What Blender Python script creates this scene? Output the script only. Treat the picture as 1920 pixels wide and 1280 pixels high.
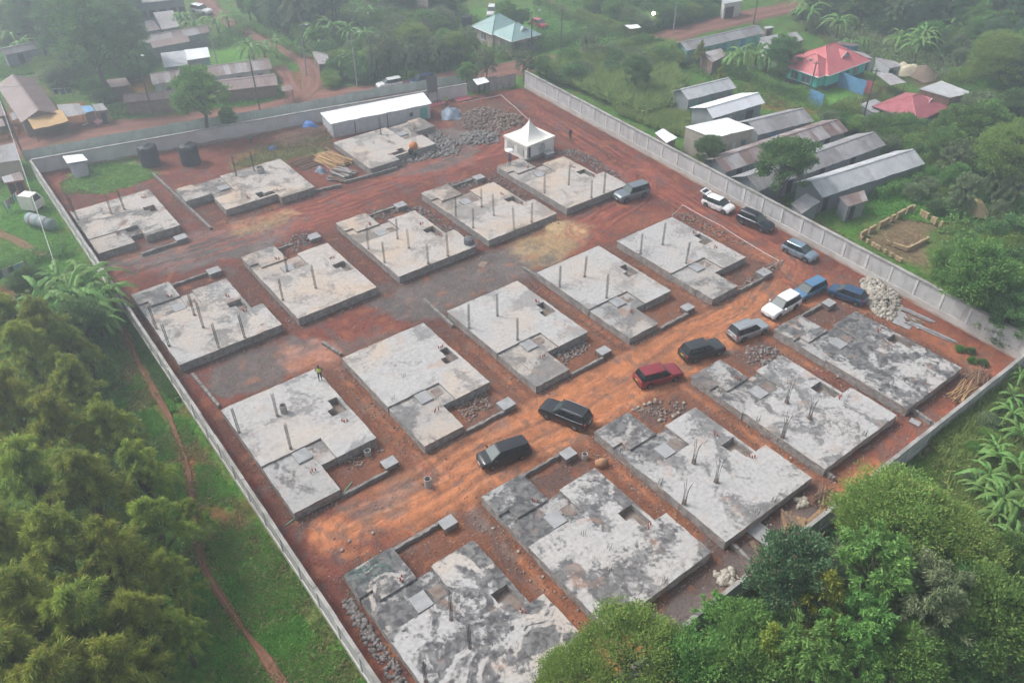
import bpy, bmesh, math, random
import numpy as np
from mathutils import Vector, Matrix

for _o in list(bpy.data.objects):
    bpy.data.objects.remove(_o, do_unlink=True)
SC = bpy.context.scene
COL = SC.collection
R = math.radians
random.seed(7)
RNG = np.random.default_rng(7)

# ---------------------------------------------------------------- camera
CAM_H, FPX, PITCH, HEAD = 50.0, 1500.0, R(38.48), R(52.46)
cam_d = bpy.data.cameras.new('camera')
cam_d.sensor_width = 36.0
cam_d.lens = FPX / 1920.0 * 36.0
cam_d.clip_start = 0.5
cam_d.clip_end = 3000.0
cam = bpy.data.objects.new('camera', cam_d)
cam.location = (0, 0, CAM_H)
cam.rotation_euler = (R(90) - PITCH, 0, HEAD - R(90))
COL.objects.link(cam)
SC.camera = cam

# ---------------------------------------------------------------- world: overcast sky
SUN_EL, SUN_AZ = R(50), R(122)          # azimuth of the sun, counter-clockwise from +X
world = bpy.data.worlds.new('World')
SC.world = world
world.use_nodes = True
wt = world.node_tree
wt.nodes.clear()
sky = wt.nodes.new('ShaderNodeTexSky')
sky.sky_type = 'NISHITA'
sky.sun_disc = False
sky.sun_elevation = SUN_EL
sky.sun_rotation = R(90) - SUN_AZ
sky.air_density = 1.0
sky.dust_density = 4.0
hs = wt.nodes.new('ShaderNodeHueSaturation')
hs.inputs['Saturation'].default_value = 0.38      # cloud deck: nearly grey light
bgn = wt.nodes.new('ShaderNodeBackground')
bgn.inputs['Strength'].default_value = 0.13
wo = wt.nodes.new('ShaderNodeOutputWorld')
wt.links.new(sky.outputs[0], hs.inputs['Color'])
wt.links.new(hs.outputs[0], bgn.inputs['Color'])
wt.links.new(bgn.outputs[0], wo.inputs['Surface'])
# ---------------------------------------------------------------- sun behind cloud
sun_d = bpy.data.lights.new('sun', 'SUN')
sun_d.energy = 1.5
sun_d.angle = R(12)
sun_d.color = (1.0, 0.97, 0.92)
sun = bpy.data.objects.new('sun', sun_d)
sun.rotation_euler = (R(90) - SUN_EL, 0, SUN_AZ + R(90))
COL.objects.link(sun)
# ---------------------------------------------------------------- exposure
SC.view_settings.view_transform = 'Standard'
SC.view_settings.look = 'None'
SC.view_settings.gamma = 1.0
SC.view_settings.use_curve_mapping = False
SC.view_settings.exposure = 1.0
SC.render.engine = 'CYCLES'
SC.cycles.max_bounces = 5
SC.cycles.diffuse_bounces = 2
SC.cycles.transparent_max_bounces = 6
SC.cycles.volume_bounces = 0
SC.cycles.use_denoising = True

# ---------------------------------------------------------------- helpers
_fh = (math.cos(HEAD), math.sin(HEAD))
_rh = (math.sin(HEAD), -math.cos(HEAD))
_cp, _sp = math.cos(PITCH), math.sin(PITCH)


def at(px, py, z=0.0):
    """Ground point (height z) seen at a photograph pixel (1920 x 1280)."""
    dx = (px - 960.0) / FPX
    dy = (640.0 - py) / FPX
    f = _cp + dy * _sp
    dz = -_sp + dy * _cp
    t = (z - CAM_H) / dz
    return Vector(((_rh[0] * dx + _fh[0] * f) * t, (_rh[1] * dx + _fh[1] * f) * t, z))


def put(o, parent=None):
    COL.objects.link(o)
    if parent is not None:
        o.parent = parent
    return o


def tag(o, label=None, cat=None, group=None, kind=None):
    if label: o['label'] = label
    if cat: o['category'] = cat
    if group: o['group'] = group
    if kind: o['kind'] = kind
    return o


def empty(name, loc=(0, 0, 0), rz=0.0, label=None, cat=None, group=None, parent=None, kind=None):
    o = bpy.data.objects.new(name, None)
    o.empty_display_size = 0.2
    o.location = loc
    o.rotation_euler = (0, 0, rz)
    put(o, parent)
    return tag(o, label, cat, group, kind)


def np_mesh(name, verts, faces, mats=(), fmat=None, smooth=False):
    """faces: (n,3)/(n,4) array or list of tuples"""
    me = bpy.data.meshes.new(name)
    verts = np.asarray(verts, dtype=np.float32).reshape(-1, 3)
    if isinstance(faces, np.ndarray):
        k = faces.shape[1]
        me.vertices.add(len(verts))
        me.vertices.foreach_set('co', verts.ravel())
        me.loops.add(faces.size)
        me.loops.foreach_set('vertex_index', faces.astype(np.int32).ravel())
        me.polygons.add(len(faces))
        me.polygons.foreach_set('loop_start', np.arange(0, faces.size, k, dtype=np.int32))
        me.update(calc_edges=True)
    else:
        me.from_pydata([tuple(map(float, v)) for v in verts], [], [tuple(f) for f in faces])
        me.update()
    for m in mats:
        me.materials.append(m)
    if fmat is not None:
        me.polygons.foreach_set('material_index', np.asarray(fmat, dtype=np.int32))
    if smooth:
        me.polygons.foreach_set('use_smooth', np.ones(len(me.polygons), dtype=bool))
    return me


def obj(name, me, parent=None, loc=None, rot=None, scale=None):
    o = bpy.data.objects.new(name, me)
    if loc is not None: o.location = loc
    if rot is not None: o.rotation_euler = rot
    if scale is not None: o.scale = scale if hasattr(scale, '__len__') else (scale,) * 3
    return put(o, parent)


class MB:
    """collects shapes for one mesh"""
    def __init__(s):
        s.v, s.f, s.m = [], [], []

    def add(s, vs, fs, mi=0):
        n = len(s.v)
        s.v += [tuple(v) for v in vs]
        s.f += [tuple(i + n for i in f) for f in fs]
        s.m += [mi] * len(fs)
        return s

    def box(s, c, d, rz=0.0, mi=0, taper=1.0, M=None):
        x, y, z = d[0] / 2, d[1] / 2, d[2] / 2
        vs = []
        for sz in (-1, 1):
            t = 1.0 if sz < 0 else taper
            for sx, sy in ((-1, -1), (1, -1), (1, 1), (-1, 1)):
                p = Vector((sx * x * t, sy * y * t, sz * z))
                if M is not None:
                    p = M @ p
                else:
                    p = Vector((p.x * math.cos(rz) - p.y * math.sin(rz), p.x * math.sin(rz) + p.y * math.cos(rz), p.z))
                vs.append(p + Vector(c))
        return s.add(vs, [(3, 2, 1, 0), (4, 5, 6, 7), (0, 1, 5, 4), (1, 2, 6, 5), (2, 3, 7, 6), (3, 0, 4, 7)], mi)

    def tube(s, pts, rad, n=6, mi=0, cap=True):
        pts = [Vector(p) for p in pts]
        rr = rad if hasattr(rad, '__len__') else [rad] * len(pts)
        rings = []
        for i, p in enumerate(pts):
            a = pts[max(i - 1, 0)]
            b = pts[min(i + 1, len(pts) - 1)]
            d = (b - a).normalized()
            up = Vector((0, 0, 1)) if abs(d.z) < 0.9 else Vector((1, 0, 0))
            u = d.cross(up).normalized()
            w = d.cross(u)
            rings.append([p + (u * math.cos(2 * math.pi * k / n) + w * math.sin(2 * math.pi * k / n)) * rr[i] for k in range(n)])
        vs = [v for r in rings for v in r]
        fs = []
        for i in range(len(pts) - 1):
            for k in range(n):
                k2 = (k + 1) % n
                fs.append((i * n + k, i * n + k2, (i + 1) * n + k2, (i + 1) * n + k))
        if cap:
            fs.append(tuple(range(n - 1, -1, -1)))
            fs.append(tuple((len(pts) - 1) * n + k for k in range(n)))
        return s.add(vs, fs, mi)

    def lathe(s, prof, n=16, c=(0, 0, 0), mi=0):
        vs, fs = [], []
        for r, z in prof:
            for k in range(n):
                a = 2 * math.pi * k / n
                vs.append((c[0] + r * math.cos(a), c[1] + r * math.sin(a), c[2] + z))
        for i in range(len(prof) - 1):
            for k in range(n):
                k2 = (k + 1) % n
                fs.append((i * n + k, i * n + k2, (i + 1) * n + k2, (i + 1) * n + k))
        fs.append(tuple(range(n - 1, -1, -1)))
        fs.append(tuple((len(prof) - 1) * n + k for k in range(n)))
        return s.add(vs, fs, mi)

    def quad(s, a, b, c, d, mi=0):
        return s.add([a, b, c, d], [(0, 1, 2, 3)], mi)

    def mesh(s, name, mats, smooth=False):
        return np_mesh(name, s.v, s.f, mats if isinstance(mats, (list, tuple)) else [mats], s.m, smooth)

    def build(s, name, mats, parent=None, smooth=False, loc=None):
        return obj(name, s.mesh(name, mats, smooth), parent, loc)


def fix_normals(me):
    bm = bmesh.new()
    bm.from_mesh(me)
    bmesh.ops.recalc_face_normals(bm, faces=bm.faces)
    bm.to_mesh(me)
    bm.free()
    return me


def dup(root, loc=None, rz=None, scale=None, label=None, group=None, only=None):
    """copy a thing with its parts and sub-parts"""
    def cp(o, par):
        c = o.copy()
        put(c, par)
        for ch in o.children:
            cp(ch, c)
        return c
    r = cp(root, None)
    if loc is not None: r.location = loc
    if rz is not None: r.rotation_euler = (0, 0, rz)
    if scale is not None: r.scale = scale if hasattr(scale, '__len__') else (scale,) * 3
    if label: r['label'] = label
    if group: r['group'] = group
    return r


def proj(p):
    """photograph pixel of a point"""
    x, y, z = p[0], p[1], (p[2] if len(p) > 2 else 0) - CAM_H
    r = x * _rh[0] + y * _rh[1]
    f = x * _fh[0] + y * _fh[1]
    d = f * _cp - z * _sp
    return 960 + FPX * r / d, 640 - FPX * (f * _sp + z * _cp) / d


_T = ['first', 'second', 'third', 'fourth', 'fifth', 'sixth', 'seventh', 'eighth', 'ninth', 'tenth', 'eleventh', 'twelfth', 'thirteenth', 'fourteenth', 'fifteenth', 'sixteenth', 'seventeenth', 'eighteenth', 'nineteenth']


def nth(i):
    if i < 19: return _T[i]
    t_, u_ = divmod(i + 1, 10)
    w_ = ['', '', 'twent', 'thirt', 'fort', 'fift', 'sixt'][t_]
    return w_ + 'ieth' if u_ == 0 else w_ + 'y-' + _T[u_ - 1]


FOOT = []          # outlines of buildings, kept clear of plants

# ---------------------------------------------------------------- numpy value noise
def _hash(ix, iy, seed):
    h = (ix.astype(np.int64) * 374761393 + iy.astype(np.int64) * 668265263 + seed * 1442695041) & 0x7fffffff
    h = ((h ^ (h >> 13)) * 1274126177) & 0x7fffffff
    return ((h ^ (h >> 16)) & 0xffff) / 65535.0


def vnoise(x, y, seed=0):
    ix, iy = np.floor(x), np.floor(y)
    fx, fy = x - ix, y - iy
    fx, fy = fx * fx * (3 - 2 * fx), fy * fy * (3 - 2 * fy)
    a, b = _hash(ix, iy, seed), _hash(ix + 1, iy, seed)
    c, d = _hash(ix, iy + 1, seed), _hash(ix + 1, iy + 1, seed)
    return (a + (b - a) * fx) + ((c + (d - c) * fx) - (a + (b - a) * fx)) * fy


def fbm(x, y, seed=0, oct=4):
    s, a, t = 0.0, 0.5, 0.0
    for i in range(oct):
        s = s + a * vnoise(x * 2 ** i, y * 2 ** i, seed + i * 17)
        t += a
        a *= 0.5
    return s / t


def sstep(a, b, x):
    t = np.clip((x - a) / (b - a), 0, 1)
    return t * t * (3 - 2 * t)


def poly_sd(x, y, poly):
    """signed distance (negative inside)"""
    d = np.full(x.shape, 1e9)
    ins = np.zeros(x.shape, bool)
    n = len(poly)
    for i in range(n):
        ax, ay = poly[i][0], poly[i][1]
        bx, by = poly[(i + 1) % n][0], poly[(i + 1) % n][1]
        ex, ey = bx - ax, by - ay
        t = np.clip(((x - ax) * ex + (y - ay) * ey) / (ex * ex + ey * ey + 1e-9), 0, 1)
        d = np.minimum(d, np.hypot(x - ax - t * ex, y - ay - t * ey))
        c = ((ay > y) != (by > y))
        xi = ax + (y - ay) * ex / (ey if abs(ey) > 1e-9 else 1e-9)
        ins ^= c & (x < xi)
    return np.where(ins, -d, d)


def line_d(x, y, pts):
    d = np.full(np.shape(x), 1e9)
    for a, b in zip(pts[:-1], pts[1:]):
        ex, ey = b[0] - a[0], b[1] - a[1]
        t = np.clip(((x - a[0]) * ex + (y - a[1]) * ey) / (ex * ex + ey * ey + 1e-9), 0, 1)
        d = np.minimum(d, np.hypot(x - a[0] - t * ex, y - a[1] - t * ey))
    return d


# ---------------------------------------------------------------- materials
class NT:
    def __init__(s, name, rough=0.8, spec=0.3):
        s.m = bpy.data.materials.new(name)
        s.m.use_nodes = True
        s.t = s.m.node_tree
        s.b = s.t.nodes['Principled BSDF']
        s.b.inputs['Roughness'].default_value = rough
        s.b.inputs['Specular IOR Level'].default_value = spec

    def n(s, typ, **kw):
        nd = s.t.nodes.new('ShaderNode' + typ)
        for k, v in kw.items():
            if hasattr(nd, k) and k not in nd.inputs:
                setattr(nd, k, v)
            else:
                s.set(nd.inputs[k], v)
        return nd

    def set(s, sock, v):
        if isinstance(v, bpy.types.NodeSocket):
            s.t.links.new(v, sock)
        elif isinstance(v, bpy.types.Node):
            s.t.links.new(v.outputs[0], sock)
        elif hasattr(v, '__len__') and len(v) == 3 and sock.type == 'RGBA':
            sock.default_value = (*v, 1)
        else:
            sock.default_value = v

    def pos(s, off=(0, 0, 0), scale=(1, 1, 1), kind='world'):
        if kind == 'world':
            src = s.n('NewGeometry').outputs['Position']
        else:
            src = s.n('TexCoord').outputs['Object']
        mp = s.n('Mapping', Vector=src)
        mp.inputs['Location'].default_value = off
        mp.inputs['Scale'].default_value = scale
        return mp.outputs[0]

    def noise(s, vec, scale, detail=5.0, dist=0.0, rough=0.55):
        nd = s.n('TexNoise')
        s.set(nd.inputs['Vector'], vec)
        nd.inputs['Scale'].default_value = scale
        nd.inputs['Detail'].default_value = detail
        nd.inputs['Distortion'].default_value = dist
        nd.inputs['Roughness'].default_value = rough
        return nd.outputs['Fac']

    def ramp(s, fac, a, b, v0=0.0, v1=1.0):
        nd = s.n('MapRange', clamp=True, interpolation_type='SMOOTHSTEP')
        s.set(nd.inputs['Value'], fac)
        for k, v in (('From Min', a), ('From Max', b), ('To Min', v0), ('To Max', v1)):
            nd.inputs[k].default_value = v
        return nd.outputs[0]

    def math(s, op, a, b=0.0):
        nd = s.n('Math', operation=op)
        s.set(nd.inputs[0], a)
        s.set(nd.inputs[1], b)
        return nd.outputs[0]

    def mix(s, fac, a, b, blend='MIX'):
        nd = s.n('Mix', data_type='RGBA', blend_type=blend)
        s.set(nd.inputs[0], fac)
        s.set(nd.inputs[6], a)
        s.set(nd.inputs[7], b)
        return nd.outputs[2]

    def color(s, c):
        s.set(s.b.inputs['Base Color'], c)
        return s

    def bump(s, h, strength=0.3, dist=0.05):
        nd = s.n('Bump')
        nd.inputs['Strength'].default_value = strength
        nd.inputs['Distance'].default_value = dist
        s.set(nd.inputs['Height'], h)
        s.t.links.new(nd.outputs[0], s.b.inputs['Normal'])
        return s


_mc = {}


def paint(name, c1, c2=None, scale=3.0, rough=0.7, bump=0.0, metal=0.0, spec=0.3, detail=5.0, kind='world', coat=0.0):
    """a surface of colour c1 weathered towards c2 in noise patches"""
    if name in _mc: return _mc[name]
    t = NT(name, rough, spec)
    if c2 is None: c2 = tuple(c * 0.8 for c in c1)
    p = t.pos(kind=kind)
    nz = t.noise(p, scale, detail)
    t.color(t.mix(t.ramp(nz, 0.3, 0.7), c1, c2))
    t.b.inputs['Metallic'].default_value = metal
    if coat: t.b.inputs['Coat Weight'].default_value = coat
    if bump: t.bump(nz, bump, 0.03)
    _mc[name] = t.m
    return t.m
# ================================================================ GROUND
# inner plot outline (metres): X along the rows, Y across them
PLOT = [(9.3, 16.9), (75.6, 16.9), (81.3, 102.6), (71.0, 105.2), (47.8, 110.3), (30.4, 113.1), (9.3, 118.2)]
ROWS = {2: 79.9, 3: 57.3, 4: 34.7}


def px_poly(pts, z=0.0):
    return [at(x, y, z)[:2] for x, y in pts]


C_RED = np.array((0.195, 0.052, 0.035))
C_DRED = np.array((0.125, 0.036, 0.027))
C_ORANGE = np.array((0.55, 0.205, 0.085))
C_PINK = np.array((0.44, 0.22, 0.16))
C_GREY = np.array((0.165, 0.145, 0.138))
C_DGREY = np.array((0.105, 0.095, 0.092))
C_SAND = np.array((0.52, 0.37, 0.20))
C_GRASS = np.array((0.075, 0.205, 0.028))
C_DRYG = np.array((0.17, 0.16, 0.06))
C_MUD = np.array((0.155, 0.085, 0.062))

# --- compound earth
gx = np.arange(9.0, 82.2, 0.2)
gy = np.arange(16.4, 118.8, 0.2)
X, Y = np.meshgrid(gx, gy)
wx = X + (fbm(X * .25, Y * .25, 3) - .5) * 4.5 + (fbm(X * 1.1, Y * 1.1, 5) - .5) * 1.6
wy = Y + (fbm(X * .25, Y * .25, 9) - .5) * 4.5 + (fbm(X * 1.1, Y * 1.1, 11) - .5) * 1.6
col = C_RED * np.ones(X.shape + (1,))
n1 = fbm(X * .12, Y * .12, 21)
n2 = fbm(X * .7, Y * .7, 31)


def blend(mask, c, k=1.0):
    global col
    m = np.clip(mask * k, 0, 1)[..., None]
    col = col * (1 - m) + c * m


blend(sstep(.45, .75, n1), C_DRED, .7)
SLABR = []
for _x, _y, _w, _d in [(130, 395, 9.7, 12.3), (328, 355, 14.6, 10.4), (627, 267, 14.6, 10.4)] + [(a_, b_, 10.4, 14.8) for a_, b_ in [(246, 552), (452, 482), (630, 418), (790, 362), (932, 312), (412, 763), (638, 667), (835, 580), (1003, 508), (1153, 449), (645, 1077), (903, 931), (1115, 809), (1297, 705), (1452, 617)]]:
    _p = at(_x, _y, 1.0)
    SLABR.append((_p.x, _p.y - _d, _p.x + _w, _p.y))
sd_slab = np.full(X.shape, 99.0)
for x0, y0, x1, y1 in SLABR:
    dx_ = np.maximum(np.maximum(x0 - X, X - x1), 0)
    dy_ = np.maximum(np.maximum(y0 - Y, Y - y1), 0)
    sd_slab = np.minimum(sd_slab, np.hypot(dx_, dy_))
# orange earth of the near road and the passages around it
near = sstep(62, 44, Y + (n1 - .5) * 14) * sstep(78, 64, X + (n1 - .5) * 10)
blend(near * sstep(14, 20, X), C_ORANGE * .98, .85)
blend(near * sstep(.5, .8, n2), C_ORANGE * 1.15, .6)
PATCH = [
    # pixel outline, colour, softness (m), strength
    ([(170, 495), (330, 440), (430, 425), (560, 420), (470, 470), (350, 510), (215, 505)], C_GREY, 1.6, .85),
    ([(370, 455), (470, 440), (440, 480), (360, 490)], C_DGREY, 1.2, .8),
    ([(415, 415), (530, 395), (560, 405), (480, 440), (425, 440)], C_SAND * .8, 1.0, .75),
    ([(655, 530), (740, 520), (890, 470), (960, 460), (1050, 470), (1010, 520), (900, 590), (800, 600), (680, 570)], C_GREY * .8, 1.6, .92),
    ([(930, 440), (1040, 405), (1110, 420), (1100, 445), (1040, 475), (960, 480)], C_SAND, 2.6, .75),
    ([(960, 460), (1060, 440), (1060, 490), (980, 500)], C_SAND * .6, 1.2, .5),
    ([(360, 690), (535, 625), (600, 640), (570, 680), (430, 755), (390, 740)], C_GREY * .75, 1.0, .9),
    ([(520, 650), (600, 640), (640, 700), (560, 700)], C_PINK, 1.2, .7),
    ([(600, 650), (740, 620), (690, 680), (640, 680)], C_DGREY * 1.2, 1.2, .6),
    ([(800, 740), (940, 740), (960, 790), (870, 810)], C_GREY, 1.2, .6),
    ([(985, 600), (1000, 560), (1100, 600), (1150, 640), (1080, 680)], C_ORANGE, 1.6, .4),
    ([(560, 1000), (760, 930), (800, 950), (620, 1040)], C_ORANGE * 1.15, 1.2, .8),
    ([(640, 940), (780, 890), (840, 900), (760, 960)], C_GREY, 1.2, .6),
    ([(860, 960), (930, 950), (960, 1010), (1000, 1090), (960, 1080), (900, 1000)], C_GREY * 1.1, .9, .8),
    ([(540, 985), (600, 960), (560, 1040)], C_DGREY, 1.2, .8),
    ([(1160, 1140), (1450, 940), (1560, 900), (1540, 960), (1300, 1180), (1200, 1200)], C_GREY * .72, 1.2, .95),
    ([(1350, 1000), (1440, 930), (1460, 1010), (1400, 1060)], C_GREY * .7, 1.2, .9),
    ([(1240, 820), (1360, 990), (1330, 1000), (1200, 850)], C_MUD * 1.3, 1.4, .7),
    ([(1360, 660), (1440, 640), (1470, 660), (1400, 690)], C_GREY * 1.2, .8, .7),
    ([(1200, 760), (1280, 745), (1260, 790), (1200, 800)], C_GREY * .9, .8, .9),
    ([(1480, 600), (1570, 570), (1610, 590), (1540, 620)], C_GREY * 1.1, .8, .6),
    ([(985, 895), (1050, 855), (1110, 870), (1050, 915)], C_GREY * .85, .7, .9),
    ([(1270, 490), (1460, 480), (1440, 520), (1380, 540)], C_GREY * .9, 1.0, .8),
    ([(1500, 690), (1900, 690), (1850, 780), (1700, 860), (1600, 880)], C_RED * 1.25, 2, .8),
    ([(1540, 500), (1640, 540), (1600, 540)], C_MUD * .8, 1, .7),
    ([(440, 300), (530, 255), (620, 250), (620, 285), (480, 310)], C_DRYG * .7, 1.2, .8),
    ([(440, 310), (600, 270), (600, 285), (460, 320)], C_GRASS * .8 + C_DRYG * .4, 1.4, .5),
    ([(110, 345), (180, 305), (260, 310), (300, 330), (200, 365), (120, 365)], C_GRASS * 1.5, .8, .85),
    ([(120, 300), (250, 290), (300, 320), (190, 320)], C_GRASS * 1.3, 1.0, .8),
    ([(820, 200), (960, 190), (960, 260), (860, 260)], C_MUD * .8, 1.5, .8),
    ([(770, 240), (900, 250), (900, 310), (720, 330)], C_GREY * .9, 1.0, .85),
    ([(960, 290), (1060, 285), (1010, 330)], C_MUD * .7, 1, .7),
    ([(1030, 230), (1130, 260), (1180, 300), (1120, 300)], C_DRED, 1, .6),
    ([(1690, 640), (1780, 690), (1730, 690)], C_RED * 1.5, 1, .8),
]
for pts, c, soft, k in PATCH:
    sd = poly_sd(wx, wy, px_poly(pts))
    blend(sstep(soft * .5, -soft * .5, sd), np.asarray(c) * (0.9 + 0.25 * n2[..., None]), k)

# tyre-worn roads: streaks that follow the direction of travel, with ruts
zz = (fbm(X * .35, Y * .35, 41) - .5) * 0.10 + (fbm(X * 1.7, Y * 1.7, 43) - .5) * .05
lane = [  # (centre line, half width)
    ([(10, 87.5), (36, 86.3), (62, 87.5), (75, 95)], 3.6),
    ([(14, 38.8), (40, 38.6), (62, 39.6), (71, 43)], 3.6),
    ([(77.5, 101), (74.6, 70), (71.5, 45), (70, 38)], 3.0),
    ([(58, 62), (68, 63.5), (74, 68)], 2.6),
    ([(21.7, 57), (22.2, 43), (22, 40)], .8), ([(34.2, 57), (34.3, 42)], .8), ([(46.2, 57), (46.2, 42)], .8),
]
trk = np.zeros(X.shape)
for pts, hw in lane:
    d = line_d(X + (fbm(X * .15, Y * .15, 51) - .5) * 2.0, Y + (fbm(X * .15, Y * .15, 53) - .5) * 2.0, pts)
    m = sstep(hw * 1.15, hw * .7, d)
    st = vnoise(d * 2.6, (X + Y) * .07, 61) * .55 + vnoise(d * 6.0, (X + Y) * .11, 67) * .45
    rut = sstep(.52, .66, st) * m
    blend(rut, np.array((0.42, 0.19, 0.10)) if pts[0][1] < 50 else C_RED * 1.7, .75)
    blend(sstep(.46, .30, st) * m, C_DRED * .8 if pts[0][1] > 50 else C_MUD * 1.1, .55)
    zz += m * (st - .5) * .22
    trk = np.maximum(trk, m)
# little clods and gravel tone
col *= ((0.62 + 0.76 * fbm(X * 2.3, Y * 2.3, 71)) * (.8 + .4 * fbm(X * .5, Y * .5, 73)))[..., None]
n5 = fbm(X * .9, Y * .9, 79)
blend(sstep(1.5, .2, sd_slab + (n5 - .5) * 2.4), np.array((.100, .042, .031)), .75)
blend(sstep(.60, .72, n5), C_DGREY * 1.0, .5)
blend(sstep(.36, .26, n5), C_ORANGE * .8, .35)
sdp = poly_sd(X, Y, PLOT)
keep = sdp < .3
zz = zz + 0.03
# mounds
for (px, py, r, h, c) in [(1455, 640, 0, 0, None), (565, 450, 2.0, .8, C_DRED), (850, 245, 1.0, .0, None), (1735, 690, 2.2, .5, C_RED * 1.3),
                          (545, 262, 2.6, .6, C_MUD), (585, 250, 2.4, .7, C_MUD * .8), (1090, 305, 3.0, .35, C_DRED), (1040, 425, 1.6, .3, C_SAND)]:
    if r and c is not None:
        p = at(px, py)
        d = np.hypot(X - p.x, Y - p.y)
        g = np.exp(-(d / r * 1.2) ** 2)
        zz += g * h * (.7 + .6 * fbm(X * 1.5, Y * 1.5, 77))
        blend(sstep(.2, .5, g), c * (0.8 + .4 * n2[..., None]), .8)
ny, nx = X.shape
idx = np.arange(nx * ny).reshape(ny, nx)
cellk = keep[:-1, :-1] & keep[1:, :-1] & keep[:-1, 1:] & keep[1:, 1:]
q = np.stack([idx[:-1, :-1], idx[:-1, 1:], idx[1:, 1:], idx[1:, :-1]], -1)[cellk]
GZX, GZY, GZ = gx, gy, zz


def gz(x, y):
    """height of the compound earth"""
    i = min(max(int((x - 9.0) / .2), 0), nx - 1)
    j = min(max(int((y - 16.4) / .2), 0), ny - 1)
    return float(GZ[j, i])


t = NT('earth', 0.95, 0.15)
vc = t.n('VertexColor', layer_name='Col')
p = t.pos()
fn = t.noise(p, 5.0, 8.0)
f2 = t.noise(p, 26.0, 4.0)
cc = t.mix(t.ramp(fn, .3, .72), t.mix(.22, vc.outputs[0], (0, 0, 0)), t.mix(.10, vc.outputs[0], (.45, .38, .33)))
cc = t.mix(t.ramp(f2, .62, .74, 0, .35), cc, (.33, .27, .24))
t.color(cc)
t.bump(t.math('ADD', fn, t.math('MULTIPLY', f2, .4)), .9, .12)
MAT_EARTH = t.m


def vcol(me, c):
    a = me.color_attributes.new('Col', 'FLOAT_COLOR', 'POINT')
    b = np.ones((len(c), 4), np.float32)
    b[:, :3] = c
    a.data.foreach_set('color', b.ravel())


verts = np.stack([X, Y, zz], -1).reshape(-1, 3)
used = np.zeros(len(verts), bool)
used[q.ravel()] = True
remap = np.cumsum(used) - 1
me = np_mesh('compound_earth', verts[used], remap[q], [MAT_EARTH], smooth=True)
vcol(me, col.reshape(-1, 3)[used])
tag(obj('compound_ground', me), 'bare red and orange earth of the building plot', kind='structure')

# --- the land all round, one sheet
def axis(lo, hi, fine, step, far):
    a = [lo]
    while a[-1] < hi: a.append(a[-1] + fine)
    s = fine
    out = list(a)
    while out[-1] < far:
        s *= 1.25
        out.append(out[-1] + s)
    s = fine
    while out[0] > -far:
        s *= 1.25
        out.insert(0, out[0] - s)
    return np.array(out)


ax = axis(-62, 185, .8, 1, 800)
ay = axis(10, 215, .8, 1, 800)
X, Y = np.meshgrid(ax, ay)
n1 = fbm(X * .06, Y * .06, 121)
n2 = fbm(X * .5, Y * .5, 131)
n3 = fbm(X * 1.3, Y * 1.3, 137)
wx = X + (fbm(X * .2, Y * .2, 103) - .5) * 4
wy = Y + (fbm(X * .2, Y * .2, 109) - .5) * 4
col = C_GRASS * np.ones(X.shape + (1,))
blend(sstep(.4, .7, n2), C_GRASS * .6, .8)
blend(sstep(.55, .8, n1), C_DRYG * .7, .6)
blend(sstep(.55, .72, n3), C_DRYG * 1.3, .5)
blend(sstep(.60, .74, fbm(X * .45, Y * .45, 151)), C_RED * 1.4, .4)
OUT = [
    ([(1040, 150), (1130, 125), (1250, 110), (1270, 160), (1290, 215), (1200, 225), (1130, 190)], C_DRYG * 1.2 + C_GRASS * .4, 2.5, .8),
    ([(330, 830), (380, 830), (430, 960), (440, 1010), (390, 990), (350, 900)], C_RED * 1.4, 1.2, .75),
    ([(470, 1090), (520, 1100), (560, 1150), (520, 1160)], C_DRYG * .9, 1.5, .5),
    ([(430, 980), (470, 1010), (500, 1060), (450, 1040)], C_RED * 1.3, 1.2, .5),
    ([(560, 1190), (640, 1240), (600, 1280), (540, 1200)], C_DRYG, 1.5, .5),
    ([(0, 425), (60, 470), (20, 490), (0, 470)], C_ORANGE * .7, 1.4, .6),
    ([(0, 535), (60, 520), (50, 580), (0, 590)], C_RED * 1.2, 1.2, .7),
    ([(0, 205), (150, 195), (210, 225), (60, 260), (0, 265)], C_RED * 1.4, 1.4, .85),
    ([(0, 250), (200, 225), (350, 208), (560, 175), (570, 195), (350, 240), (60, 290), (0, 300)], C_RED * 1.3, 2.0, .7),
    ([(530, 130), (600, 130), (640, 180), (560, 195)], C_RED * 1.4, 1.5, .8),
    ([(215, 140), (280, 140), (280, 172), (220, 172)], C_ORANGE, 1.5, .8),
    ([(1610, 440), (1700, 400), (1760, 420), (1740, 500), (1680, 480)], C_MUD * 1.6, 1.4, .8),
    ([(1420, 170), (1520, 205), (1540, 215), (1430, 205)], C_RED * 1.3, 1.4, .6),
    ([(1700, 140), (1830, 170), (1840, 185), (1760, 200)], C_MUD, 1.6, .6),
    ([(1230, 200), (1300, 205), (1300, 250), (1240, 240)], C_GRASS * 1.9, 1.2, .6),
    ([(1700, 700), (1920, 640), (1920, 1100), (1800, 1000)], C_DRYG * 1.0 + C_GRASS * .5, 3, .8),
    ([(900, 60), (1080, 60), (1040, 90), (940, 90)], C_GRASS * 2.0, 1.6, .7),
    ([(1080, 0), (1250, 0), (1230, 50), (1140, 30)], C_GRASS * 1.9, 2.5, .7),
    ([(830, 20), (1000, 10), (1080, 60), (900, 60)], C_GRASS * 1.6, 2, .6),
    ([(395, 80), (470, 60), (470, 120), (400, 125)], C_GRASS * 2.0, 1.5, .6),
    ([(1480, 160), (1590, 150), (1600, 190), (1520, 200)], C_GRASS * 1.9, 1.5, .7),
    ([(0, 330), (60, 330), (150, 520), (60, 520), (0, 480)], C_GRASS * 1.55, 1.5, .7),
]
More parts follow.
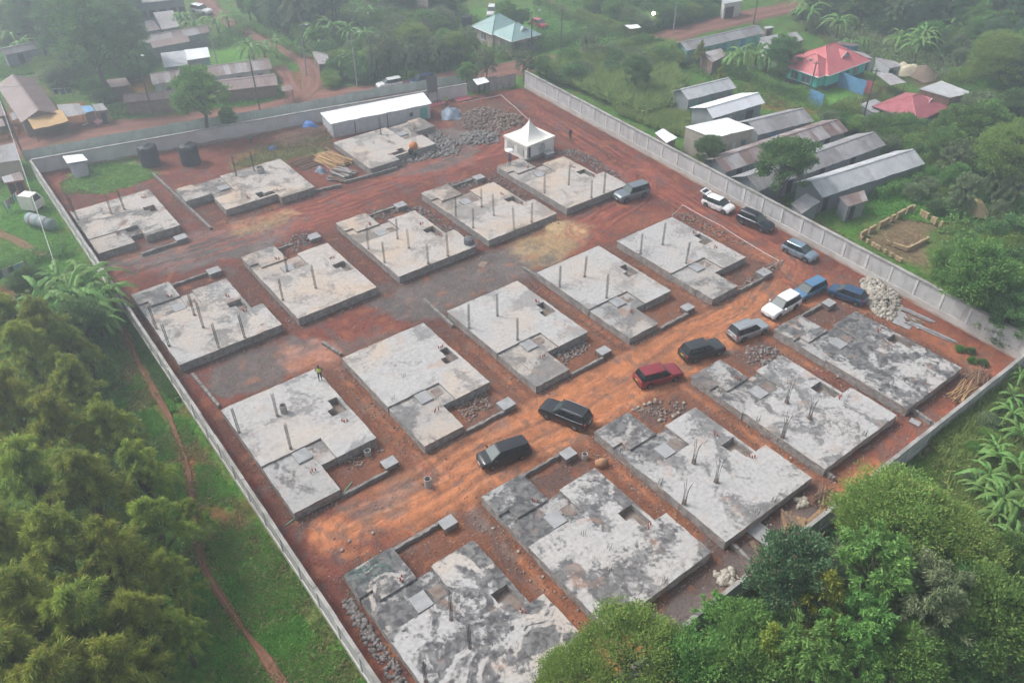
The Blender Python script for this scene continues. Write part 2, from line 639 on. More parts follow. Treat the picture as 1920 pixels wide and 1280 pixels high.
for pts, c, soft, k in OUT:
    sd = poly_sd(wx, wy, px_poly(pts))
    blend(sstep(soft * .6, -soft * .6, sd), np.asarray(c) * (0.8 + 0.4 * n2[..., None]), k)
col *= (0.7 + 0.6 * fbm(X * 1.9, Y * 1.9, 171))[..., None]
zz = (fbm(X * .2, Y * .2, 141) - .5) * .35 - .12
inner = poly_sd(X, Y, PLOT)
zz = np.where(inner < 4, np.minimum(zz, -.08), zz)
zz = np.where(inner < -.6, -.5, zz)
ny2, nx2 = X.shape
idx = np.arange(nx2 * ny2).reshape(ny2, nx2)
q = np.stack([idx[:-1, :-1], idx[:-1, 1:], idx[1:, 1:], idx[1:, :-1]], -1).reshape(-1, 4)
t = NT('turf', 0.95, 0.15)
vc = t.n('VertexColor', layer_name='Col')
p = t.pos()
fn = t.noise(p, 3.0, 9.0)
cc = t.mix(t.ramp(fn, .35, .7), t.mix(.35, vc.outputs[0], (0, 0, 0)), t.mix(.12, vc.outputs[0], (.4, .45, .15)))
t.color(cc)
t.bump(fn, 1.0, .25)
MAT_TURF = t.m
me = np_mesh('land', np.stack([X, Y, zz], -1).reshape(-1, 3), q, [MAT_TURF], smooth=True)
vcol(me, col.reshape(-1, 3))
tag(obj('ground', me), kind='structure')


ROADS = []
# --- dirt roads and paths outside the wall: draped strips with ragged edges
def strip(name, px, hw, c, lift, seed, label=None, edge=.5, pxmode=True, z=0):
    pts = [Vector(at(x, y, z)) for x, y in px] if pxmode else [Vector((x, y, 0)) for x, y in px]
    # resample
    out = []
    for a, b in zip(pts[:-1], pts[1:]):
        k = max(1, int((b - a).length / .9))
        out += [a.lerp(b, i / k) for i in range(k)]
    out.append(pts[-1])
    for _ in range(6):
        out = [out[0]] + [(out[i - 1] + out[i] * 2 + out[i + 1]) / 4 for i in range(1, len(out) - 1)] + [out[-1]]
    ROADS.append(([v[:2] for v in out], hw))
    na = 11
    vs, cs = [], []
    rs = np.random.default_rng(seed)
    for i, p0 in enumerate(out):
        d = (out[min(i + 1, len(out) - 1)] - out[max(i - 1, 0)]).normalized()
        nrm = Vector((-d.y, d.x, 0))
        w1 = hw + (float(vnoise(np.array(i * .31), np.array(seed * 1.3), 5)) - .5) * edge * 2 + rs.normal() * edge * .12
        w2 = hw + (float(vnoise(np.array(i * .27), np.array(seed * 2.7), 8)) - .5) * edge * 2 + rs.normal() * edge * .12
        for k in range(na):
            f = k / (na - 1) * 2 - 1
            w = w1 if f < 0 else w2
            pp = p0 + nrm * f * w
            rut = -0.07 * math.exp(-((abs(f) - .42) / .13) ** 2)
            vs.append((pp.x, pp.y, lift + rut + (-.22 if abs(f) > .98 else 0) + rs.normal() * .008))
            tone = .85 + .35 * (abs(abs(f) - .42) < .18) + rs.normal() * .06
            e = np.asarray(c) * tone
            if abs(f) > .85: e = e * .7 + C_GRASS * .4
            cs.append(e)
    n = len(out)
    fs = [(i * na + k, i * na + k + 1, (i + 1) * na + k + 1, (i + 1) * na + k) for i in range(n - 1) for k in range(na - 1)]
    me = np_mesh(name, vs, np.array(fs)[:, ::-1].copy(), [MAT_EARTH], smooth=True)
    vcol(me, np.array(cs))
    fix_normals(me)
    return tag(obj(name, me), label, kind='structure')


CR = np.array((.27, .125, .095))
strip('dirt_road', [(-120, 320), (0, 285), (110, 250), (330, 233), (470, 213), (560, 188), (700, 172), (800, 158), (880, 142), (960, 128), (1010, 118), (1090, 108), (1160, 92), (1230, 76), (1320, 50), (1400, 32), (1500, 10), (1600, -20)], 3.5, CR, .08, 3)
strip('dirt_road', [(560, 186), (590, 160), (585, 130), (560, 105), (520, 80), (470, 62), (430, 40), (400, 18), (370, -10)], 1.9, CR, .10, 5)
strip('dirt_road', [(560, 190), (545, 165), (535, 140), (520, 125)], 1.5, CR * 1.1, .115, 6)
strip('footpath', [(195, 560), (232, 620), (250, 665), (290, 735), (330, 800), (352, 870), (362, 930), (372, 1010), (385, 1090), (430, 1145), (470, 1190), (500, 1240), (535, 1290), (570, 1340)], .27, np.array((.26, .12, .07)), .09, 7, edge=.22)
strip('footpath', [(1000, -10), (1060, 20), (1110, 40), (1180, 60)], .9, np.array((.22, .10, .06)), .09, 9)
strip('footpath', [(-30, 420), (30, 450), (80, 480)], .7, np.array((.26, .15, .08)), .09, 10, edge=.4)
# ================================================================ BOUNDARY WALLS
t = NT('block_panel', .92, .2)
p = t.pos()
br = t.n('TexNoise'); t.set(br.inputs['Vector'], p); br.inputs['Scale'].default_value = 9
nz = t.noise(p, 1.1, 7)
nz2 = t.noise(p, 14, 4)
cc = t.mix(t.ramp(nz, .3, .7), (.54, .53, .525), (.44, .435, .43))
cc = t.mix(t.ramp(nz2, .5, .75, 0, .55), cc, (.34, .335, .33))
sk_ = t.noise(t.pos(scale=(1, 1, .12)), 1.6, 5, .3)
cc = t.mix(t.ramp(sk_, .5, .72, 0, .5), cc, (.20, .185, .17))
t.color(cc); t.bump(nz2, .8, .06)
M_PANEL = t.m
M_PIER = paint('pale_render', (.64, .63, .615), (.54, .53, .51), 1.3, .9, .25)
M_PLINTHW = paint('smooth_render', (.54, .52, .50), (.43, .40, .37), .7, .9, .2)
M_COPING = paint('coping_concrete', (.38, .365, .345), (.22, .21, .195), .8, .92, .3, detail=9)
M_RENDER_BACK = paint('grey_render', (.62, .605, .59), (.50, .48, .465), .5, .9, .2)
M_SOILED = paint('soil_splashed_render', (.36, .24, .17), (.42, .36, .31), .9, .95, .2)


def seg_frame(a, b):
    a, b = Vector((a[0], a[1], 0)), Vector((b[0], b[1], 0))
    d = b - a
    return a, d.length, math.atan2(d.y, d.x)


def panel_wall(name, label, a, b, h, plinth, bay, thick=.16, pier_out=.05, mats=None, cop=.34, side=1, splash=True, panel_z=0):
    """posts, block panels on a rendered plinth, and a coping, from a to b"""
    a, L, rz = seg_frame(a, b)
    w = empty(name, a, rz, label, 'wall', kind='thing')
    n = max(1, round(L / bay))
    bl = L / n
    mp, mr, mc, ms = M_PANEL, M_PIER, M_COPING, M_PLINTHW
    MB().box((L / 2, 0, plinth / 2 - .3), (L, thick + .16, plinth + .6), taper=1).build('plinth', ms, w)
    if splash:
        vs, fs = [], []
        k = int(L / .7)
        yy = side * -(thick / 2 + .085)
        for i in range(k + 1):
            hh = .16 + .22 * random.random()
            vs += [(i * L / k, yy, -.1), (i * L / k, yy, hh)]
        fs = [(2 * i, 2 * i + 2, 2 * i + 3, 2 * i + 1) if side > 0 else (2 * i + 1, 2 * i + 3, 2 * i + 2, 2 * i) for i in range(k)]
        obj('soil_splash', np_mesh('soil_splash', vs, fs, [M_SOILED]), w)
    pm = MB().box((0, 0, 0), (bl - .24, thick, h - plinth - .14)).mesh('panel', mp)
    qm = MB().box((0, 0, 0), (.26, thick + pier_out * 2, h - plinth - .12)).mesh('pier', mr)
    zc = (h + plinth) / 2 - .06
    for i in range(n):
        obj('panel', pm, w, ((i + .5) * bl, random.uniform(-.012, .012), zc + panel_z))
    for i in range(n + 1):
        obj('pier', qm, w, (min(max(i * bl, .14), L - .14), 0, zc))
    # coping as uneven cast lengths
    cm = MB()
    x = 0.0
    while x < L - .01:
        l = min(3.1, L - x)
        cm.box((x + l / 2, random.uniform(-.02, .02), h - .06 + random.uniform(-.01, .03)), (l - .02, cop, .12), rz=random.uniform(-.004, .004))
        x += l
    cm.build('coping', mc, w)
    return w


panel_wall('boundary_wall', 'long grey boundary wall with pale piers beside the parked cars', (75.65, 17.2), (81.4, 102.3), 2.95, .85, 3.05, side=-1, thick=.2, cop=.42)
panel_wall('boundary_wall', 'grey boundary wall with concrete coping beside the green footpath', (9.15, 118.0), (9.15, 10.0), 2.25, .45, 3.0, cop=.27, pier_out=.07, side=-1, splash=False)
panel_wall('boundary_wall', 'grey block boundary wall beside the banana plants and maize', (9.4, 16.75), (75.5, 16.75), 2.15, .35, 3.0, cop=.30, splash=False, side=1)

# rendered back wall by the road, in three straight lengths
bw = empty('boundary_wall', (9.3, 118.25, 0), 0, 'smooth grey rendered wall behind the two black water tanks', 'wall', kind='thing')
pts = [(9.3, 118.25), (30.6, 113.85), (48.0, 110.25), (61.2, 107.35), (71.6, 105.15)]
for i, (a, b) in enumerate(zip(pts[:-1], pts[1:])):
    a3, L, rz = seg_frame(a, b)
    k = 7
    for j in range(k):
        o = MB().box((0, 0, .95), (L / k - .015, .22 + .01 * (j % 2), 2.3)).build('wall_panel', M_RENDER_BACK, bw)
        o.location = (a[0] + (b[0] - a[0]) * (j + .5) / k - 9.3, a[1] + (b[1] - a[1]) * (j + .5) / k - 118.25, 0)
        o.rotation_euler = (0, 0, rz)
    o = MB().box((L / 2, 0, 2.16), (L, .36, .12)).build('coping', M_COPING, bw)
    o.location = (a[0] - 9.3, a[1] - 118.25, 0)
    o.rotation_euler = (0, 0, rz)
    vs, fs = [], []
    k = int(L / .8)
    for j in range(k + 1):
        vs += [(j * L / k, -.126, -.1), (j * L / k, -.126, .15 + .3 * random.random())]
    fs = [(2 * j, 2 * j + 2, 2 * j + 3, 2 * j + 1) for j in range(k)]
    o = obj('soil_splash', np_mesh('soil_splash', vs, fs, [M_SOILED]), bw, (a[0] - 9.3, a[1] - 118.25, 0), (0, 0, rz))

# ================================================================ HOUSE FOUNDATIONS
def concrete(name, seed, stain, warm, base=(.52, .50, .48), swirl=.6, dark=(.06, .06, .064), scale=.28):
    t = NT(name, .88, .25)
    p = t.pos(off=(seed * 13.7, seed * 7.3, seed * 3.1))
    big = t.noise(p, scale * .55, 3.0, .3)
    pat = t.noise(p, scale, 9.0, swirl, .62)
    fine = t.noise(p, 3.2, 6.0, .2)
    spk = t.noise(p, 18.0, 3.0)
    wr = t.noise(p, .16, 4.0, .3)
    st = t.noise(t.pos(off=(seed * 3.7, seed, 0), scale=(.35, 1.6, 1)), 1.1, 6, .9)
    c = t.mix(t.ramp(fine, .3, .72), base, tuple(b * .80 for b in base))
    c = t.mix(t.ramp(wr, .42, .66, 0, warm), c, (.50, .37, .26))
    c = t.mix(t.ramp(st, .52, .72, 0, .45), c, tuple(b * .62 for b in base))
    th = .568 - stain * .125
    m = t.math('ADD', pat, t.math('MULTIPLY', t.math('SUBTRACT', big, .5), .5))
    m = t.math('ADD', m, t.math('MULTIPLY', t.math('SUBTRACT', fine, .5), .30))
    m = t.math('ADD', m, t.math('MULTIPLY', t.math('SUBTRACT', spk, .5), .16))
    k = min(1, .30 + stain)
    c = t.mix(t.ramp(m, th - .06, th + .07, 0, .45 * k), c, tuple(b * .50 for b in base))
    dk = t.mix(t.ramp(t.noise(t.pos(off=(seed, 2, 5), scale=(1, 1, 1)), 1.7, 8, .8), .36, .66), dark, tuple(b * .45 for b in base))
    c = t.mix(t.ramp(m, th + .005, th + .07, 0, .95 * min(1, .10 + stain)), c, dk)
    c = t.mix(t.ramp(spk, .60, .72, 0, .35), c, (.20, .19, .18))
    rd = t.noise(t.pos(off=(seed * 5.1, 3, 1)), .5, 6, .5)
    c = t.mix(t.ramp(rd, .57, .72, 0, .45), c, (.36, .21, .14))
    t.color(c)
    t.bump(t.math('ADD', fine, t.math('MULTIPLY', spk, .3)), .25, .03)
    return t.m


t = NT('stone_plinth', .95, .2)
p = t.pos()
bt = t.n('TexVoronoi', feature='DISTANCE_TO_EDGE'); t.set(bt.inputs['Vector'], t.pos(scale=(1, 1, 1.7))); bt.inputs['Scale'].default_value = 2.4
nz = t.noise(p, 2.2, 7)
n2_ = t.noise(p, .7, 4)
cc = t.mix(t.ramp(nz, .3, .7), (.38, .36, .34), (.21, .195, .185))
cc = t.mix(t.ramp(bt.outputs['Distance'], 0, .06, .6, 0), cc, (.09, .08, .075))
cc = t.mix(t.ramp(n2_, .5, .7, 0, .45), cc, (.26, .15, .10))
t.color(cc); t.bump(t.math('ADD', nz, bt.outputs['Distance']), .9, .08)
M_STONE = t.m
M_EDGE = paint('slab_edge', (.40, .375, .355), (.25, .21, .185), 2.0, .95, .4, detail=8)
M_KERB = paint('low_wall_block', (.27, .255, .24), (.15, .135, .125), 2.0, .95, .8)
M_LID = paint('fresh_concrete_lid', (.33, .33, .335), (.26, .26, .262), 1.5, .85, .1)
M_STEEL = paint('rusty_bar', (.035, .026, .022), (.025, .02, .02), 6, .8)
M_PITF = paint('pit_floor', (.24, .20, .175), (.15, .11, .09), 1.4, .95, .4)
M_TIMBER = paint('raw_timber', (.34, .22, .12), (.22, .14, .085), 4, .85, .2)
M_TIMBER_OLD = paint('weathered_timber', (.20, .135, .095), (.12, .085, .065), 4, .9, .2)
M_REDCAP = paint('red_pipe', (.38, .09, .06), None, 3, .6)


def cells(rects, subs, z0, z1, step=.7, jit=.02, zj=.008, rs=None, grow=0.0):
    """solid made of a union of rectangles (d0,w0,d1,w1) minus others, jittered so the edges are hand-made"""
    rects = [(a - grow, b - grow, c + grow, d + grow) for a, b, c, d in rects]
    def brk(k):
        s = sorted({round(v, 3) for r in rects + subs for v in (r[k], r[k + 2])})
        out = [s[0]]
        for a, b in zip(s[:-1], s[1:]):
            n = max(1, math.ceil((b - a) / step))
            out += [a + (b - a) * i / n for i in range(1, n + 1)]
        return out
    D, W = brk(0), brk(1)
    ins = np.zeros((len(D) - 1, len(W) - 1), bool)
    for i in range(len(D) - 1):
        for j in range(len(W) - 1):
            c, e = (D[i] + D[i + 1]) / 2, (W[j] + W[j + 1]) / 2
            ins[i, j] = any(r[0] < c < r[2] and r[1] < e < r[3] for r in rects) and not any(r[0] < c < r[2] and r[1] < e < r[3] for r in subs)
    vt, vb, vs, fs, fm = {}, {}, [], [], []
    off = {}
    def V(i, j, top):
        dct = vt if top else vb
        if (i, j) not in dct:
            if (i, j) not in off:
                off[(i, j)] = (rs.normal() * jit, rs.normal() * jit, rs.normal() * zj)
            o = off[(i, j)]
            dct[(i, j)] = len(vs)
            vs.append((D[i] + o[0], W[j] + o[1], (z1 + o[2]) if top else z0))
        return dct[(i, j)]
    nD, nW = ins.shape
    for i in range(nD):
        for j in range(nW):
            if not ins[i, j]: continue
            fs.append((V(i, j, 1), V(i + 1, j, 1), V(i + 1, j + 1, 1), V(i, j + 1, 1))); fm.append(0)
            for di, dj, a, b in ((-1, 0, (i, j + 1), (i, j)), (1, 0, (i + 1, j), (i + 1, j + 1)), (0, -1, (i, j), (i + 1, j)), (0, 1, (i + 1, j + 1), (i, j + 1))):
                ii, jj = i + di, j + dj
                if not (0 <= ii < nD and 0 <= jj < nW and ins[ii, jj]):
                    fs.append((V(*a, 1), V(*a, 0), V(*b, 0), V(*b, 1))); fm.append(1)
    return vs, fs, fm


def rebar_mesh(h, w=.2, kick=0.0, splay=0.0, seed=0):
    m = MB()
    rs = random.Random(seed)
    for sx in (-1, 1):
        for sy in (-1, 1):
            x, y = sx * w / 2, sy * w / 2
            m.tube([(x, y, 0), (x + rs.uniform(-1, 1) * splay * .3, y + rs.uniform(-1, 1) * splay * .3, h * .6), (x + sx * splay + rs.uniform(-1, 1) * splay, y + sy * splay + rs.uniform(-1, 1) * splay, h * rs.uniform(.94, 1.04))], .016, 4)
    z = .15
    while z < h * (.92 if splay < .05 else .35):
        for a, b in (((-1, -1), (1, -1)), ((1, -1), (1, 1)), ((1, 1), (-1, 1)), ((-1, 1), (-1, -1))):
            m.tube([(a[0] * w / 2, a[1] * w / 2, z), (b[0] * w / 2, b[1] * w / 2, z)], .010, 3, cap=False)
        z += .15
    if kick:
        m.box((0, 0, kick / 2), (w + .08, w + .08, kick), mi=1)
    return m.mesh('rebar_column', [M_STEEL, M_PITF])


RB_TALL = [rebar_mesh(2.9, .15, .05, 0, 1), rebar_mesh(2.7, .15, .10, .015, 2), rebar_mesh(3.0, .16, .05, 0, 3)]
RB_SPLAY = [rebar_mesh(2.6, .2, .40, .10, 4), rebar_mesh(2.8, .2, .32, .12, 5)]
RB_STUB = MB()
for sx in (-1, 1):
    for sy in (-1, 1):
        RB_STUB.tube([(sx * .1, sy * .1, 0), (sx * .12, sy * .13, random.uniform(.35, .7))], .016, 4)
RB_STUB = RB_STUB.mesh('starter_bars', [M_STEEL])
PIPE = MB()
for k in range(3):
    PIPE.tube([(k * .22 - .2, (k % 2) * .12, 0), (k * .22 - .2, (k % 2) * .12, .28)], .055, 8)
PIPE = PIPE.mesh('pipe_stub', [M_REDCAP])

SLAB_H = 1.0
HOUSES = []


def house(i, Lpx, flip, orient, label, stain, warm, cols, splay=False, jog=True, yard=True, base=(.52, .50, .48), swirl=.6, Lc=14.6, h=SLAB_H, box='table', scale=.28, s1=False):
    rs = np.random.default_rng(100 + i)
    o0 = at(Lpx[0], Lpx[1], h)
    E = empty('house_foundation', (o0.x, o0.y, 0), 0, label, 'foundation', 'house foundations in rows on the red earth', kind='thing')

    def T(d, w):
        if flip: d = Lc + .4 - d
        if orient == 'u': return (w, -d)
        if orient == 'x': return (d, -w)
        return (14.5 - d, -w)

    def part(name, rects, subs, z0, z1, mats, grow=0.0, jit=.02, zj=.008, step=.7):
        vs, fs, fm = cells(rects, subs, z0, z1, step, jit, zj, rs, grow)
        vs = [(*T(d, w), z) for d, w, z in vs]
        me = np_mesh(name, vs, fs, mats, fm)
        fix_normals(me)
        return obj(name, me, E)

    if i < 14: stain += .16
    m = concrete('slab_concrete_%02d' % i, i + 1, stain, warm, base, swirl, scale=scale)
    m2 = concrete('porch_concrete_%02d' % i, i + 40, min(1.2, stain + .22), warm, tuple(b * .86 for b in base), swirl, scale=scale)
    jogr = [(10.0, 9.1, Lc, 10.4)] if jog else []
    main = [(6.05, 0, Lc, 9.15), (3.2, 5.4, 6.05, 9.15)] + jogr
    pit = [(7.75, 7.4, 8.7, 8.9), (8.7, 8.0, 9.9, 8.9)]
    hall = [(2.3, 0, 6.05, 4.0), (3.35, 4.0, 6.05, 5.4)]
    porch = [(0, 0, 2.3, 4.0), (2.3, 1.0, 3.35, 4.0)]
    if s1:
        main = [(3.7, 0, Lc, 9.6), (.5, 5.6, 3.7, 9.6)]
        pit = [(6.6, 7.4, 7.5, 8.8), (5.6, 8.0, 6.6, 8.8)]
        hall = [(2.2, 3.0, 3.7, 5.6)]
        porch = [(0, 0, 3.7, 4.1)]
        pit2 = pit
    sm = [m2, M_STONE]
    part('main_plinth', main, pit, -.25, h - .13, [M_STONE, M_STONE], jit=.03)
    part('main_slab', main, pit, h - .13, h, [m, M_EDGE], grow=.03, jit=.018)
    part('hall_slab', hall, [], -.25, h - (.2 if not s1 else .45), sm, grow=-.004, zj=.012)
    part('porch_plinth', porch, [], -.25, h - .13, [M_STONE, M_STONE], grow=-.008, jit=.03)
    part('porch_slab', porch, [], h - .132, h + .004 - (.1 if flip else 0), [m2, M_EDGE], grow=.02, jit=.018)
    part('pit_floor', [(pit[0][0] - .3, 7.2, 10.2, 9.05)] if not s1 else [(5.4, 7.2, 7.7, 9.0)], [], -.28, h - .62, [M_PITF, M_PITF])
    if not s1:
        part('inspection_lid', [(4.5, 2.6, 5.9, 3.85)], [], h - .2, h - .02, [M_LID, M_LID], jit=.004, zj=.002)
        part('drain_recess', [(4.6, 4.15, 5.7, 5.1)], [], h - .2, h - .185, [M_PITF, M_PITF], jit=.01)
    for k, c in enumerate(cols):
        d, w = c[0], c[1]
        kind = c[2] if len(c) > 2 else 't'
        if kind == 's': me_ = RB_STUB
        elif splay: me_ = RB_SPLAY[(k + i) % 2]
        else: me_ = RB_TALL[(k + i) % 3]
        x, y = T(d, w)
        ob = obj('starter_bars' if kind == 's' else 'rebar_column', me_, E, (x, y, h + .002), (rs.normal() * .02, rs.normal() * .02, rs.uniform(0, .3)))
    for d, w in ((2.9, 3.3), (6.6, 8.2), (10.2, 8.6)):
        if rs.random() < .75:
            x, y = T(d if not s1 else min(d, 10), w - .2)
            obj('pipe_stub', PIPE, E, (x, y, h), (0, 0, rs.uniform(0, 3)))
    if yard:
        yd = -.3 if not s1 else -2.2
        part('yard_wall', [(yd, 4.1, yd + .24, 8.3)], [], -.25, .42, [M_KERB, M_KERB], jit=.03, zj=.03, step=.4)
        if box == 'table':      # cast lid on props over a meter pit
            part('meter_box_lid', [(yd + .15, 8.1, yd + 1.15, 9.35)], [], .60, .69, [M_LID, M_LID], jit=.004, zj=.002)
            mm = MB()
            for d, w in ((yd + .25, 8.15), (yd + 1.1, 8.15), (yd + .25, 9.35), (yd + 1.1, 9.35)):
                mm.tube([(*T(d, w), -.2), (*T(d, w), .60)], .05, 5)
            mm.build('prop', M_TIMBER_OLD, E)
            part('meter_box', [(yd + .3, 8.3, yd + 1.05, 9.2)], [], -.2, .5, [M_KERB, M_KERB])
        else:
            part('meter_box', [(yd, 8.2, yd + 1.1, 9.5)], [], -.2, .55, [M_KERB, M_KERB])
            part('meter_box_lid', [(yd, 8.2, yd + 1.1, 9.5)], [], .552, .66, [M_LID, M_LID], grow=.05, jit=.004)
    HOUSES.append((E, T, (o0.x, o0.y), label))
    return E


WARM = (.46, .425, .395)
COLD = (.43, .42, .41)
ALLC = [(7.7, 4.0), (10.3, 3.95), (7.6, .15), (11.2, .2), (14.4, 3.95), (14.4, 6.6)]
C3 = [(10.9, .12), (10.8, 3.6), (6.4, 2.8)]
FEW = [(7.7, 4.0), (10.2, 3.9), (10.2, .15), (3.2, .2, 's'), (7.6, .15, 's'), (14.3, 6.0, 's'), (14.3, 4.0, 's')]
house(1, (130, 395), True, 'u', 'smoke-stained foundation slab at the grassy far corner below the white-roofed latrine', .55, .5, [(11.7, .3), (9.3, .25), (8.2, 3.9), (8.5, 5.5)], Lc=11.9, base=WARM, s1=True, jog=False, box='b')
house(2, (328, 355), False, 'x', 'sideways foundation slab in front of the two black tanks', .35, .7, [(7.8, 1.2), (10.3, 1.3), (9.2, 4.0, 's')], base=WARM, yard=False)
house(3, (627, 267), False, 'm', 'sideways foundation slab in front of the long white-roofed store', .25, .6, [(10.3, 3.9, 's'), (7.8, 1.6), (8.3, 4.8, 's'), (7.5, 3.0, 's')], base=WARM, yard=False)
house(4, (246, 552), False, 'u', 'foundation slab with six bar columns by the footpath wall, grey gravel below it', .30, .35, ALLC, base=COLD, box='b')
house(5, (452, 482), False, 'u', 'foundation slab with one dark centre column beside the grey gravel lane', .18, .5, [(10.8, 3.9), (10.7, .15), (5.9, 2.9), (7.6, 6.9, 's')], base=WARM, jog=False, box='b')
house(6, (630, 418), False, 'u', 'foundation slab with the grey drum tank standing at its corner', .12, .7, ALLC, base=WARM, box='b')
house(7, (790, 362), False, 'u', 'foundation slab beside the yellow sand spill', .16, .7, ALLC, base=WARM, box='b')
house(8, (932, 312), False, 'u', 'foundation slab on which the person with a white umbrella stands', .14, .6, [(10.0, 4.2), (9.8, .3), (14.4, 4.2), (14.4, 6.4), (7.7, 6.9, 's')], base=WARM, box='b')
house(9, (412, 763), True, 'u', 'pale foundation slab on which the guard in a yellow vest stands', .22, .25, C3, base=COLD, jog=False)
house(10, (638, 667), True, 'u', 'foundation slab without bar columns, red-stained, between two orange passages', .20, .55, [(8.6, 3.2, 's'), (6.5, .8, 's')], base=COLD, jog=False, yard=True, box='b')
house(11, (835, 580), True, 'u', 'foundation slab with a propped meter box facing the black car', .10, .35, C3, base=COLD, jog=False)
house(12, (1003, 508), True, 'u', 'foundation slab below the sand spill facing the silver car', .12, .3, C3, base=COLD, jog=False)
house(13, (1153, 449), True, 'u', 'foundation slab inside the white tape barrier', .16, .25, C3, base=COLD, jog=False, box='b')
house(14, (645, 1077), False, 'u', 'heavily blackened foundation slab with a green net in the wall corner', .90, .35, [(7.7, 4.1), (10.2, 3.9), (10.4, .3)], swirl=1.5, base=COLD, scale=.36)
house(15, (903, 931), False, 'u', 'black-blotched foundation slab with the orange boulder at its corner', .80, .12, [(7.7, 3.9, 's'), (11.2, 3.3, 's'), (14.3, 5.8, 's'), (9.8, 4.6, 's')], swirl=.8, base=COLD, scale=.30)
house(16, (1115, 809), False, 'u', 'grey foundation slab with splayed bars facing the red car', .60, .12, FEW, splay=True, base=COLD, yard=False, scale=.24)
house(17, (1297, 705), False, 'u', 'foundation slab with dark curved brush marks and splayed bars', .60, .15, FEW[:6], splay=True, base=COLD, swirl=1.1, yard=False, scale=.30)
house(18, (1452, 617), False, 'u', 'foundation slab almost covered in black mould patches', 1.25, .15, [], base=COLD, jog=False, swirl=.5, scale=.42)

# low kerb walls running on from the slabs towards the boundary
def kerb(a, b, label, h=.4, w=.28):
    a3, L, rz = seg_frame(a, b)
    m = MB()
    x = 0
    while x < L:
        l = min(random.uniform(.38, .46), L - x)
        m.box((x + l / 2, random.uniform(-.02, .02), h / 2 - .15 + random.uniform(-.02, .02)), (l - .02, w, h + .3), rz=random.uniform(-.03, .03))
        x += .44
    o = m.build('kerb_wall', M_KERB, None)
    o.location = a3
    o.rotation_euler = (0, 0, rz)
    return tag(o, label, 'wall', 'low block kerbs between the plots', 'thing')


kerb(at(287, 328), at(397, 432), 'low block kerb between the two slabs nearest the black tanks')
kerb(at(1368, 1020), at(1412, 1062), 'low block kerb from the grey slab to the tree-hidden wall')
kerb(at(1535, 880), at(1562, 902), 'low block kerb below the brush-marked slab', .5)
kerb(at(1705, 770), at(1752, 802), 'low block kerb below the mould-blackened slab', .5)
kerb(at(795, 565), at(850, 615), 'low block kerb rising beside the propped meter-box slab')
kerb(at(980, 505), at(1020, 530), 'low block kerb at the edge of the grey gravel yard')
kerb(at(362, 705), at(412, 765), 'low block kerb between the gravel yard and the footpath wall')
kerb(at(605, 645), at(640, 668), 'low block kerb at the head of the red-stained slab')
kerb(at(645, 345), at(745, 318), 'low block kerb along the far road below the timber stack')
kerb(at(530, 375), at(640, 350), 'low block kerb along the far road below the board stack')
# ================================================================ CARS
M_TYRE = paint('tyre_rubber', (.018, .018, .018), (.03, .026, .024), 8, .9)
M_RIM = paint('wheel_rim', (.45, .45, .46), (.30, .30, .31), 8, .35, metal=.7)
M_TRIM = paint('black_trim', (.02, .02, .021), (.03, .03, .03), 5, .5)
M_LAMP = paint('head_lamp', (.75, .77, .80), (.55, .57, .60), 12, .15, spec=.6)
M_TAIL = paint('tail_lamp', (.42, .02, .018), (.30, .012, .012), 12, .2, spec=.6)
M_PLATE_Y = paint('yellow_plate', (.70, .50, .03), None, 5, .5)
M_PLATE_W = paint('white_plate', (.75, .75, .74), None, 5, .5)
M_CHROME = paint('chrome_strip', (.62, .63, .65), None, 5, .2, metal=.9)
t = NT('car_glass', .06, .6)
t.color((.012, .016, .018))
M_GLASS = t.m
t = NT('car_windscreen', .06, .7)
t.color((.05, .075, .075))
M_WSCREEN = t.m


def car_paint(name, c, metal=.25):
    if name in _mc: return _mc[name]
    t = NT(name, .32, .5)
    p = t.pos(kind='object')
    nz = t.noise(p, 2.2, 5)
    geo = t.n('NewGeometry')
    # road dust low on the flanks
    sep = t.n('SeparateXYZ'); t.set(sep.inputs[0], t.n('TexCoord').outputs['Object'])
    dust = t.math('MULTIPLY', t.ramp(sep.outputs[2], .75, .25, 0, .7), t.ramp(nz, .35, .65))
    c1 = t.mix(t.ramp(nz, .3, .7), c, tuple(x * .88 for x in c))
    t.color(t.mix(dust, c1, (.20, .10, .06)))
    t.b.inputs['Metallic'].default_value = metal
    t.b.inputs['Coat Weight'].default_value = .6
    t.b.inputs['Coat Roughness'].default_value = .08
    t.set(t.b.inputs['Roughness'], t.math('ADD', t.math('MULTIPLY', dust, .5), .32))
    _mc[name] = t.m
    return t.m


WHEEL = MB()
WHEEL.lathe([(.10, -.10), (.30, -.11), (.335, -.085), (.345, 0), (.335, .085), (.30, .11), (.22, .10)], 20)
_w = WHEEL.mesh('tyre', [M_TYRE], True)
RIM = MB().lathe([(.225, .06), (.225, .105), (.20, .098), (.06, .075), (.05, .11), (.0, .11)], 20)
for k in range(5):
    a = 2 * math.pi * k / 5
    RIM.box((.13 * math.cos(a), .13 * math.sin(a), .092), (.17, .045, .03), rz=a)
_r = RIM.mesh('rim', [M_RIM])

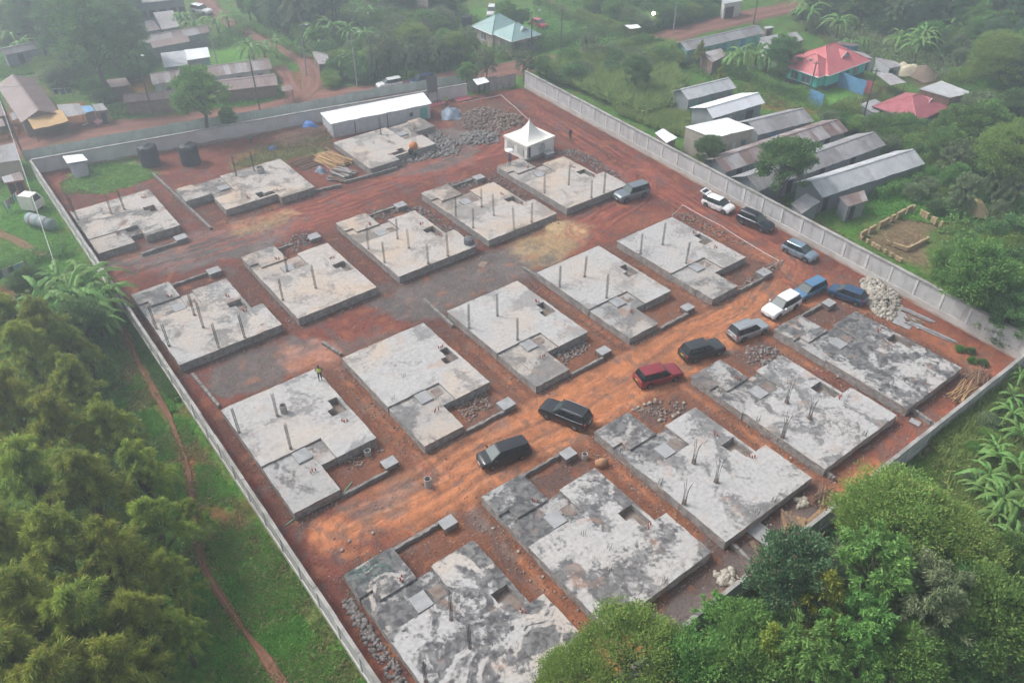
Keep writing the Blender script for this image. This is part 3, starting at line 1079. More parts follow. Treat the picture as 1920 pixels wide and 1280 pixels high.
# style: length, half width, heights (sill, belt, bonnet, roof), greenhouse (windscreen base, roof front, roof rear, tail base), wheel x
STYLE = {
    'suv':   dict(L=4.6, W=.92, belt=1.02, hood=1.02, nose=.80, roof=1.68, ws=(.98, .28), tail=(-1.92, -2.16), deck=1.02, wr=.36, wx=(1.40, -1.32)),
    'bigsuv': dict(L=4.8, W=.96, belt=1.12, hood=1.12, nose=.90, roof=1.84, ws=(.95, .45), tail=(-2.12, -2.30), deck=1.12, wr=.38, wx=(1.50, -1.38)),
    'mpv':   dict(L=4.55, W=.88, belt=.98, hood=.95, nose=.74, roof=1.58, ws=(1.42, .55), tail=(-1.95, -2.16), deck=.98, wr=.32, wx=(1.42, -1.33)),
    'hatch': dict(L=4.0, W=.85, belt=.93, hood=.92, nose=.72, roof=1.50, ws=(1.18, .42), tail=(-1.45, -1.88), deck=.95, wr=.31, wx=(1.28, -1.22)),
    'wagon': dict(L=4.4, W=.85, belt=.93, hood=.92, nose=.74, roof=1.50, ws=(1.05, .42), tail=(-1.92, -2.10), deck=.93, wr=.31, wx=(1.36, -1.22)),
}


def make_car(label, group, style, pnt, front_px, rear_px, z=.75, plate='w', rails=False, two_tone=None, hatch_open=False, door_open=False, chrome=False, roof_mat=None, scale=1.0, cat='car'):
    S = STYLE[style]
    fp, rp = at(*front_px, z), at(*rear_px, z)
    c = (fp + rp) / 2
    rz = math.atan2(fp.y - rp.y, fp.x - rp.x)
    inside = poly_sd(np.array([c.x]), np.array([c.y]), PLOT)[0] < 0
    zz = gz(c.x, c.y) if inside else .06
    E = empty('parked_car', (c.x, c.y, zz - .01), rz, label, cat, group)
    E.scale = (scale,) * 3
    L, W, wr = S['L'], S['W'], S['wr']
    hx = L / 2
    # ---- lower body loft
    xs = sorted(set([round(-hx + L * i / 34, 4) for i in range(35)]))
    rows = []
    for x in xs:
        f = x / hx
        # plan taper at nose and tail
        w = W * (1 - .10 * max(0, (f - .62) / .38) ** 2.0 - .07 * max(0, (-f - .75) / .25) ** 2.0)
        if f > .96: w *= .93
        if f < -.97: w *= .95
        wsx, _ = S['ws']
        if x > wsx:      # bonnet
            k = (x - wsx) / (hx - wsx)
            top = S['hood'] - (S['hood'] - S['nose']) * (.35 * k + .65 * max(0, (k - .55) / .45) ** 2)
            if f > .97: top -= .10
        else:
            top = S['deck']
            if f < -.96: top -= .05
        zb = .30
        arch = 0
        for wxx in S['wx']:
            d = abs(x - wxx)
            if d < wr + .07: arch = max(arch, math.sqrt((wr + .07) ** 2 - d * d) + wr - .02)
        low = max(.24 + (.10 if f > .93 or f < -.93 else 0), arch if arch else 0)
        mid = max(.62, low + .02)
        rows.append([(x, w * .6, zb), (x, w * .97, low), (x, w * 1.0, mid), (x, w * .985, max(top - .14, mid + .02)), (x, w * .90, max(top - .015, mid + .04)), (x, w * .45, max(top, mid + .05) + .02), (x, 0, max(top, mid + .05) + .03)])
    vs, fs, fm = [], [], []
    n = len(rows[0])
    full = 2 * n - 1
    for r in rows:
        vs += r + [(p_[0], -p_[1], p_[2]) for p_ in r[-2::-1]]
    for i in range(len(rows) - 1):
        for k in range(full - 1):
            fs.append((i * full + k, i * full + k + 1, (i + 1) * full + k + 1, (i + 1) * full + k))
            fm.append(1 if k in (0, full - 2) else 0)
        fs.append((i * full + full - 1, i * full, (i + 1) * full, (i + 1) * full + full - 1)); fm.append(1)
    fs.append(tuple(range(full))); fm.append(0)
    fs.append(tuple((len(rows) - 1) * full + k for k in range(full))[::-1]); fm.append(0)
    me = np_mesh('body', vs, fs, [pnt, M_TRIM], fm, True)
    fix_normals(me)
    me.set_sharp_from_angle(angle=R(38))
    body = obj('body', me, E)
    # ---- greenhouse
    wsb, wst = S['ws']
    rt, rb = S['tail']
    zb, zt = S['belt'] - .03, S['roof']
    wb, wt = W * .93, W * .74
    def gh(u, v, side):     # u 0..1 front->rear, v 0..1 belt->roof
        x = (wsb + (rb - wsb) * u) * (1 - v) + (wst + (rt - wst) * u) * v
        return x, side * (wb + (wt - wb) * v), zb + (zt - .07 - zb) * v
    N = 8
    vs, fs, fm = [], [], []
    prof = []
    for i in range(N + 1):
        u = i / N
        bx = wsb + (rb - wsb) * u
        tx = wst + (rt - wst) * u
        crown = .05 * math.sin(math.pi * min(max(u, 0.02), .98)) 
        nar = 1 - .07 * max(0, (u - .7) / .3) - .05 * max(0, (.2 - u) / .2)
        prof.append([(bx, wb * nar, zb), (tx, wt * nar, zt - .07), (tx * .995, wt * nar * .90, zt - .02), (tx * .99, 0, zt + crown * .6 - .01)])
    for r in prof:
        vs += r + [(p_[0], -p_[1], p_[2]) for p_ in r[-2::-1]]
    full = 7
    for i in range(N):
        for k in range(6):
            fs.append((i * full + k, i * full + k + 1, (i + 1) * full + k + 1, (i + 1) * full + k))
            fm.append(1 if (k in (0, 5)) else 0)
    fs.append(tuple(range(full))); fm.append(1)
    fs.append(tuple(N * full + k for k in range(full))[::-1]); fm.append(1 if not hatch_open else 1)
    me = np_mesh('cabin', vs, fs, [roof_mat or pnt, M_TRIM], fm, True)
    fix_normals(me)
    me.set_sharp_from_angle(angle=R(30))
    cabin = obj('cabin', me, E)
    # ---- windows, each its own pane
    def pane(name, q, mt, parent):
        q = [Vector(v) for v in q]
        nrm = (q[1] - q[0]).cross(q[3] - q[0]).normalized()
        cc = sum(q, Vector()) / 4
        if nrm.dot(cc - Vector((-.3, 0, 1.0))) < 0: nrm = -nrm
        q2 = [v + nrm * .012 for v in q]
        m = MB()
        m.add([*q, *q2], [(4, 5, 6, 7), (0, 1, 5, 4), (1, 2, 6, 5), (2, 3, 7, 6), (3, 0, 4, 7)])
        me = m.mesh(name, [mt])
        fix_normals(me)
        return obj(name, me, parent)
    nf = .95
    pane('windscreen', [(wsb - .02, wb * .90 * nf, zb + .03), (wsb - .02, -wb * .90 * nf, zb + .03), (wst + .02, -wt * .88 * nf, zt - .10), (wst + .02, wt * .88 * nf, zt - .10)], M_WSCREEN, cabin)
    nr = .93
    if not hatch_open:
        pane('rear_window', [(rb - .005, wb * .84 * nr, zb + .10), (rb - .005, -wb * .84 * nr, zb + .10), (rt - .02, -wt * .82 * nr, zt - .14), (rt - .02, wt * .82 * nr, zt - .14)], M_GLASS, cabin)
    # body-colour pillars between panes
    for s in (-1, 1):
        cuts = [(.06, .36), (.39, .66), (.70, .93)] if style in ('suv', 'bigsuv', 'mpv', 'wagon') else [(.08, .44), (.48, .84)]
        for u0, u1 in cuts:
            def P(u, v):
                x, y, zq = gh(u, v, s)
                nar = 1 - .07 * max(0, (u - .7) / .3) - .05 * max(0, (.2 - u) / .2)
                return (x, y * nar, zq)
            pane('side_window', [P(u0, .12), P(u1, .12), P(u1 - .01, .92), P(u0 + .012, .92)], M_GLASS, cabin)
        if chrome:
            m = MB()
            pts_ = []
            for u in np.linspace(.04, .96, 9):
                x, y, zq = gh(u, .06, s)
                pts_.append((x, y * (1 - .07 * max(0, (u - .7) / .3) - .05 * max(0, (.2 - u) / .2)) + s * .02, zq))
            m.tube(pts_, .018, 4)
            m.build('chrome_strip', M_CHROME, cabin)
        if rails:
            m = MB()
            m.tube([(wst - .12, s * wt * .86, zt - .01), (wst - .25, s * wt * .88, zt + .05), (rt + .4, s * wt * .84, zt + .05), (rt + .22, s * wt * .82, zt - .01)], .022, 5)
            m.build('roof_rail', M_CHROME if chrome or rails == 2 else M_TRIM, cabin)
        # mirror
        m = MB().box((wsb - .28, s * (W + .09), S['belt'] + .06), (.14, .20, .14), taper=.8)
        m.build('wing_mirror', pnt, body)
        # lamps
        MB().box((hx - .20, s * W * .66, S['nose'] - .10), (.36, .34, .13), rz=-s * .30, taper=.75).build('headlight', M_LAMP, body)
        MB().box((-hx + .09, s * W * .80, S['deck'] - .16), (.16, .20, .36), taper=.85).build('tail_light', M_TAIL, body)
        # wheels
        for wxx in S['wx']:
            wo_ = empty('wheel', (wxx, s * (W - .10), wr), 0, parent=E)
            wo_.rotation_euler = (R(-90) * s, 0, 0)
            wo_.scale = (wr / .345,) * 2 + (1,)
            obj('tyre', _w, wo_)
            obj('rim', _r, wo_)
        # door shut lines and handles
        m = MB()
        for xx in (.85, -.12, -1.05):
            if xx < wsb: m.box((xx, s * (W * .995 + .004), .72), (.014, .012, .5))
        m.build('door_gap', M_TRIM, body)
        MB().box((.05, s * (W + .012), .86), (.16, .03, .03)).box((-.95, s * (W + .012), .88), (.16, .03, .03)).build('door_handle', pnt, body)
    # grille, bumpers and plates
    MB().box((hx - .06, 0, S['nose'] - .16), (.10, W * .95, .16), taper=.9).build('grille', M_TRIM, body)
    MB().box((hx - .04, 0, .38), (.12, W * 1.4, .14)).build('front_bumper', M_TRIM, body)
    MB().box((-hx + .04, 0, .42), (.12, W * 1.5, .18)).build('rear_bumper', M_TRIM, body)
    MB().box((hx + .03, 0, .45), (.02, .50, .11)).build('number_plate', M_PLATE_W, body)
    MB().box((-hx - .03, 0, S['deck'] - .24), (.02, .44, .13)).build('number_plate', M_PLATE_Y if plate == 'y' else M_PLATE_W, body)
    if hatch_open:
        M = Matrix.Rotation(R(12), 3, 'Y')
        m = MB().box((rt - .55, 0, zt + .12), (1.0, W * 1.5, .07), M=M)
        tg = m.build('tailgate', pnt, E)
        MB().box((rt - .60, 0, zt + .165), (.5, W * 1.2, .02), M=M).build('rear_window', M_GLASS, tg)
        MB().box((-hx + .12, 0, .95), (.10, W * 1.5, .7)).build('boot_opening', M_TRIM, E)
    if door_open:
        d = empty('open_door', (.80, -W, .3), R(-58), parent=E)
        MB().box((-.5, -.02, .38), (1.0, .06, .72)).build('door_panel', pnt, d)
        MB().box((-.55, .05, .98), (.75, .03, .42)).build('door_window', M_GLASS, d)
    return E


P_BLACK = car_paint('black_paint', (.012, .013, .016))
P_BLACK2 = car_paint('black_blue_paint', (.012, .016, .028))
P_RED = car_paint('crimson_paint', (.26, .018, .03))
P_DARK = car_paint('charcoal_paint', (.030, .031, .034))
P_SILVER = car_paint('silver_paint', (.40, .42, .43), .5)
P_WHITE = car_paint('white_paint', (.78, .78, .77), 0)
P_BLUE = car_paint('sky_blue_paint', (.10, .24, .40), .3)
P_NAVY = car_paint('navy_paint', (.025, .075, .16), .3)
P_ICE = car_paint('ice_blue_paint', (.27, .36, .44), .5)
P_GREY = car_paint('grey_paint', (.20, .23, .25), .5)
P_BRED = car_paint('bright_red_paint', (.42, .02, .035), .1)
P_INDIGO = car_paint('indigo_paint', (.025, .04, .11), .2)
G = 'cars parked along the site road'
make_car('black people carrier parked across the near lane by the concrete ring', G, 'mpv', P_BLACK, (902, 862), (987, 834))
make_car('black estate with chrome window line turned towards the passage', G, 'suv', P_BLACK, (1020, 758), (1102, 791), chrome=True, rails=True, scale=1.03)
make_car('crimson car with yellow rear plate', G, 'suv', P_RED, (1273, 690), (1196, 711), plate='y')
make_car('charcoal car with yellow rear plate behind the crimson one', G, 'suv', P_DARK, (1349, 645), (1284, 664), plate='y')
make_car('silver car with a pale roof, tail towards the charcoal car', G, 'suv', P_SILVER, (1434, 605), (1373, 627), rails=2, scale=.97)
make_car('white car nose to tail with the sky-blue one', G, 'suv', P_WHITE, (1435, 589), (1495, 555), scale=1.02)
make_car('sky-blue car tucked behind the white one', G, 'mpv', P_BLUE, (1493, 553), (1543, 527), scale=.95)
make_car('navy hatchback against the heap of pale rubble', G, 'hatch', P_NAVY, (1560, 539), (1620, 561))
make_car('ice-blue hatchback alone on the road by the long wall', G, 'hatch', P_ICE, (1528, 482), (1472, 456), scale=1.03)
make_car('blue-black car with silver roof rails by the long wall', G, 'suv', P_BLACK2, (1444, 425), (1390, 402), chrome=True, rails=2)
make_car('white hatchback with its tailgate raised', G, 'hatch', P_WHITE, (1372, 391), (1323, 371), hatch_open=True, scale=1.03)
make_car('grey off-roader with its side door open', G, 'bigsuv', P_GREY, (1156, 370), (1213, 353), door_open=True)
G2 = 'cars outside the wall'
make_car('white estate car parked on the road behind the wall', G2, 'wagon', P_WHITE, (708, 160), (752, 152))
make_car('indigo car parked on the road beside the notice board', G2, 'wagon', P_INDIGO, (769, 153), (812, 145))
make_car('white off-roader parked behind the teal-roofed house', G2, 'bigsuv', P_WHITE, (919, 33), (924, 12), scale=.95)
make_car('bright red car on the lawn of the teal-roofed house', G2, 'hatch', P_BRED, (1028, 51), (994, 37))
make_car('white van half hidden by banana leaves on the side lane', G2, 'bigsuv', P_WHITE, (390, 22), (366, 17), cat='van')
# ================================================================ PLANTS
def leaf_mat(name, c1, c2, c3, trans=.25, rough=.6, tip=None):
    """c1..c3: leaf colours picked leaf by leaf; branch-sized drift on top; nothing tied to the light"""
    t = NT(name, rough, .25)
    g = t.n('NewGeometry')
    oi = t.n('ObjectInfo')
    rnd = g.outputs['Random Per Island']
    p = t.pos(kind='object')
    br = t.noise(p, .55, 3.0)
    a = t.mix(t.ramp(br, .38, .62), c1, c2)
    c = t.mix(t.ramp(rnd, .55, 1.0, 0, .8), a, c3)
    if tip is not None:
        c = t.mix(t.ramp(rnd, .0, .08, 1, 0), c, tip)
    hsv = t.n('HueSaturation', Color=c)
    t.set(hsv.inputs['Hue'], t.math('ADD', t.math('MULTIPLY', oi.outputs['Random'], .03), .485))
    t.set(hsv.inputs['Value'], t.math('ADD', t.math('MULTIPLY', oi.outputs['Random'], .40), 1.08))
    hsv.inputs['Saturation'].default_value = .92
    t.color(hsv.outputs[0])
    tr = t.n('BsdfTranslucent')
    t.set(tr.inputs[0], hsv.outputs[0])
    ms = t.n('MixShader')
    ms.inputs[0].default_value = trans
    out = t.t.nodes['Material Output']
    t.t.links.new(t.b.outputs[0], ms.inputs[1])
    t.t.links.new(tr.outputs[0], ms.inputs[2])
    t.t.links.new(ms.outputs[0], out.inputs['Surface'])
    return t.m


LM_FEATHER = leaf_mat('feather_foliage', (.125, .205, .028), (.25, .315, .03), (.40, .42, .045), .42, tip=(.38, .21, .07))
LM_DARK = leaf_mat('dark_foliage', (.07, .16, .05), (.115, .22, .062), (.175, .285, .08), .35)
LM_MID = leaf_mat('green_foliage', (.095, .215, .042), (.15, .285, .055), (.21, .34, .075), .4)
LM_OLIVE = leaf_mat('olive_foliage', (.14, .255, .045), (.20, .31, .055), (.275, .36, .07), .4, tip=(.30, .20, .09))
LM_BRIGHT = leaf_mat('bright_foliage', (.11, .25, .05), (.155, .31, .06), (.235, .37, .08), .4)
LM_YELLOW = leaf_mat('yellowing_foliage', (.17, .25, .03), (.28, .325, .03), (.39, .39, .045), .4)
LM_SILVER = leaf_mat('silvery_foliage', (.135, .20, .085), (.195, .25, .115), (.29, .33, .18), .35)
LM_BLUE = leaf_mat('bluish_foliage', (.06, .145, .07), (.09, .185, .075), (.13, .23, .10), .3, tip=(.30, .13, .11))
LM_MAIZE = leaf_mat('maize_foliage', (.17, .28, .065), (.245, .34, .085), (.38, .40, .13), .45)
LM_GRASS = leaf_mat('grass_blades', (.075, .25, .025), (.125, .32, .035), (.24, .35, .07), .35)
LM_DRY = leaf_mat('dry_weeds', (.24, .21, .085), (.18, .195, .07), (.36, .29, .13), .3)
LM_BANANA = leaf_mat('banana_leaf', (.12, .25, .05), (.16, .29, .06), (.23, .34, .085), .4, .45)
M_BARK = paint('bark', (.13, .10, .075), (.075, .06, .048), 3, .95, .6)
M_BARK_L = paint('pale_bark', (.24, .21, .18), (.14, .12, .10), 3, .95, .5)
M_STEMB = paint('banana_stem', (.16, .17, .07), (.12, .09, .05), 3, .8, .2)


def leaf_quads(P, D, ln, wd, rs, fold=.25):
    """diamond leaves at P along D"""
    n = len(P)
    D = D / (np.linalg.norm(D, axis=1, keepdims=True) + 1e-9)
    r = rs.normal(size=(n, 3))
    S = np.cross(D, r)
    S /= (np.linalg.norm(S, axis=1, keepdims=True) + 1e-9)
    Nn = np.cross(S, D)
    ln = np.asarray(ln).reshape(-1, 1) * np.ones((n, 1))
    wd = np.asarray(wd).reshape(-1, 1) * np.ones((n, 1))
    mid = P + D * ln * .45 + Nn * ln * fold * .2
    tip = P + D * ln - Nn * ln * fold * .25
    V = np.stack([P, mid + S * wd * .5, tip, mid - S * wd * .5], 1).reshape(-1, 3)
    F = np.arange(4 * n).reshape(n, 4)
    return V, F


def crown(seed, rx, rz, zc, ntip, nleaf, ln, wd, clump, droop=0.0, shape='round', up=.3, inner=.35, lobes=5, out=1.0, spray=0.0, flat=.5):
    """leaf clumps at branch tips through the crown's volume; returns verts, faces, tips"""
    rs = np.random.default_rng(seed)
    # tip directions
    d = rs.normal(size=(ntip, 3))
    d /= np.linalg.norm(d, axis=1, keepdims=True)
    d[:, 2] = np.where(d[:, 2] < -.45, -d[:, 2], d[:, 2])
    lob = rs.normal(size=(lobes, 3)); lob /= np.linalg.norm(lob, axis=1, keepdims=True)
    lump = np.max(d @ lob.T, axis=1)
    rad = (inner + (1 - inner) * rs.random(ntip) ** .55) * (.74 + .30 * np.clip(lump, 0, 1) + rs.normal(size=ntip) * .05)
    if shape == 'cone':
        zf = (d[:, 2] * .5 + .5)
        taper = (1.15 - zf) ** .8
    elif shape == 'umbrella':
        taper = np.where(d[:, 2] > 0, 1.0, .85)
    else:
        taper = np.ones(ntip)
    tips = np.stack([d[:, 0] * rx * rad * taper, d[:, 1] * rx * rad * taper, zc + d[:, 2] * rz * rad], 1)
    k = max(1, nleaf // ntip)
    n = ntip * k
    C = np.repeat(tips, k, axis=0)
    od = tips - np.array([0, 0, zc - rz * .3])
    od /= (np.linalg.norm(od, axis=1, keepdims=True) + 1e-9)
    if spray > 0:      # leaves ranked along a curved twig
        axd = od + rs.normal(size=(ntip, 3)) * .35
        axd /= (np.linalg.norm(axd, axis=1, keepdims=True) + 1e-9)
        u = rs.random(n)
        A = np.repeat(axd, k, axis=0)
        Ls = np.repeat(spray * rs.uniform(.6, 1.3, ntip), k)
        P = C + A * (u * Ls)[:, None] + rs.normal(size=(n, 3)) * clump * (.35 + .65 * u)[:, None]
        P[:, 2] += (up * u - (droop + up) * u * u) * Ls
        D = A * .8 + rs.normal(size=(n, 3)) * .5
        D[:, 2] += up - (droop + up) * 2 * u
    else:
        off = rs.normal(size=(n, 3)) * clump
        off[:, 2] *= flat
        P = C + off
        D = np.repeat(od, k, axis=0) * out + rs.normal(size=(n, 3)) * .55
        D[:, 2] += up - droop
    V, F = leaf_quads(P, D, ln * rs.uniform(.65, 1.3, n), wd * rs.uniform(.7, 1.3, n), rs)
    return V, F, tips


def trunk_mesh(seed, h, r, tips, nlimb=12, z0=.35, mat_=None):
    rs = np.random.default_rng(seed)
    m = MB()
    pts = [(rs.normal() * .08 * k, rs.normal() * .08 * k, h * k / 5) for k in range(6)]
    pts[0] = (0, 0, -.3)
    m.tube(pts, [r * 1.25, r, r * .85, r * .65, r * .45, r * .2], 8)
    sel = rs.permutation(len(tips))[:nlimb]
    for i in sel:
        t_ = Vector(tips[i])
        zs = min(max(h * z0, t_.z * rs.uniform(.45, .75)), h * .9)
        k = zs / h * 5
        i0 = min(int(k), 4)
        b = Vector(pts[i0]).lerp(Vector(pts[i0 + 1]), k - i0)
        mid = b.lerp(t_, .5) + Vector((0, 0, .15 * (t_ - b).length))
        m.tube([b, mid, t_], [r * .38, r * .24, r * .07], 5, cap=False)
    return m.mesh('trunk', [mat_ or M_BARK], True)


PROTO = {}


def proto(kind, seed, mat_, h, tr, **kw):
    V, F, tips = crown(seed, **kw)
    me = np_mesh('crown', V, F, [mat_])
    tm = trunk_mesh(seed + 50, h, tr, tips, 24)
    PROTO.setdefault(kind, []).append((tm, me))


# feathery drooping trees (left grove)
for s in (1, 2, 3):
    proto('feather', s, LM_FEATHER, 9.5, .22, rx=3.2, rz=4.8, zc=6.0, ntip=130, nleaf=27000, ln=.38, wd=.048, clump=.13, droop=.65, up=.5, inner=.2, lobes=9, spray=1.25, shape='cone')
for s in (11, 12):
    proto('round', s, LM_OLIVE, 6.5, .26, rx=4.2, rz=3.2, zc=5.2, ntip=270, nleaf=30000, ln=.23, wd=.10, clump=.36, droop=.1, inner=.6, lobes=12, flat=.42)
for s in (21, 22):
    proto('mid', s, LM_MID, 6.0, .22, rx=3.0, rz=3.4, zc=4.6, ntip=105, nleaf=16000, ln=.29, wd=.14, clump=.30, inner=.4, lobes=9, flat=.45)
for s in (31, 32):
    proto('dark', s, LM_DARK, 6.5, .22, rx=3.0, rz=3.6, zc=4.8, ntip=95, nleaf=14000, ln=.30, wd=.14, clump=.30, inner=.4, lobes=8, flat=.45)
for s in (41,):
    proto('bright', s, LM_BRIGHT, 7.0, .18, rx=2.4, rz=3.5, zc=5.0, ntip=90, nleaf=11000, ln=.34, wd=.12, clump=.16, up=.9, droop=.2, inner=.3, lobes=10, spray=.9)
for s in (51,):
    proto('yellow', s, LM_YELLOW, 7.0, .15, rx=1.8, rz=3.7, zc=5.0, ntip=70, nleaf=7500, ln=.34, wd=.12, clump=.17, up=.7, droop=.2, inner=.3, shape='cone', lobes=9, spray=.8)
for s in (61,):
    proto('silver', s, LM_SILVER, 7.0, .16, rx=2.2, rz=3.6, zc=5.0, ntip=90, nleaf=11000, ln=.34, wd=.085, clump=.17, up=.6, droop=.4, inner=.3, lobes=9, spray=1.0)
for s in (71,):
    proto('blue', s, LM_BLUE, 7.0, .2, rx=2.8, rz=3.8, zc=5.0, ntip=130, nleaf=15000, ln=.27, wd=.12, clump=.28, inner=.4, lobes=8, flat=.45)
# tall loose roadside giants
for s in (81,):
    proto('tall', s, LM_DARK, 14.0, .34, rx=4.6, rz=6.6, zc=9.0, ntip=190, nleaf=26000, ln=.34, wd=.13, clump=.42, inner=.3, lobes=12, droop=.1, flat=.5)
# shrubs
for s, mt in ((91, LM_MID), (92, LM_DARK), (93, LM_SILVER), (94, LM_OLIVE)):
    V, F, tips = crown(s, 1.6, 1.3, 1.15, 90, 6500, .22, .11, .24, inner=.4, lobes=7)
    PROTO.setdefault('shrub', []).append((trunk_mesh(s + 50, 1.6, .07, tips, 8), np_mesh('crown', V, F, [mt])))

_tc = {}


def tree(kind, loc, label, s=1.0, rz=None, group=None, name='tree', var=None, sz=None, cat='tree'):
    lst = PROTO[kind]
    k = _tc.get(kind, 0)
    _tc[kind] = k + 1
    tm, cm = lst[(k if var is None else var) % len(lst)]
    E = empty(name, loc, random.uniform(0, 6.28) if rz is None else rz, label, cat, group)
    E.scale = (s, s, sz or s)
    obj('trunk', tm, E)
    obj('crown', cm, E)
    return E


def tree_px(kind, px, py, zt, label, s=1.0, **kw):
    """place a tree whose crown centre (height zt) shows at a pixel"""
    p = at(px, py, zt)
    return tree(kind, (p.x, p.y, -.05), label, s, **kw)


# ---- bananas: every big leaf is its own part
def banana_leaf_mesh(seed, ln=2.3, wd=.62):
    rs = random.Random(seed)
    n = 15
    vs, fs = [], []
    for i in range(n + 1):
        u = i / n
        x = ln * (u - .18 * u * u)
        z = ln * (.62 * u - .95 * u ** 2.1)
        w = wd * .5 * (math.sin(math.pi * min(1, u * .93 + .07)) ** .6) * (1 if i < n else .1)
        w *= 1.0 if i % 2 else rs.uniform(.62, .9)
        if i == 0: w = .05
        j = rs.uniform(-.03, .03)
        vs += [(x, w + j, z - .25 * w + rs.uniform(-.10, .04)), (x, 0, z + .03), (x, -w + j, z - .25 * w + rs.uniform(-.10, .04))]
    for i in range(n):
        a = i * 3
        fs += [(a, a + 1, a + 4, a + 3), (a + 1, a + 2, a + 5, a + 4)]
    return np_mesh('leaf', vs, fs, [LM_BANANA])


BL = [banana_leaf_mesh(i, ln, wd) for i, (ln, wd) in enumerate([(2.7, .46), (2.2, .42), (3.1, .48)])]
BSTEM = MB().tube([(0, 0, -.1), (.03, 0, 1.0), (.02, .03, 2.1)], [.17, .14, .09], 8).mesh('stem', [M_STEMB], True)


def banana(loc, label, s=1.0, nl=9, group='banana plants'):
    E = empty('banana_plant', loc, random.uniform(0, 6.28), label, 'banana plant', group)
    E.scale = (s,) * 3
    obj('stem', BSTEM, E)
    for k in range(nl):
        a = k * 2.4 + random.uniform(-.3, .3)
        l = obj('leaf', BL[k % 3], E, (.05 * math.cos(a), .05 * math.sin(a), 1.95 + .04 * k), (random.uniform(-.15, .15), -R(random.uniform(-8, 42) * (k / nl) + 2), a), random.uniform(.8, 1.1))
    return E


# ---- blades for grass, maize and weeds
def blades(name, xy, h, w, mat_, lean=.35, seed=0, z=0.0, per=1, kind='stuff', label=None):
    rs = np.random.default_rng(seed)
    P = np.repeat(np.asarray(xy), per, axis=0)
    n = len(P)
    P = P + rs.normal(size=P.shape) * (.10 if per > 1 else 0)
    P = np.column_stack([P, np.full(n, z) if np.isscalar(z) else np.repeat(z, per)])
    D = rs.normal(size=(n, 3)) * lean
    D[:, 2] = 1
    V, F = leaf_quads(P, D, h * rs.uniform(.5, 1.3, n), w * rs.uniform(.7, 1.3, n), rs, fold=.8)
    o = obj(name, np_mesh(name, V, F, [mat_]))
    return tag(o, label, None, None, kind)


def scatter(poly_px, n, seed, z=0.0, poly=None, avoid=None):
    rs = np.random.default_rng(seed)
    pl = poly if poly is not None else px_poly(poly_px, z)
    a = np.array(pl)
    lo, hi = a.min(0), a.max(0)
    out = []
    while len(out) < n:
        q_ = rs.uniform(lo, hi, (n * 2, 2))
        keep_ = poly_sd(q_[:, 0], q_[:, 1], pl) < 0
        if avoid is not None:
            keep_ &= avoid(q_[:, 0], q_[:, 1])
        out += list(q_[keep_])
    return np.array(out[:n])


def hedge(px, label, hw=.7, h=1.5, dens=340, seed=0, mat_=None, z=0, name='hedge', group='clipped hedges'):
    """continuous leafy hedge along a pixel polyline"""
    rs = np.random.default_rng(seed)
    pts = [at(x, y, z) for x, y in px]
    Ps, m = [], MB()
    for a, b in zip(pts[:-1], pts[1:]):
        L = (b - a).length
        n = int(L * dens)
        u = rs.random(n)
        d = (b - a).normalized()
        nr = Vector((-d.y, d.x, 0))
        f = rs.uniform(-1, 1, n)
        top = h * (.82 + .3 * vnoise(u * L * .7 + a.x, np.full(n, a.y), seed))
        zz_ = top * (1 - rs.random(n) ** 2.2)
        edge_ = hw * (.8 + .5 * vnoise(u * L * .6 + a.x, f * 2, seed + 3)) * np.where(zz_ > top * .75, .85, 1.0)
        P = np.stack([a.x + d.x * L * u + nr.x * f * edge_, a.y + d.y * L * u + nr.y * f * edge_, zz_], 1)
        Ps.append(P)
        k = max(2, int(L / 1.2))
        for j in range(k):
            c = a.lerp(b, (j + .5) / k)
            m.tube([(c.x, c.y, -.1), (c.x + .1, c.y, h * .55)], [.05, .03], 4, cap=False)
    P = np.concatenate(Ps)
    D = rs.normal(size=P.shape); D[:, 2] += .5
    V, F = leaf_quads(P, D, .24 * rs.uniform(.6, 1.3, len(P)), .12, rs)
    o = pts[0].copy()
    E = empty(name, (o.x, o.y, 0), 0, label, 'hedge', group)
    V = V - np.array([o.x, o.y, 0])
    obj('foliage', np_mesh('foliage', V, F, [mat_ or LM_MID]), E)
    m.v = [(v[0] - o.x, v[1] - o.y, v[2]) for v in m.v]
    m.build('stem', M_BARK, E)
    return E
# ================================================================ BUILDINGS
def tin(name, c, c2, rough=.55, scale=1.2, metal=.0):
    t = NT(name, rough, .4)
    p = t.pos()
    n1_ = t.noise(p, scale, 6, .3)
    st = t.noise(t.pos(scale=(1, 1, .2)), 5.0, 4)
    cc = t.mix(t.ramp(n1_, .38, .66), c, c2)
    cc = t.mix(t.ramp(st, .55, .75, 0, .4), cc, tuple(x * .7 for x in c2))
    t.color(cc)
    t.b.inputs['Metallic'].default_value = metal
    return t.m


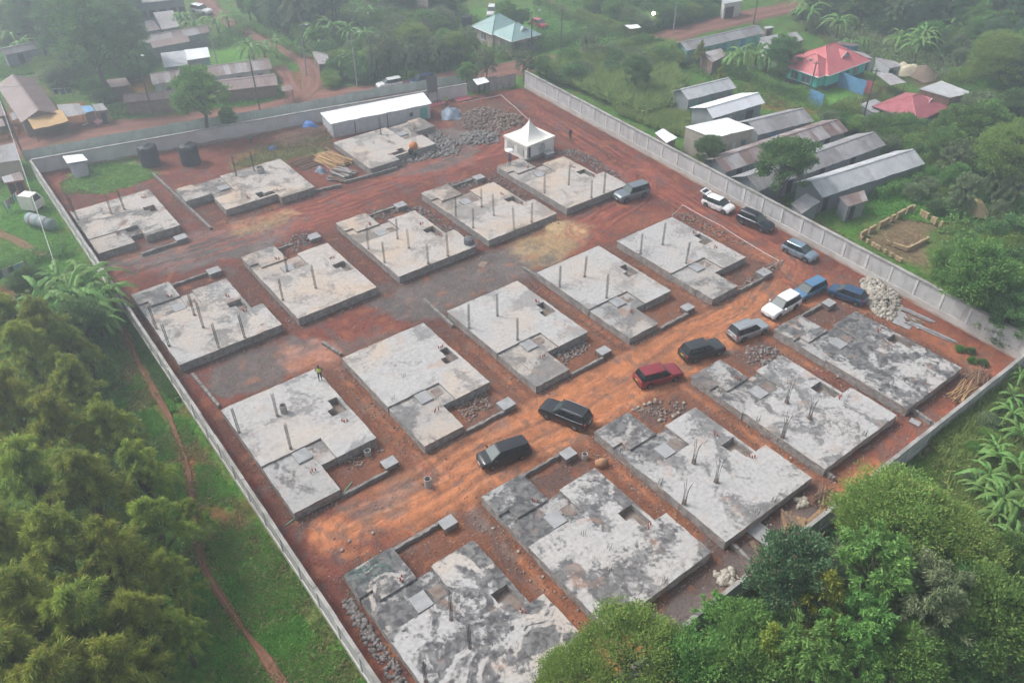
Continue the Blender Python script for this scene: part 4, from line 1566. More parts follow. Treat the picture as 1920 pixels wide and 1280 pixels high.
TIN = {
    'white': [tin('white_sheet', (.82, .83, .85), (.74, .75, .78), .4), tin('white_sheet_b', (.78, .79, .81), (.68, .69, .72), .4)],
    'pale': [tin('pale_sheet', (.46, .475, .49), (.38, .39, .40), .45), tin('pale_sheet_b', (.41, .42, .43), (.34, .345, .355)), tin('pale_sheet_c', (.50, .51, .52), (.41, .415, .42))],
    'zinc': [tin('zinc_sheet', (.60, .62, .63), (.50, .52, .53), .5), tin('zinc_sheet_b', (.54, .56, .57), (.45, .465, .475), .5)],
    'grey': [tin('grey_sheet', (.30, .30, .31), (.235, .23, .235)), tin('grey_sheet_b', (.26, .25, .255), (.20, .185, .185)), tin('grey_sheet_c', (.33, .33, .34), (.27, .255, .255))],
    'rust': [tin('rusted_sheet', (.26, .21, .205), (.19, .13, .12)), tin('rusted_sheet_b', (.32, .30, .30), (.25, .20, .19)), tin('rusted_sheet_c', (.21, .15, .14), (.16, .105, .095)), tin('rusted_sheet_d', (.35, .34, .35), (.28, .245, .235))],
    'brown': [tin('brown_sheet', (.22, .155, .145), (.18, .12, .115)), tin('brown_sheet_b', (.245, .18, .17), (.20, .14, .13))],
    'red': [tin('red_roof', (.60, .17, .18), (.52, .13, .14), .5)],
    'maroon': [tin('maroon_roof', (.44, .13, .15), (.33, .09, .11), .5), tin('maroon_roof_b', (.52, .15, .17), (.40, .11, .13), .5)],
    'teal': [tin('teal_roof', (.24, .40, .38), (.30, .42, .41), .5)],
    'blue': [tin('blue_sheet', (.16, .36, .60), (.13, .28, .48), .5)],
}
W_GREY = tin('tin_wall', (.27, .29, .31), (.21, .225, .24))
W_PALE = tin('pale_tin_wall', (.52, .53, .54), (.42, .43, .44))
W_CREAM = paint('cream_stone_wall', (.50, .45, .37), (.41, .36, .29), 1.2, .9, .3)
W_WHITE = paint('white_washed_wall', (.66, .66, .63), (.56, .55, .52), 1.2, .9)
W_TEAL = paint('teal_painted_wall', (.16, .42, .38), (.22, .46, .42), 1.2, .8)
W_TURQ = paint('turquoise_wall', (.11, .62, .55), (.09, .54, .48), 1.0, .8)
W_BRICK = paint('brick_red_wall', (.36, .21, .17), (.28, .16, .13), 1.4, .9, .3)
W_DARK = paint('dark_base_wall', (.07, .075, .08), (.10, .10, .10), 2, .8)
W_BROWN = paint('mud_plank_wall', (.26, .19, .155), (.18, .125, .10), 2, .9, .4)
W_BEIGE = paint('beige_wall', (.50, .42, .36), (.44, .36, .31), 1.2, .85)
D_BLUE = paint('blue_door', (.10, .28, .48), None, 2, .6)
D_GREEN = paint('green_door', (.12, .40, .32), None, 2, .6)
D_DARK = paint('dark_opening', (.03, .03, .032), (.05, .045, .045), 3, .8)
D_WHITE = paint('white_joinery', (.72, .72, .70), None, 3, .6)
D_RED = paint('red_door', (.42, .10, .08), None, 3, .6)
M_GLASSB = paint('window_glass', (.10, .13, .15), (.16, .19, .21), 6, .15, spec=.6)


def corr_sheet(a, b, c, d, mt, waves=4, amp=.035):
    """one corrugated sheet over the quad a-b (top edge) d-c (bottom edge)"""
    a, b, c, d = map(Vector, (a, b, c, d))
    nrm = (b - a).cross(d - a).normalized()
    if nrm.z < 0: nrm = -nrm
    vs, fs = [], []
    k = waves * 2
    for i in range(k + 1):
        u = i / k
        o = nrm * (amp if i % 2 else -amp * .2)
        vs += [a.lerp(b, u) + o, d.lerp(c, u) + o]
    for i in range(k):
        fs.append((2 * i, 2 * i + 2, 2 * i + 3, 2 * i + 1))
    me = np_mesh('sheet', vs, fs, [mt])
    return me


def sheets(parent, a, b, c, d, pal, step=.95, rs=random, lap=.02):
    a, b, c, d = map(Vector, (a, b, c, d))
    n = max(1, round((b - a).length / step))
    last = rs.choice(TIN[pal])
    for i in range(n):
        u0, u1 = i / n, (i + 1) / n + .012
        if rs.random() < .75: last = rs.choice(TIN[pal])
        lift = Vector((0, 0, rs.uniform(0, .02)))
        ext = (d.lerp(c, u0) - a.lerp(b, u0)) * rs.uniform(-.01, .02)
        obj('sheet', corr_sheet(a.lerp(b, u0) + lift, a.lerp(b, u1) + lift, d.lerp(c, u1) + lift + ext, d.lerp(c, u0) + lift + ext, last), parent)


def openings(E, L, feats, y0, zb, ends=None):
    """doors and windows on the near long wall (face y = y0, looking to -y): (u, width, z0, height, material, kind)"""
    for f in feats:
        u, w, z0, h, mt, kd = f[:6]
        x = u * L
        if len(f) > 6:     # gable end at x = 0, position along y
            o = MB().box((-.03, y0 * (1 - u * 2) if False else f[6], z0 + h / 2), (.06, w, h)).build(kd, mt, E)
        else:
            o = MB().box((x, y0 - .03, z0 + h / 2), (w, .06, h)).build(kd, mt, E)
            if kd == 'window':
                MB().box((x, y0 - .045, z0 - .04), (w + .16, .09, .06)).build('sill', W_WHITE, o)
                MB().box((x, y0 - .05, z0 + h / 2), (.05, .06, h)).build('mullion', D_WHITE, o)


def gable(label, A, B, zr, E0, E1, ze, pal, wall, feats=(), far=None, name='tin_shed', group=None, over=.3, cat='shed', pal2=None, base=None, z0=-.15):
    """pitched building: ridge pixels A,B at height zr, near eave pixels E0,E1 at height ze"""
    a, b = at(*A, zr), at(*B, zr)
    if (b - a).length < .1: return
    e0, e1 = at(*E0, ze), at(*E1, ze)
    d = (b - a); L = d.length; d.normalize()
    rz = math.atan2(d.y, d.x)
    nrm = Vector((d.y, -d.x, 0))          # towards the near side
    hw = ((e0 - a).dot(nrm) + (e1 - b).dot(nrm)) / 2
    s = 1 if hw > 0 else -1
    hw = abs(hw)
    fw = far if far is not None else hw
    E = empty(name, (a.x, a.y, 0), rz, label, cat, group, kind='thing')
    # local frame: x along the ridge, near eave at y = -s*hw
    ny, fy = -s * hw, s * fw
    o = .25
    FOOT.append([(a + d * u_ * L + nrm * v_)[:2] for u_, v_ in ((0, s * hw), (1, s * hw), (1, -s * fw), (0, -s * fw))])
    w = MB()
    x0, x1, yn, yf = over, L - over, ny * (1 - o / max(hw, .5)), fy * (1 - o / max(fw, .5))
    zw = ze - .02
    zg = zr - .06
    vs = [(x0, yn, z0), (x1, yn, z0), (x1, yf, z0), (x0, yf, z0), (x0, yn, zw + (zr - ze) * o / hw * .8), (x1, yn, zw + (zr - ze) * o / hw * .8), (x1, yf, zw + (zr - ze) * o / max(fw, .5) * .8), (x0, yf, zw + (zr - ze) * o / max(fw, .5) * .8), (x0, 0, zg), (x1, 0, zg)]
    w.add(vs, [(0, 1, 5, 4), (2, 3, 7, 6), (1, 2, 6, 9, 5), (3, 0, 4, 8, 7)])
    me = w.mesh('wall', [wall]); fix_normals(me)
    obj('wall', me, E)
    if base:
        MB().box(((x0 + x1) / 2, (yn + yf) / 2, .25), (x1 - x0 + .06, abs(yn - yf) + .06, .8)).build('base_course', base, E)
    rf = MB().box((L / 2, 0, zr + .02), (L, .3, .05)).build('roof', TIN[pal][0], E)
    sheets(rf, (0, 0, zr), (L, 0, zr), (L, ny, ze), (0, ny, ze), pal)
    sheets(rf, (L, 0, zr), (0, 0, zr), (0, fy, ze), (L, fy, ze), pal2 or pal)
    openings(E, L, feats, yn, 0)
    return E


def mono(label, q, zs, pal, wall, name='tin_shed', group=None, cat='shed', feats=(), inset=.2, open_=False, z0=-.15, nstep=.95):
    """single-slope building from four roof-corner pixels (far-left, far-right, near-right, near-left) with heights"""
    P = [at(*p_, z_) for p_, z_ in zip(q, zs)]
    c = sum(P, Vector()) / 4
    E = empty(name, (c.x, c.y, 0), 0, label, cat, group, kind='thing')
    FOOT.append([p_[:2] for p_ in P])
    Q = [p_ - Vector((c.x, c.y, 0)) for p_ in P]
    rf = empty('roof', (0, 0, 0), parent=E)
    sheets(rf, Q[0], Q[1], Q[2], Q[3], pal, nstep)
    I = [Vector((v.x * (1 - inset / max(.6, math.hypot(v.x, v.y))), v.y * (1 - inset / max(.6, math.hypot(v.x, v.y))), v.z - .04)) for v in Q]
    if open_:
        m = MB()
        for v in I:
            pm = MB().tube([(v.x, v.y, z0), (v.x, v.y, v.z)], .05, 6)
            pm.build('post', M_TIMBER_OLD, E)
    else:
        m = MB()
        vs = [(v.x, v.y, z0) for v in I] + [tuple(v) for v in I]
        m.add(vs, [(0, 1, 5, 4), (1, 2, 6, 5), (2, 3, 7, 6), (3, 0, 4, 7)])
        me = m.mesh('wall', [wall]); fix_normals(me)
        obj('wall', me, E)
        a, b = I[3], I[2]
        L = (b - a).length
        fr = empty('front', (a.x, a.y, 0), math.atan2(b.y - a.y, b.x - a.x), parent=E) if False else None
        rz = math.atan2(b.y - a.y, b.x - a.x)
        for f in feats:
            u, w_, zz0, h_, mt, kd = f[:6]
            pt = a.lerp(b, u)
            nr = Vector((math.sin(rz), -math.cos(rz), 0)) * .03
            MB().box((pt.x + nr.x, pt.y + nr.y, zz0 + h_ / 2), (w_, .06, h_), rz=rz).build(kd, mt, E)
    return E


def hip_block(E, x0, y0, x1, y1, ze, zr, pal, over=.45, name='roof', trim=None):
    """hipped roof over a rectangle; each slope is a part"""
    X0, Y0, X1, Y1 = x0 - over, y0 - over, x1 + over, y1 + over
    w, h = X1 - X0, Y1 - Y0
    if w >= h:
        r0, r1 = (X0 + h / 2, (Y0 + Y1) / 2, zr), (X1 - h / 2, (Y0 + Y1) / 2, zr)
        S = [((X0, Y0, ze), (X1, Y0, ze), r1, r0), ((X1, Y1, ze), (X0, Y1, ze), r0, r1), ((X0, Y1, ze), (X0, Y0, ze), r0), ((X1, Y0, ze), (X1, Y1, ze), r1)]
    else:
        r0, r1 = ((X0 + X1) / 2, Y0 + w / 2, zr), ((X0 + X1) / 2, Y1 - w / 2, zr)
        S = [((X0, Y0, ze), (X1, Y0, ze), r0), ((X1, Y1, ze), (X0, Y1, ze), r1), ((X0, Y1, ze), (X0, Y0, ze), r0, r1), ((X1, Y0, ze), (X1, Y1, ze), r1, r0)]
    for s_ in S:
        m = MB().add(list(s_), [tuple(range(len(s_)))])
        # raised ribs down the slope
        a, b = Vector(s_[0]), Vector(s_[1])
        top = Vector(s_[2]) if len(s_) == 3 else None
        o = m.build('roof_slope', random.choice(TIN[pal]), E)
    t_ = trim or D_WHITE
    m = MB()
    for a, b in (((X0, Y0), (X1, Y0)), ((X1, Y0), (X1, Y1)), ((X1, Y1), (X0, Y1)), ((X0, Y1), (X0, Y0))):
        m.tube([(*a, ze - .06), (*b, ze - .06)], .09, 4)
    m.build('fascia', t_, E)
    m = MB()
    m.tube([r0, r1], .09, 5)
    for cx in ((X0, Y0, ze), (X1, Y0, ze), (X1, Y1, ze), (X0, Y1, ze)):
        rr = min((r0, r1), key=lambda q_: (q_[0] - cx[0]) ** 2 + (q_[1] - cx[1]) ** 2)
        m.tube([cx, rr], .07, 4)
    m.build('ridge_cap', random.choice(TIN[pal]), E)


def gablet(E, x, y, z, rz, pal, w=2.0, h=.7):
    m = MB()
    M = Matrix.Rotation(rz, 3, 'Z')
    f = lambda *p_: tuple(M @ Vector(p_) + Vector((x, y, z)))
    m.add([f(-w / 2, 0, 0), f(w / 2, 0, 0), f(0, 0, h)], [(0, 1, 2)], 0)
    m.add([f(-w / 2 - .15, -.15, -.05), f(0, -.15, h + .06), f(0, 1.6, h + .06), f(-w / 2 - .15, .6, -.05)], [(0, 1, 2, 3)], 1)
    m.add([f(w / 2 + .15, -.15, -.05), f(0, -.15, h + .06), f(0, 1.6, h + .06), f(w / 2 + .15, .6, -.05)], [(0, 1, 2, 3)], 1)
    m.tube([f(-w / 2 - .15, -.17, -.05), f(0, -.17, h + .06), f(w / 2 + .15, -.17, -.05)], .06, 4, 0)
    m.build('gablet', [D_WHITE, TIN[pal][0]], E)


def block_wall(E, x0, y0, x1, y1, h, mt, base=None, feats=(), z0=-.15):
    lx, ly = E.location.x, E.location.y
    FOOT.append([(x0 + lx, y0 + ly), (x1 + lx, y0 + ly), (x1 + lx, y1 + ly), (x0 + lx, y1 + ly)])
    MB().box(((x0 + x1) / 2, (y0 + y1) / 2, (h + z0) / 2), (x1 - x0, y1 - y0, h - z0)).build('wall', mt, E)
    if base: MB().box(((x0 + x1) / 2, (y0 + y1) / 2, .28), (x1 - x0 + .08, y1 - y0 + .08, .9)).build('base_course', base, E)
    for face, u, w, zz0, hh, mt2, kd in feats:
        if face == 's': c, d = (x0 + (x1 - x0) * u, y0 - .03, zz0 + hh / 2), (w, .07, hh)
        else: c, d = (x0 - .03, y0 + (y1 - y0) * u, zz0 + hh / 2), (.07, w, hh)
        o = MB().box(c, d).build(kd, mt2, E)
        if kd == 'window':
            MB().box((c[0] - (.03 if face == 'w' else 0), c[1] - (.03 if face == 's' else 0), zz0 - .05), (d[0] + .12, d[1] + .08, .08)).build('sill', D_WHITE, o)
            MB().box((c[0] - (.02 if face == 'w' else 0), c[1] - (.02 if face == 's' else 0), zz0 + hh / 2), (.06 if face == 's' else d[0], d[1] if face == 's' else .06, hh)).build('mullion', D_WHITE, o)


# ---- long white-roofed store inside the back wall
E = empty('site_store', (0, 0, 0), 0, 'long tin store with a bright white roof inside the back wall', 'shed')
P = [at(600, 212, 2.5), at(792, 174, 2.5), at(808, 195, 2.25), at(620, 233, 2.25)]
sto = mono('long tin store with a bright white roof inside the back wall', [(600, 212), (792, 174), (808, 195), (620, 233)], [2.5, 2.5, 2.25, 2.25], 'white', W_PALE, 'site_store', feats=[(.93, 1.2, 0, 1.9, D_GREEN, 'door'), (.22, .12, 0, 1.9, D_DARK, 'seam'), (.55, .12, 0, 1.9, D_DARK, 'seam'), (.80, .5, .9, .6, D_DARK, 'window')], nstep=1.1)
bpy.data.objects.remove(E)

# ---- right-hand settlement
K = dict(door=lambda u, m_=D_BLUE: (u, .9, 0, 1.9, m_, 'door'), win=lambda u: (u, .7, 1.0, .7, M_GLASSB, 'window'))
GR = 'tin sheds beside the long wall'
gable('pale tin shed with slatted gable and green doors beyond the weeds', (1276, 168), (1366, 146), 3.5, (1296, 187), (1379, 165), 2.5, 'pale', W_GREY, [K['door'](.15, D_GREEN), K['win'](.3), K['door'](.45, D_GREEN), K['win'](.58), (.75, 1.2, .6, .8, D_RED, 'hanging_cloth'), K['win'](.9)], group=GR)
gable('shed with a dazzling white pitched roof', (1324, 202), (1421, 174), 3.7, (1344, 220), (1440, 192), 2.6, 'white', W_GREY, [(.35, .9, 0, 1.9, D_WHITE, 'door'), K['win'](.5), K['win'](.6), (.75, 1.4, 0, 2.0, D_DARK, 'door'), K['win'](.2)], group=GR, far=3.2)
mono('cream stone block with a white lean-to roof and a dark garage opening', [(1284, 238), (1363, 221), (1415, 241), (1337, 259)], [3.7, 3.5, 3.3, 3.5], 'white', W_CREAM, 'stone_house', cat='house', feats=[(.2, 2.2, 0, 2.0, D_DARK, 'garage_door'), (.55, .7, 0, 1.9, W_WHITE, 'grille'), (.8, .8, 1.2, .7, M_GLASSB, 'window')], inset=.15)
gable('long grey tin shed behind the cream stone block', (1402, 228), (1506, 203), 3.3, (1421, 256), (1524, 226), 2.2, 'grey', W_GREY, [K['door'](.3), K['win'](.6)], group=GR)
gable('long rust-striped tin shed with washing under its eaves', (1340, 298), (1569, 224), 3.2, (1361, 325), (1592, 244), 2.2, 'rust', W_GREY, [K['door'](u, D_DARK) for u in (.12, .3, .48, .66, .84)] + [K['win'](u) for u in (.2, .4, .58, .76)], group=GR)
gable('long grey tin shed with a rust-brown patch behind the leafy tree', (1400, 330), (1637, 248), 3.3, (1440, 357), (1661, 268), 2.2, 'grey', W_GREY, [K['door'](u, D_DARK) for u in (.25, .5, .75)], group=GR, pal2='grey')
gable('long silver-white tin shed nearest the ruined foundation', (1520, 340), (1711, 280), 3.5, (1567, 366), (1732, 305), 2.3, 'pale', W_GREY, [K['door'](.06, D_DARK)], group=GR)
mono('small white-topped latrine against the outside of the long wall', [(1228, 250), (1243, 241), (1270, 258), (1250, 269)], [2.1] * 4, 'white', W_BROWN, 'latrine')
mono('small grey shed at the end of the silver-white shed', [(1483, 382), (1512, 362), (1538, 378), (1503, 401)], [2.2] * 4, 'grey', W_GREY, 'small_shed')
mono('patched lean-to with a door beside the silver-white shed', [(1573, 370), (1620, 357), (1627, 376), (1590, 388)], [2.1] * 4, 'rust', W_GREY, 'lean_to', feats=[(.3, .8, 0, 1.8, D_DARK, 'door')])
# red-roofed turquoise house
E = empty('hipped_house', (125, 75.5, 0), 0, 'turquoise house with a bright red hipped roof and white fascia', 'house', kind='thing')
block_wall(E, -5.0, -4.2, 6.0, 4.2, 2.6, W_TURQ, W_DARK, [('s', .75, 1.3, 1.0, 1.1, M_GLASSB, 'window'), ('s', .5, 1.2, 0, 2.0, D_DARK, 'door')])
block_wall(E, -6.8, -3.6, -1.5, 2.2, 2.55, W_TURQ, W_DARK, [('w', .35, 1.6, 1.0, 1.1, M_GLASSB, 'window'), ('w', .75, 1.3, 1.0, 1.1, M_GLASSB, 'window'), ('s', .5, 1.4, 1.0, 1.1, M_GLASSB, 'window')])
hip_block(E, -5.0, -4.2, 6.0, 4.2, 2.7, 5.4, 'red')
hip_block(E, -6.8, -3.6, -1.5, 2.2, 2.66, 4.9, 'red')
gablet(E, 1.5, -2.6, 3.9, 0, 'red', 2.2, .8)
gablet(E, -5.2, -.8, 3.7, R(-90), 'red', 1.8, .7)
# maroon-roofed house
E = empty('hipped_house', (118.6, 55.8, 0), 0, 'low house with a faded maroon hipped roof and blue wall', 'house', kind='thing')
block_wall(E, -3.6, -3.2, 4.2, 3.2, 2.4, W_BRICK, None, [('s', .3, 1.2, .9, 1.0, M_GLASSB, 'window'), ('s', .55, 1.0, 0, 1.9, D_BLUE, 'door'), ('w', .5, 1.4, .9, 1.0, M_GLASSB, 'window')])
MB().box((-2.4, -3.34, 1.0), (2.4, .1, 2.0)).build('blue_panel', D_BLUE, E)
hip_block(E, -3.6, -3.2, 4.2, 3.2, 2.5, 4.3, 'maroon', .5, trim=M_TRIM)
gablet(E, 2.4, -1.6, 3.3, 0, 'maroon', 1.6, .5)
mono('grey tin annexe on the side of the maroon-roofed house', [(1612, 196), (1640, 186), (1670, 200), (1640, 214)], [2.3, 2.3, 2.1, 2.1], 'grey', W_GREY, 'annexe')
mono('brick building with a grey single-slope roof on the right', [(1723, 167), (1765, 152), (1822, 174), (1782, 184)], [3.0, 3.0, 2.7, 2.7], 'pale', W_BRICK, 'brick_house', cat='house', feats=[(.3, .9, .9, .9, M_GLASSB, 'window'), (.7, .9, 0, 1.9, D_DARK, 'door')])
# teal-roofed house
E = empty('hipped_house', (92.3, 119.0, 0), 0, 'beige house with a teal hipped roof and white fascia beyond the clipped hedge', 'house', kind='thing')
block_wall(E, -3.0, -2.8, 3.0, 2.8, 2.6, W_BEIGE, None, [('s', .72, 1.5, .8, 1.3, M_GLASSB, 'window'), ('s', .2, 1.0, .9, 1.1, M_GLASSB, 'window'), ('w', .5, 1.4, .9, 1.1, M_GLASSB, 'window')])
block_wall(E, -3.4, 2.6, 3.2, 8.2, 2.6, W_BEIGE, None, [('w', .5, 1.4, .9, 1.1, M_GLASSB, 'window')])
hip_block(E, -3.0, -2.8, 3.0, 2.8, 2.7, 4.6, 'teal')
hip_block(E, -3.4, 2.6, 3.2, 8.2, 2.66, 4.9, 'teal')
gablet(E, .6, -1.6, 3.5, 0, 'teal', 1.8, .6)
# roadside teal-walled sheds
G3 = 'sheds along the upper dirt road'
gable('long shed with teal walls and blue doors along the upper road', (1275, 80), (1420, 48), 3.2, (1297, 95), (1427, 63), 2.3, 'grey', W_TEAL, [K['door'](.15), K['door'](.3, D_GREEN), K['win'](.4), K['door'](.5), K['win'](.62), K['door'](.74), K['door'](.9, D_GREEN)], group=G3)
mono('low rust-roofed shed in front of the teal-walled shed', [(1313, 100), (1352, 91), (1362, 105), (1336, 117)], [2.4, 2.4, 2.2, 2.2], 'rust', W_BROWN, 'small_shed', group=G3)
mono('grey tin shed beside the banana clump of the upper road', [(1423, 72), (1458, 64), (1460, 80), (1448, 88)], [2.6] * 4, 'grey', W_PALE, 'small_shed', group=G3)
mono('grey tin shed behind the dark slender tree', [(1477, 63), (1493, 60), (1507, 75), (1490, 80)], [2.6] * 4, 'grey', W_BROWN, 'small_shed', group=G3)
mono('tiny brick kiosk with a flat tin top by the upper road', [(1431, 51), (1446, 49), (1452, 52), (1437, 55)], [2.2] * 4, 'pale', W_BROWN, 'kiosk', cat='kiosk', feats=[(.4, .6, 0, 1.7, D_DARK, 'door')], nstep=1.4)
mono('open kiosk with a white awning at the bend of the upper road', [(1171, 48), (1195, 46), (1203, 52), (1182, 55)], [2.3] * 4, 'white', W_BROWN, 'kiosk', cat='kiosk', open_=True)
mono('white gatehouse at the top of the upper road', [(1352, 2), (1386, -4), (1392, 2), (1358, 8)], [3.0] * 4, 'pale', W_WHITE, 'gatehouse', cat='building', feats=[(.35, 2.2, 0, 2.2, D_DARK, 'gate')])
# row of shacks behind the red house
mono('low shack with a dark sagging roof touching the red-roofed house', [(1597, 95), (1622, 100), (1640, 112), (1614, 106)], [2.4, 2.4, 2.2, 2.2], 'grey', W_GREY, 'shack', cat='shack', feats=[(.5, .8, 0, 1.8, D_DARK, 'door')])
mono('pale walled shack in the row behind the blue fence', [(1640, 108), (1680, 116), (1692, 124), (1668, 128)], [2.4, 2.4, 2.2, 2.2], 'grey', W_PALE, 'shack', cat='shack', feats=[(.25, .8, 0, 1.8, D_DARK, 'door'), (.6, .6, .9, .6, M_GLASSB, 'window')])
mono('patched rusty lean-to below the pale tarpaulin', [(1640, 136), (1672, 138), (1700, 155), (1668, 160)], [2.0] * 4, 'rust', W_BROWN, 'lean_to', cat='shack', open_=True)
mono('low brown shack beyond the patched lean-to', [(1600, 88), (1560, 82), (1575, 78), (1612, 84)], [2.3] * 4, 'brown', D_BLUE, 'shack', cat='shack')

# ---- left-hand settlement
gable('long brown-roofed house whose gable faces the road', (23, 140), (72, 207), 3.7, (57, 142), (110, 205), 2.5, 'brown', W_BROWN, [K['door'](.3, D_DARK), K['win'](.5), K['win'](.7)], name='brown_house', cat='house')
mono('tin shack with a grey patchwork roof beside the brown-roofed house', [(106, 197), (148, 194), (163, 213), (118, 221)], [2.5, 2.5, 2.1, 2.1], 'grey', W_BROWN, 'shack', cat='shack', open_=True)
mono('shack with a blue patch on its roof', [(152, 199), (170, 198), (178, 208), (160, 212)], [2.4, 2.4, 2.2, 2.2], 'blue', W_BROWN, 'shack', cat='shack')
mono('brown tin shack at the end of the roadside row', [(172, 196), (192, 194), (202, 206), (180, 209)], [2.4, 2.4, 2.2, 2.2], 'grey', W_BROWN, 'shack', cat='shack', feats=[(.5, .7, 0, 1.8, D_DARK, 'door')])
mono('small tin porch on the left of the brown-roofed house', [(18, 213), (34, 207), (46, 218), (24, 226)], [2.2] * 4, 'grey', W_BROWN, 'porch_roof', cat='shack', open_=True)
gable('long grey shed at the far left under the tall trees', (0, 92), (72, 77), 3.2, (0, 106), (80, 90), 2.3, 'grey', W_GREY, [K['door'](.4, D_DARK), K['win'](.6)])
gable('shed with a long patched roof and a whitewashed wall, behind the round tree', (281, 139), (502, 110), 3.2, (282, 160), (508, 129), 2.3, 'rust', W_WHITE, [K['door'](.42, D_GREEN), K['door'](.5, D_GREEN), K['win'](.72), K['win'](.9), K['win'](.12)])
gable('low shed with a mottled roof left of the round tree', (231, 178), (345, 168), 2.8, (231, 194), (345, 182), 2.1, 'brown', W_BROWN)
gable('low shed with a blotchy mauve roof right of the round tree', (398, 154), (516, 141), 2.8, (412, 172), (524, 159), 2.1, 'brown', W_BROWN)
gable('long grey-roofed shed in front of the side-lane hedge', (257, 70), (387, 48), 3.2, (262, 84), (398, 60), 2.4, 'rust', W_GREY, [K['win'](.8)])
mono('grey lean-to roof stepped below the long grey-roofed shed', [(281, 79), (350, 66), (356, 78), (287, 91)], [2.8, 2.8, 2.3, 2.3], 'brown', W_GREY, 'lean_to')
mono('small shed with a pale slatted roof behind the patched roof', [(301, 100), (345, 95), (352, 122), (308, 128)], [2.9, 2.9, 2.2, 2.2], 'pale', W_GREY, 'small_shed')
mono('small shed with a cream white roof next to the pale slatted one', [(345, 94), (389, 89), (394, 107), (350, 114)], [2.9, 2.9, 2.4, 2.4], 'white', W_GREY, 'small_shed', feats=[(.85, .7, 0, 1.9, D_GREEN, 'door')])
mono('square shed with a pinkish tin roof near the unfinished block', [(271, 40), (287, 38), (301, 56), (274, 60)], [2.9, 2.9, 2.5, 2.5], 'rust', W_GREY, 'small_shed')
mono('square shed with a mauve tin roof next to the pinkish one', [(287, 24), (324, 20), (336, 50), (303, 56)], [3.0, 3.0, 2.5, 2.5], 'rust', W_GREY, 'small_shed')
mono('unfinished grey block with open window holes at the top', [(246, -4), (336, -14), (345, -2), (252, 8)], [3.6] * 4, 'grey', W_GREY, 'unfinished_block', cat='building', feats=[(u, 1.2, .8, 1.3, D_DARK, 'window_hole') for u in (.1, .3, .52, .74, .92)], nstep=2.5)
mono('roadside kiosk with a thatched top at the lane corner', [(527, 163), (546, 159), (550, 168), (530, 172)], [2.0] * 4, 'brown', W_BROWN, 'kiosk', cat='kiosk', open_=True)
mono('small rusty shack at the fork of the side lane', [(585, 98), (612, 95), (618, 118), (598, 122)], [2.3] * 4, 'rust', W_BROWN, 'shack', cat='shack')
gable('old house with a faded roof in the overgrown garden', (775, 8), (805, 15), 3.6, (765, 20), (815, 27), 2.4, 'brown', W_BEIGE, name='old_house', cat='house')
mono('brown tin roof shack between the towering tree and the low shed', [(200, 150), (236, 146), (244, 160), (206, 165)], [2.5, 2.5, 2.2, 2.2], 'brown', W_BROWN, 'shack', cat='shack')
mono('rusty roof shack left of the brown-roofed house', [(-30, 205), (6, 198), (14, 216), (-26, 224)], [2.5, 2.5, 2.2, 2.2], 'rust', W_BROWN, 'shack', cat='shack')
mono('low brown lean-to in front of the leftmost rusty shack', [(-30, 228), (4, 222), (10, 236), (-26, 243)], [2.2, 2.2, 2.0, 2.0], 'brown', W_BROWN, 'lean_to', cat='shack', open_=True)
# garden corner at the far left
mono('grey-roofed building cut by the left-hand edge', [(-40, 282), (26, 268), (36, 300), (-40, 312)], [2.8, 2.8, 2.5, 2.5], 'grey', W_BEIGE, 'garden_house', cat='house')
mono('red-walled latrine with a rusty roof in the garden', [(3, 332), (38, 322), (46, 337), (8, 343)], [2.2, 2.2, 2.0, 2.0], 'rust', D_RED, 'latrine', feats=[(.25, .7, 0, 1.7, D_DARK, 'door'), (.7, .7, 0, 1.7, D_DARK, 'door')])
# toilet inside the far corner of the plot
E = mono('small latrine with a white tin top inside the far wall corner', [(117, 293), (154, 289), (165, 301), (126, 307)], [2.2, 2.2, 2.1, 2.1], 'white', W_GREY, 'latrine', inset=.45)
p1, p2 = at(132, 308, 1.9), at(140, 335, .35)
q1, q2 = at(163, 304, 1.9), at(167, 328, .35)
o = obj('leaning_sheet', corr_sheet(p1, q1, q2, p2, TIN['grey'][0], 8, .02))
tag(o, 'grey tin sheet leaning against the white-topped latrine', 'sheet')
# ---- guard booth by the gate
mono('guard booth with a white tin roof by the site gate', [(886, 149), (909, 145), (918, 154), (895, 160)], [2.4] * 4, 'white', W_BROWN, 'guard_booth', open_=True, cat='booth')
# ================================================================ SITE THINGS
def ground_at(px, py, z=0.0):
    p = at(px, py, z)
    inside = poly_sd(np.array([p.x]), np.array([p.y]), PLOT)[0] < 0
    return Vector((p.x, p.y, gz(p.x, p.y) if inside else 0.0))


def ico(rs, r=1.0, sq=(1, 1, 1)):
    """an angular stone: jittered 12-vertex body, 20 triangles"""
    t_ = (1 + 5 ** .5) / 2
    V = np.array([(-1, t_, 0), (1, t_, 0), (-1, -t_, 0), (1, -t_, 0), (0, -1, t_), (0, 1, t_), (0, -1, -t_), (0, 1, -t_), (t_, 0, -1), (t_, 0, 1), (-t_, 0, -1), (-t_, 0, 1)], float)
    V /= np.linalg.norm(V[0])
    V = V * (1 + rs.normal(size=(12, 1)) * .16) * np.array(sq) * r
    F = np.array([(0, 11, 5), (0, 5, 1), (0, 1, 7), (0, 7, 10), (0, 10, 11), (1, 5, 9), (5, 11, 4), (11, 10, 2), (10, 7, 6), (7, 1, 8), (3, 9, 4), (3, 4, 2), (3, 2, 6), (3, 6, 8), (3, 8, 9), (4, 9, 5), (2, 4, 11), (6, 2, 10), (8, 6, 7), (9, 8, 1)])
    return V, F


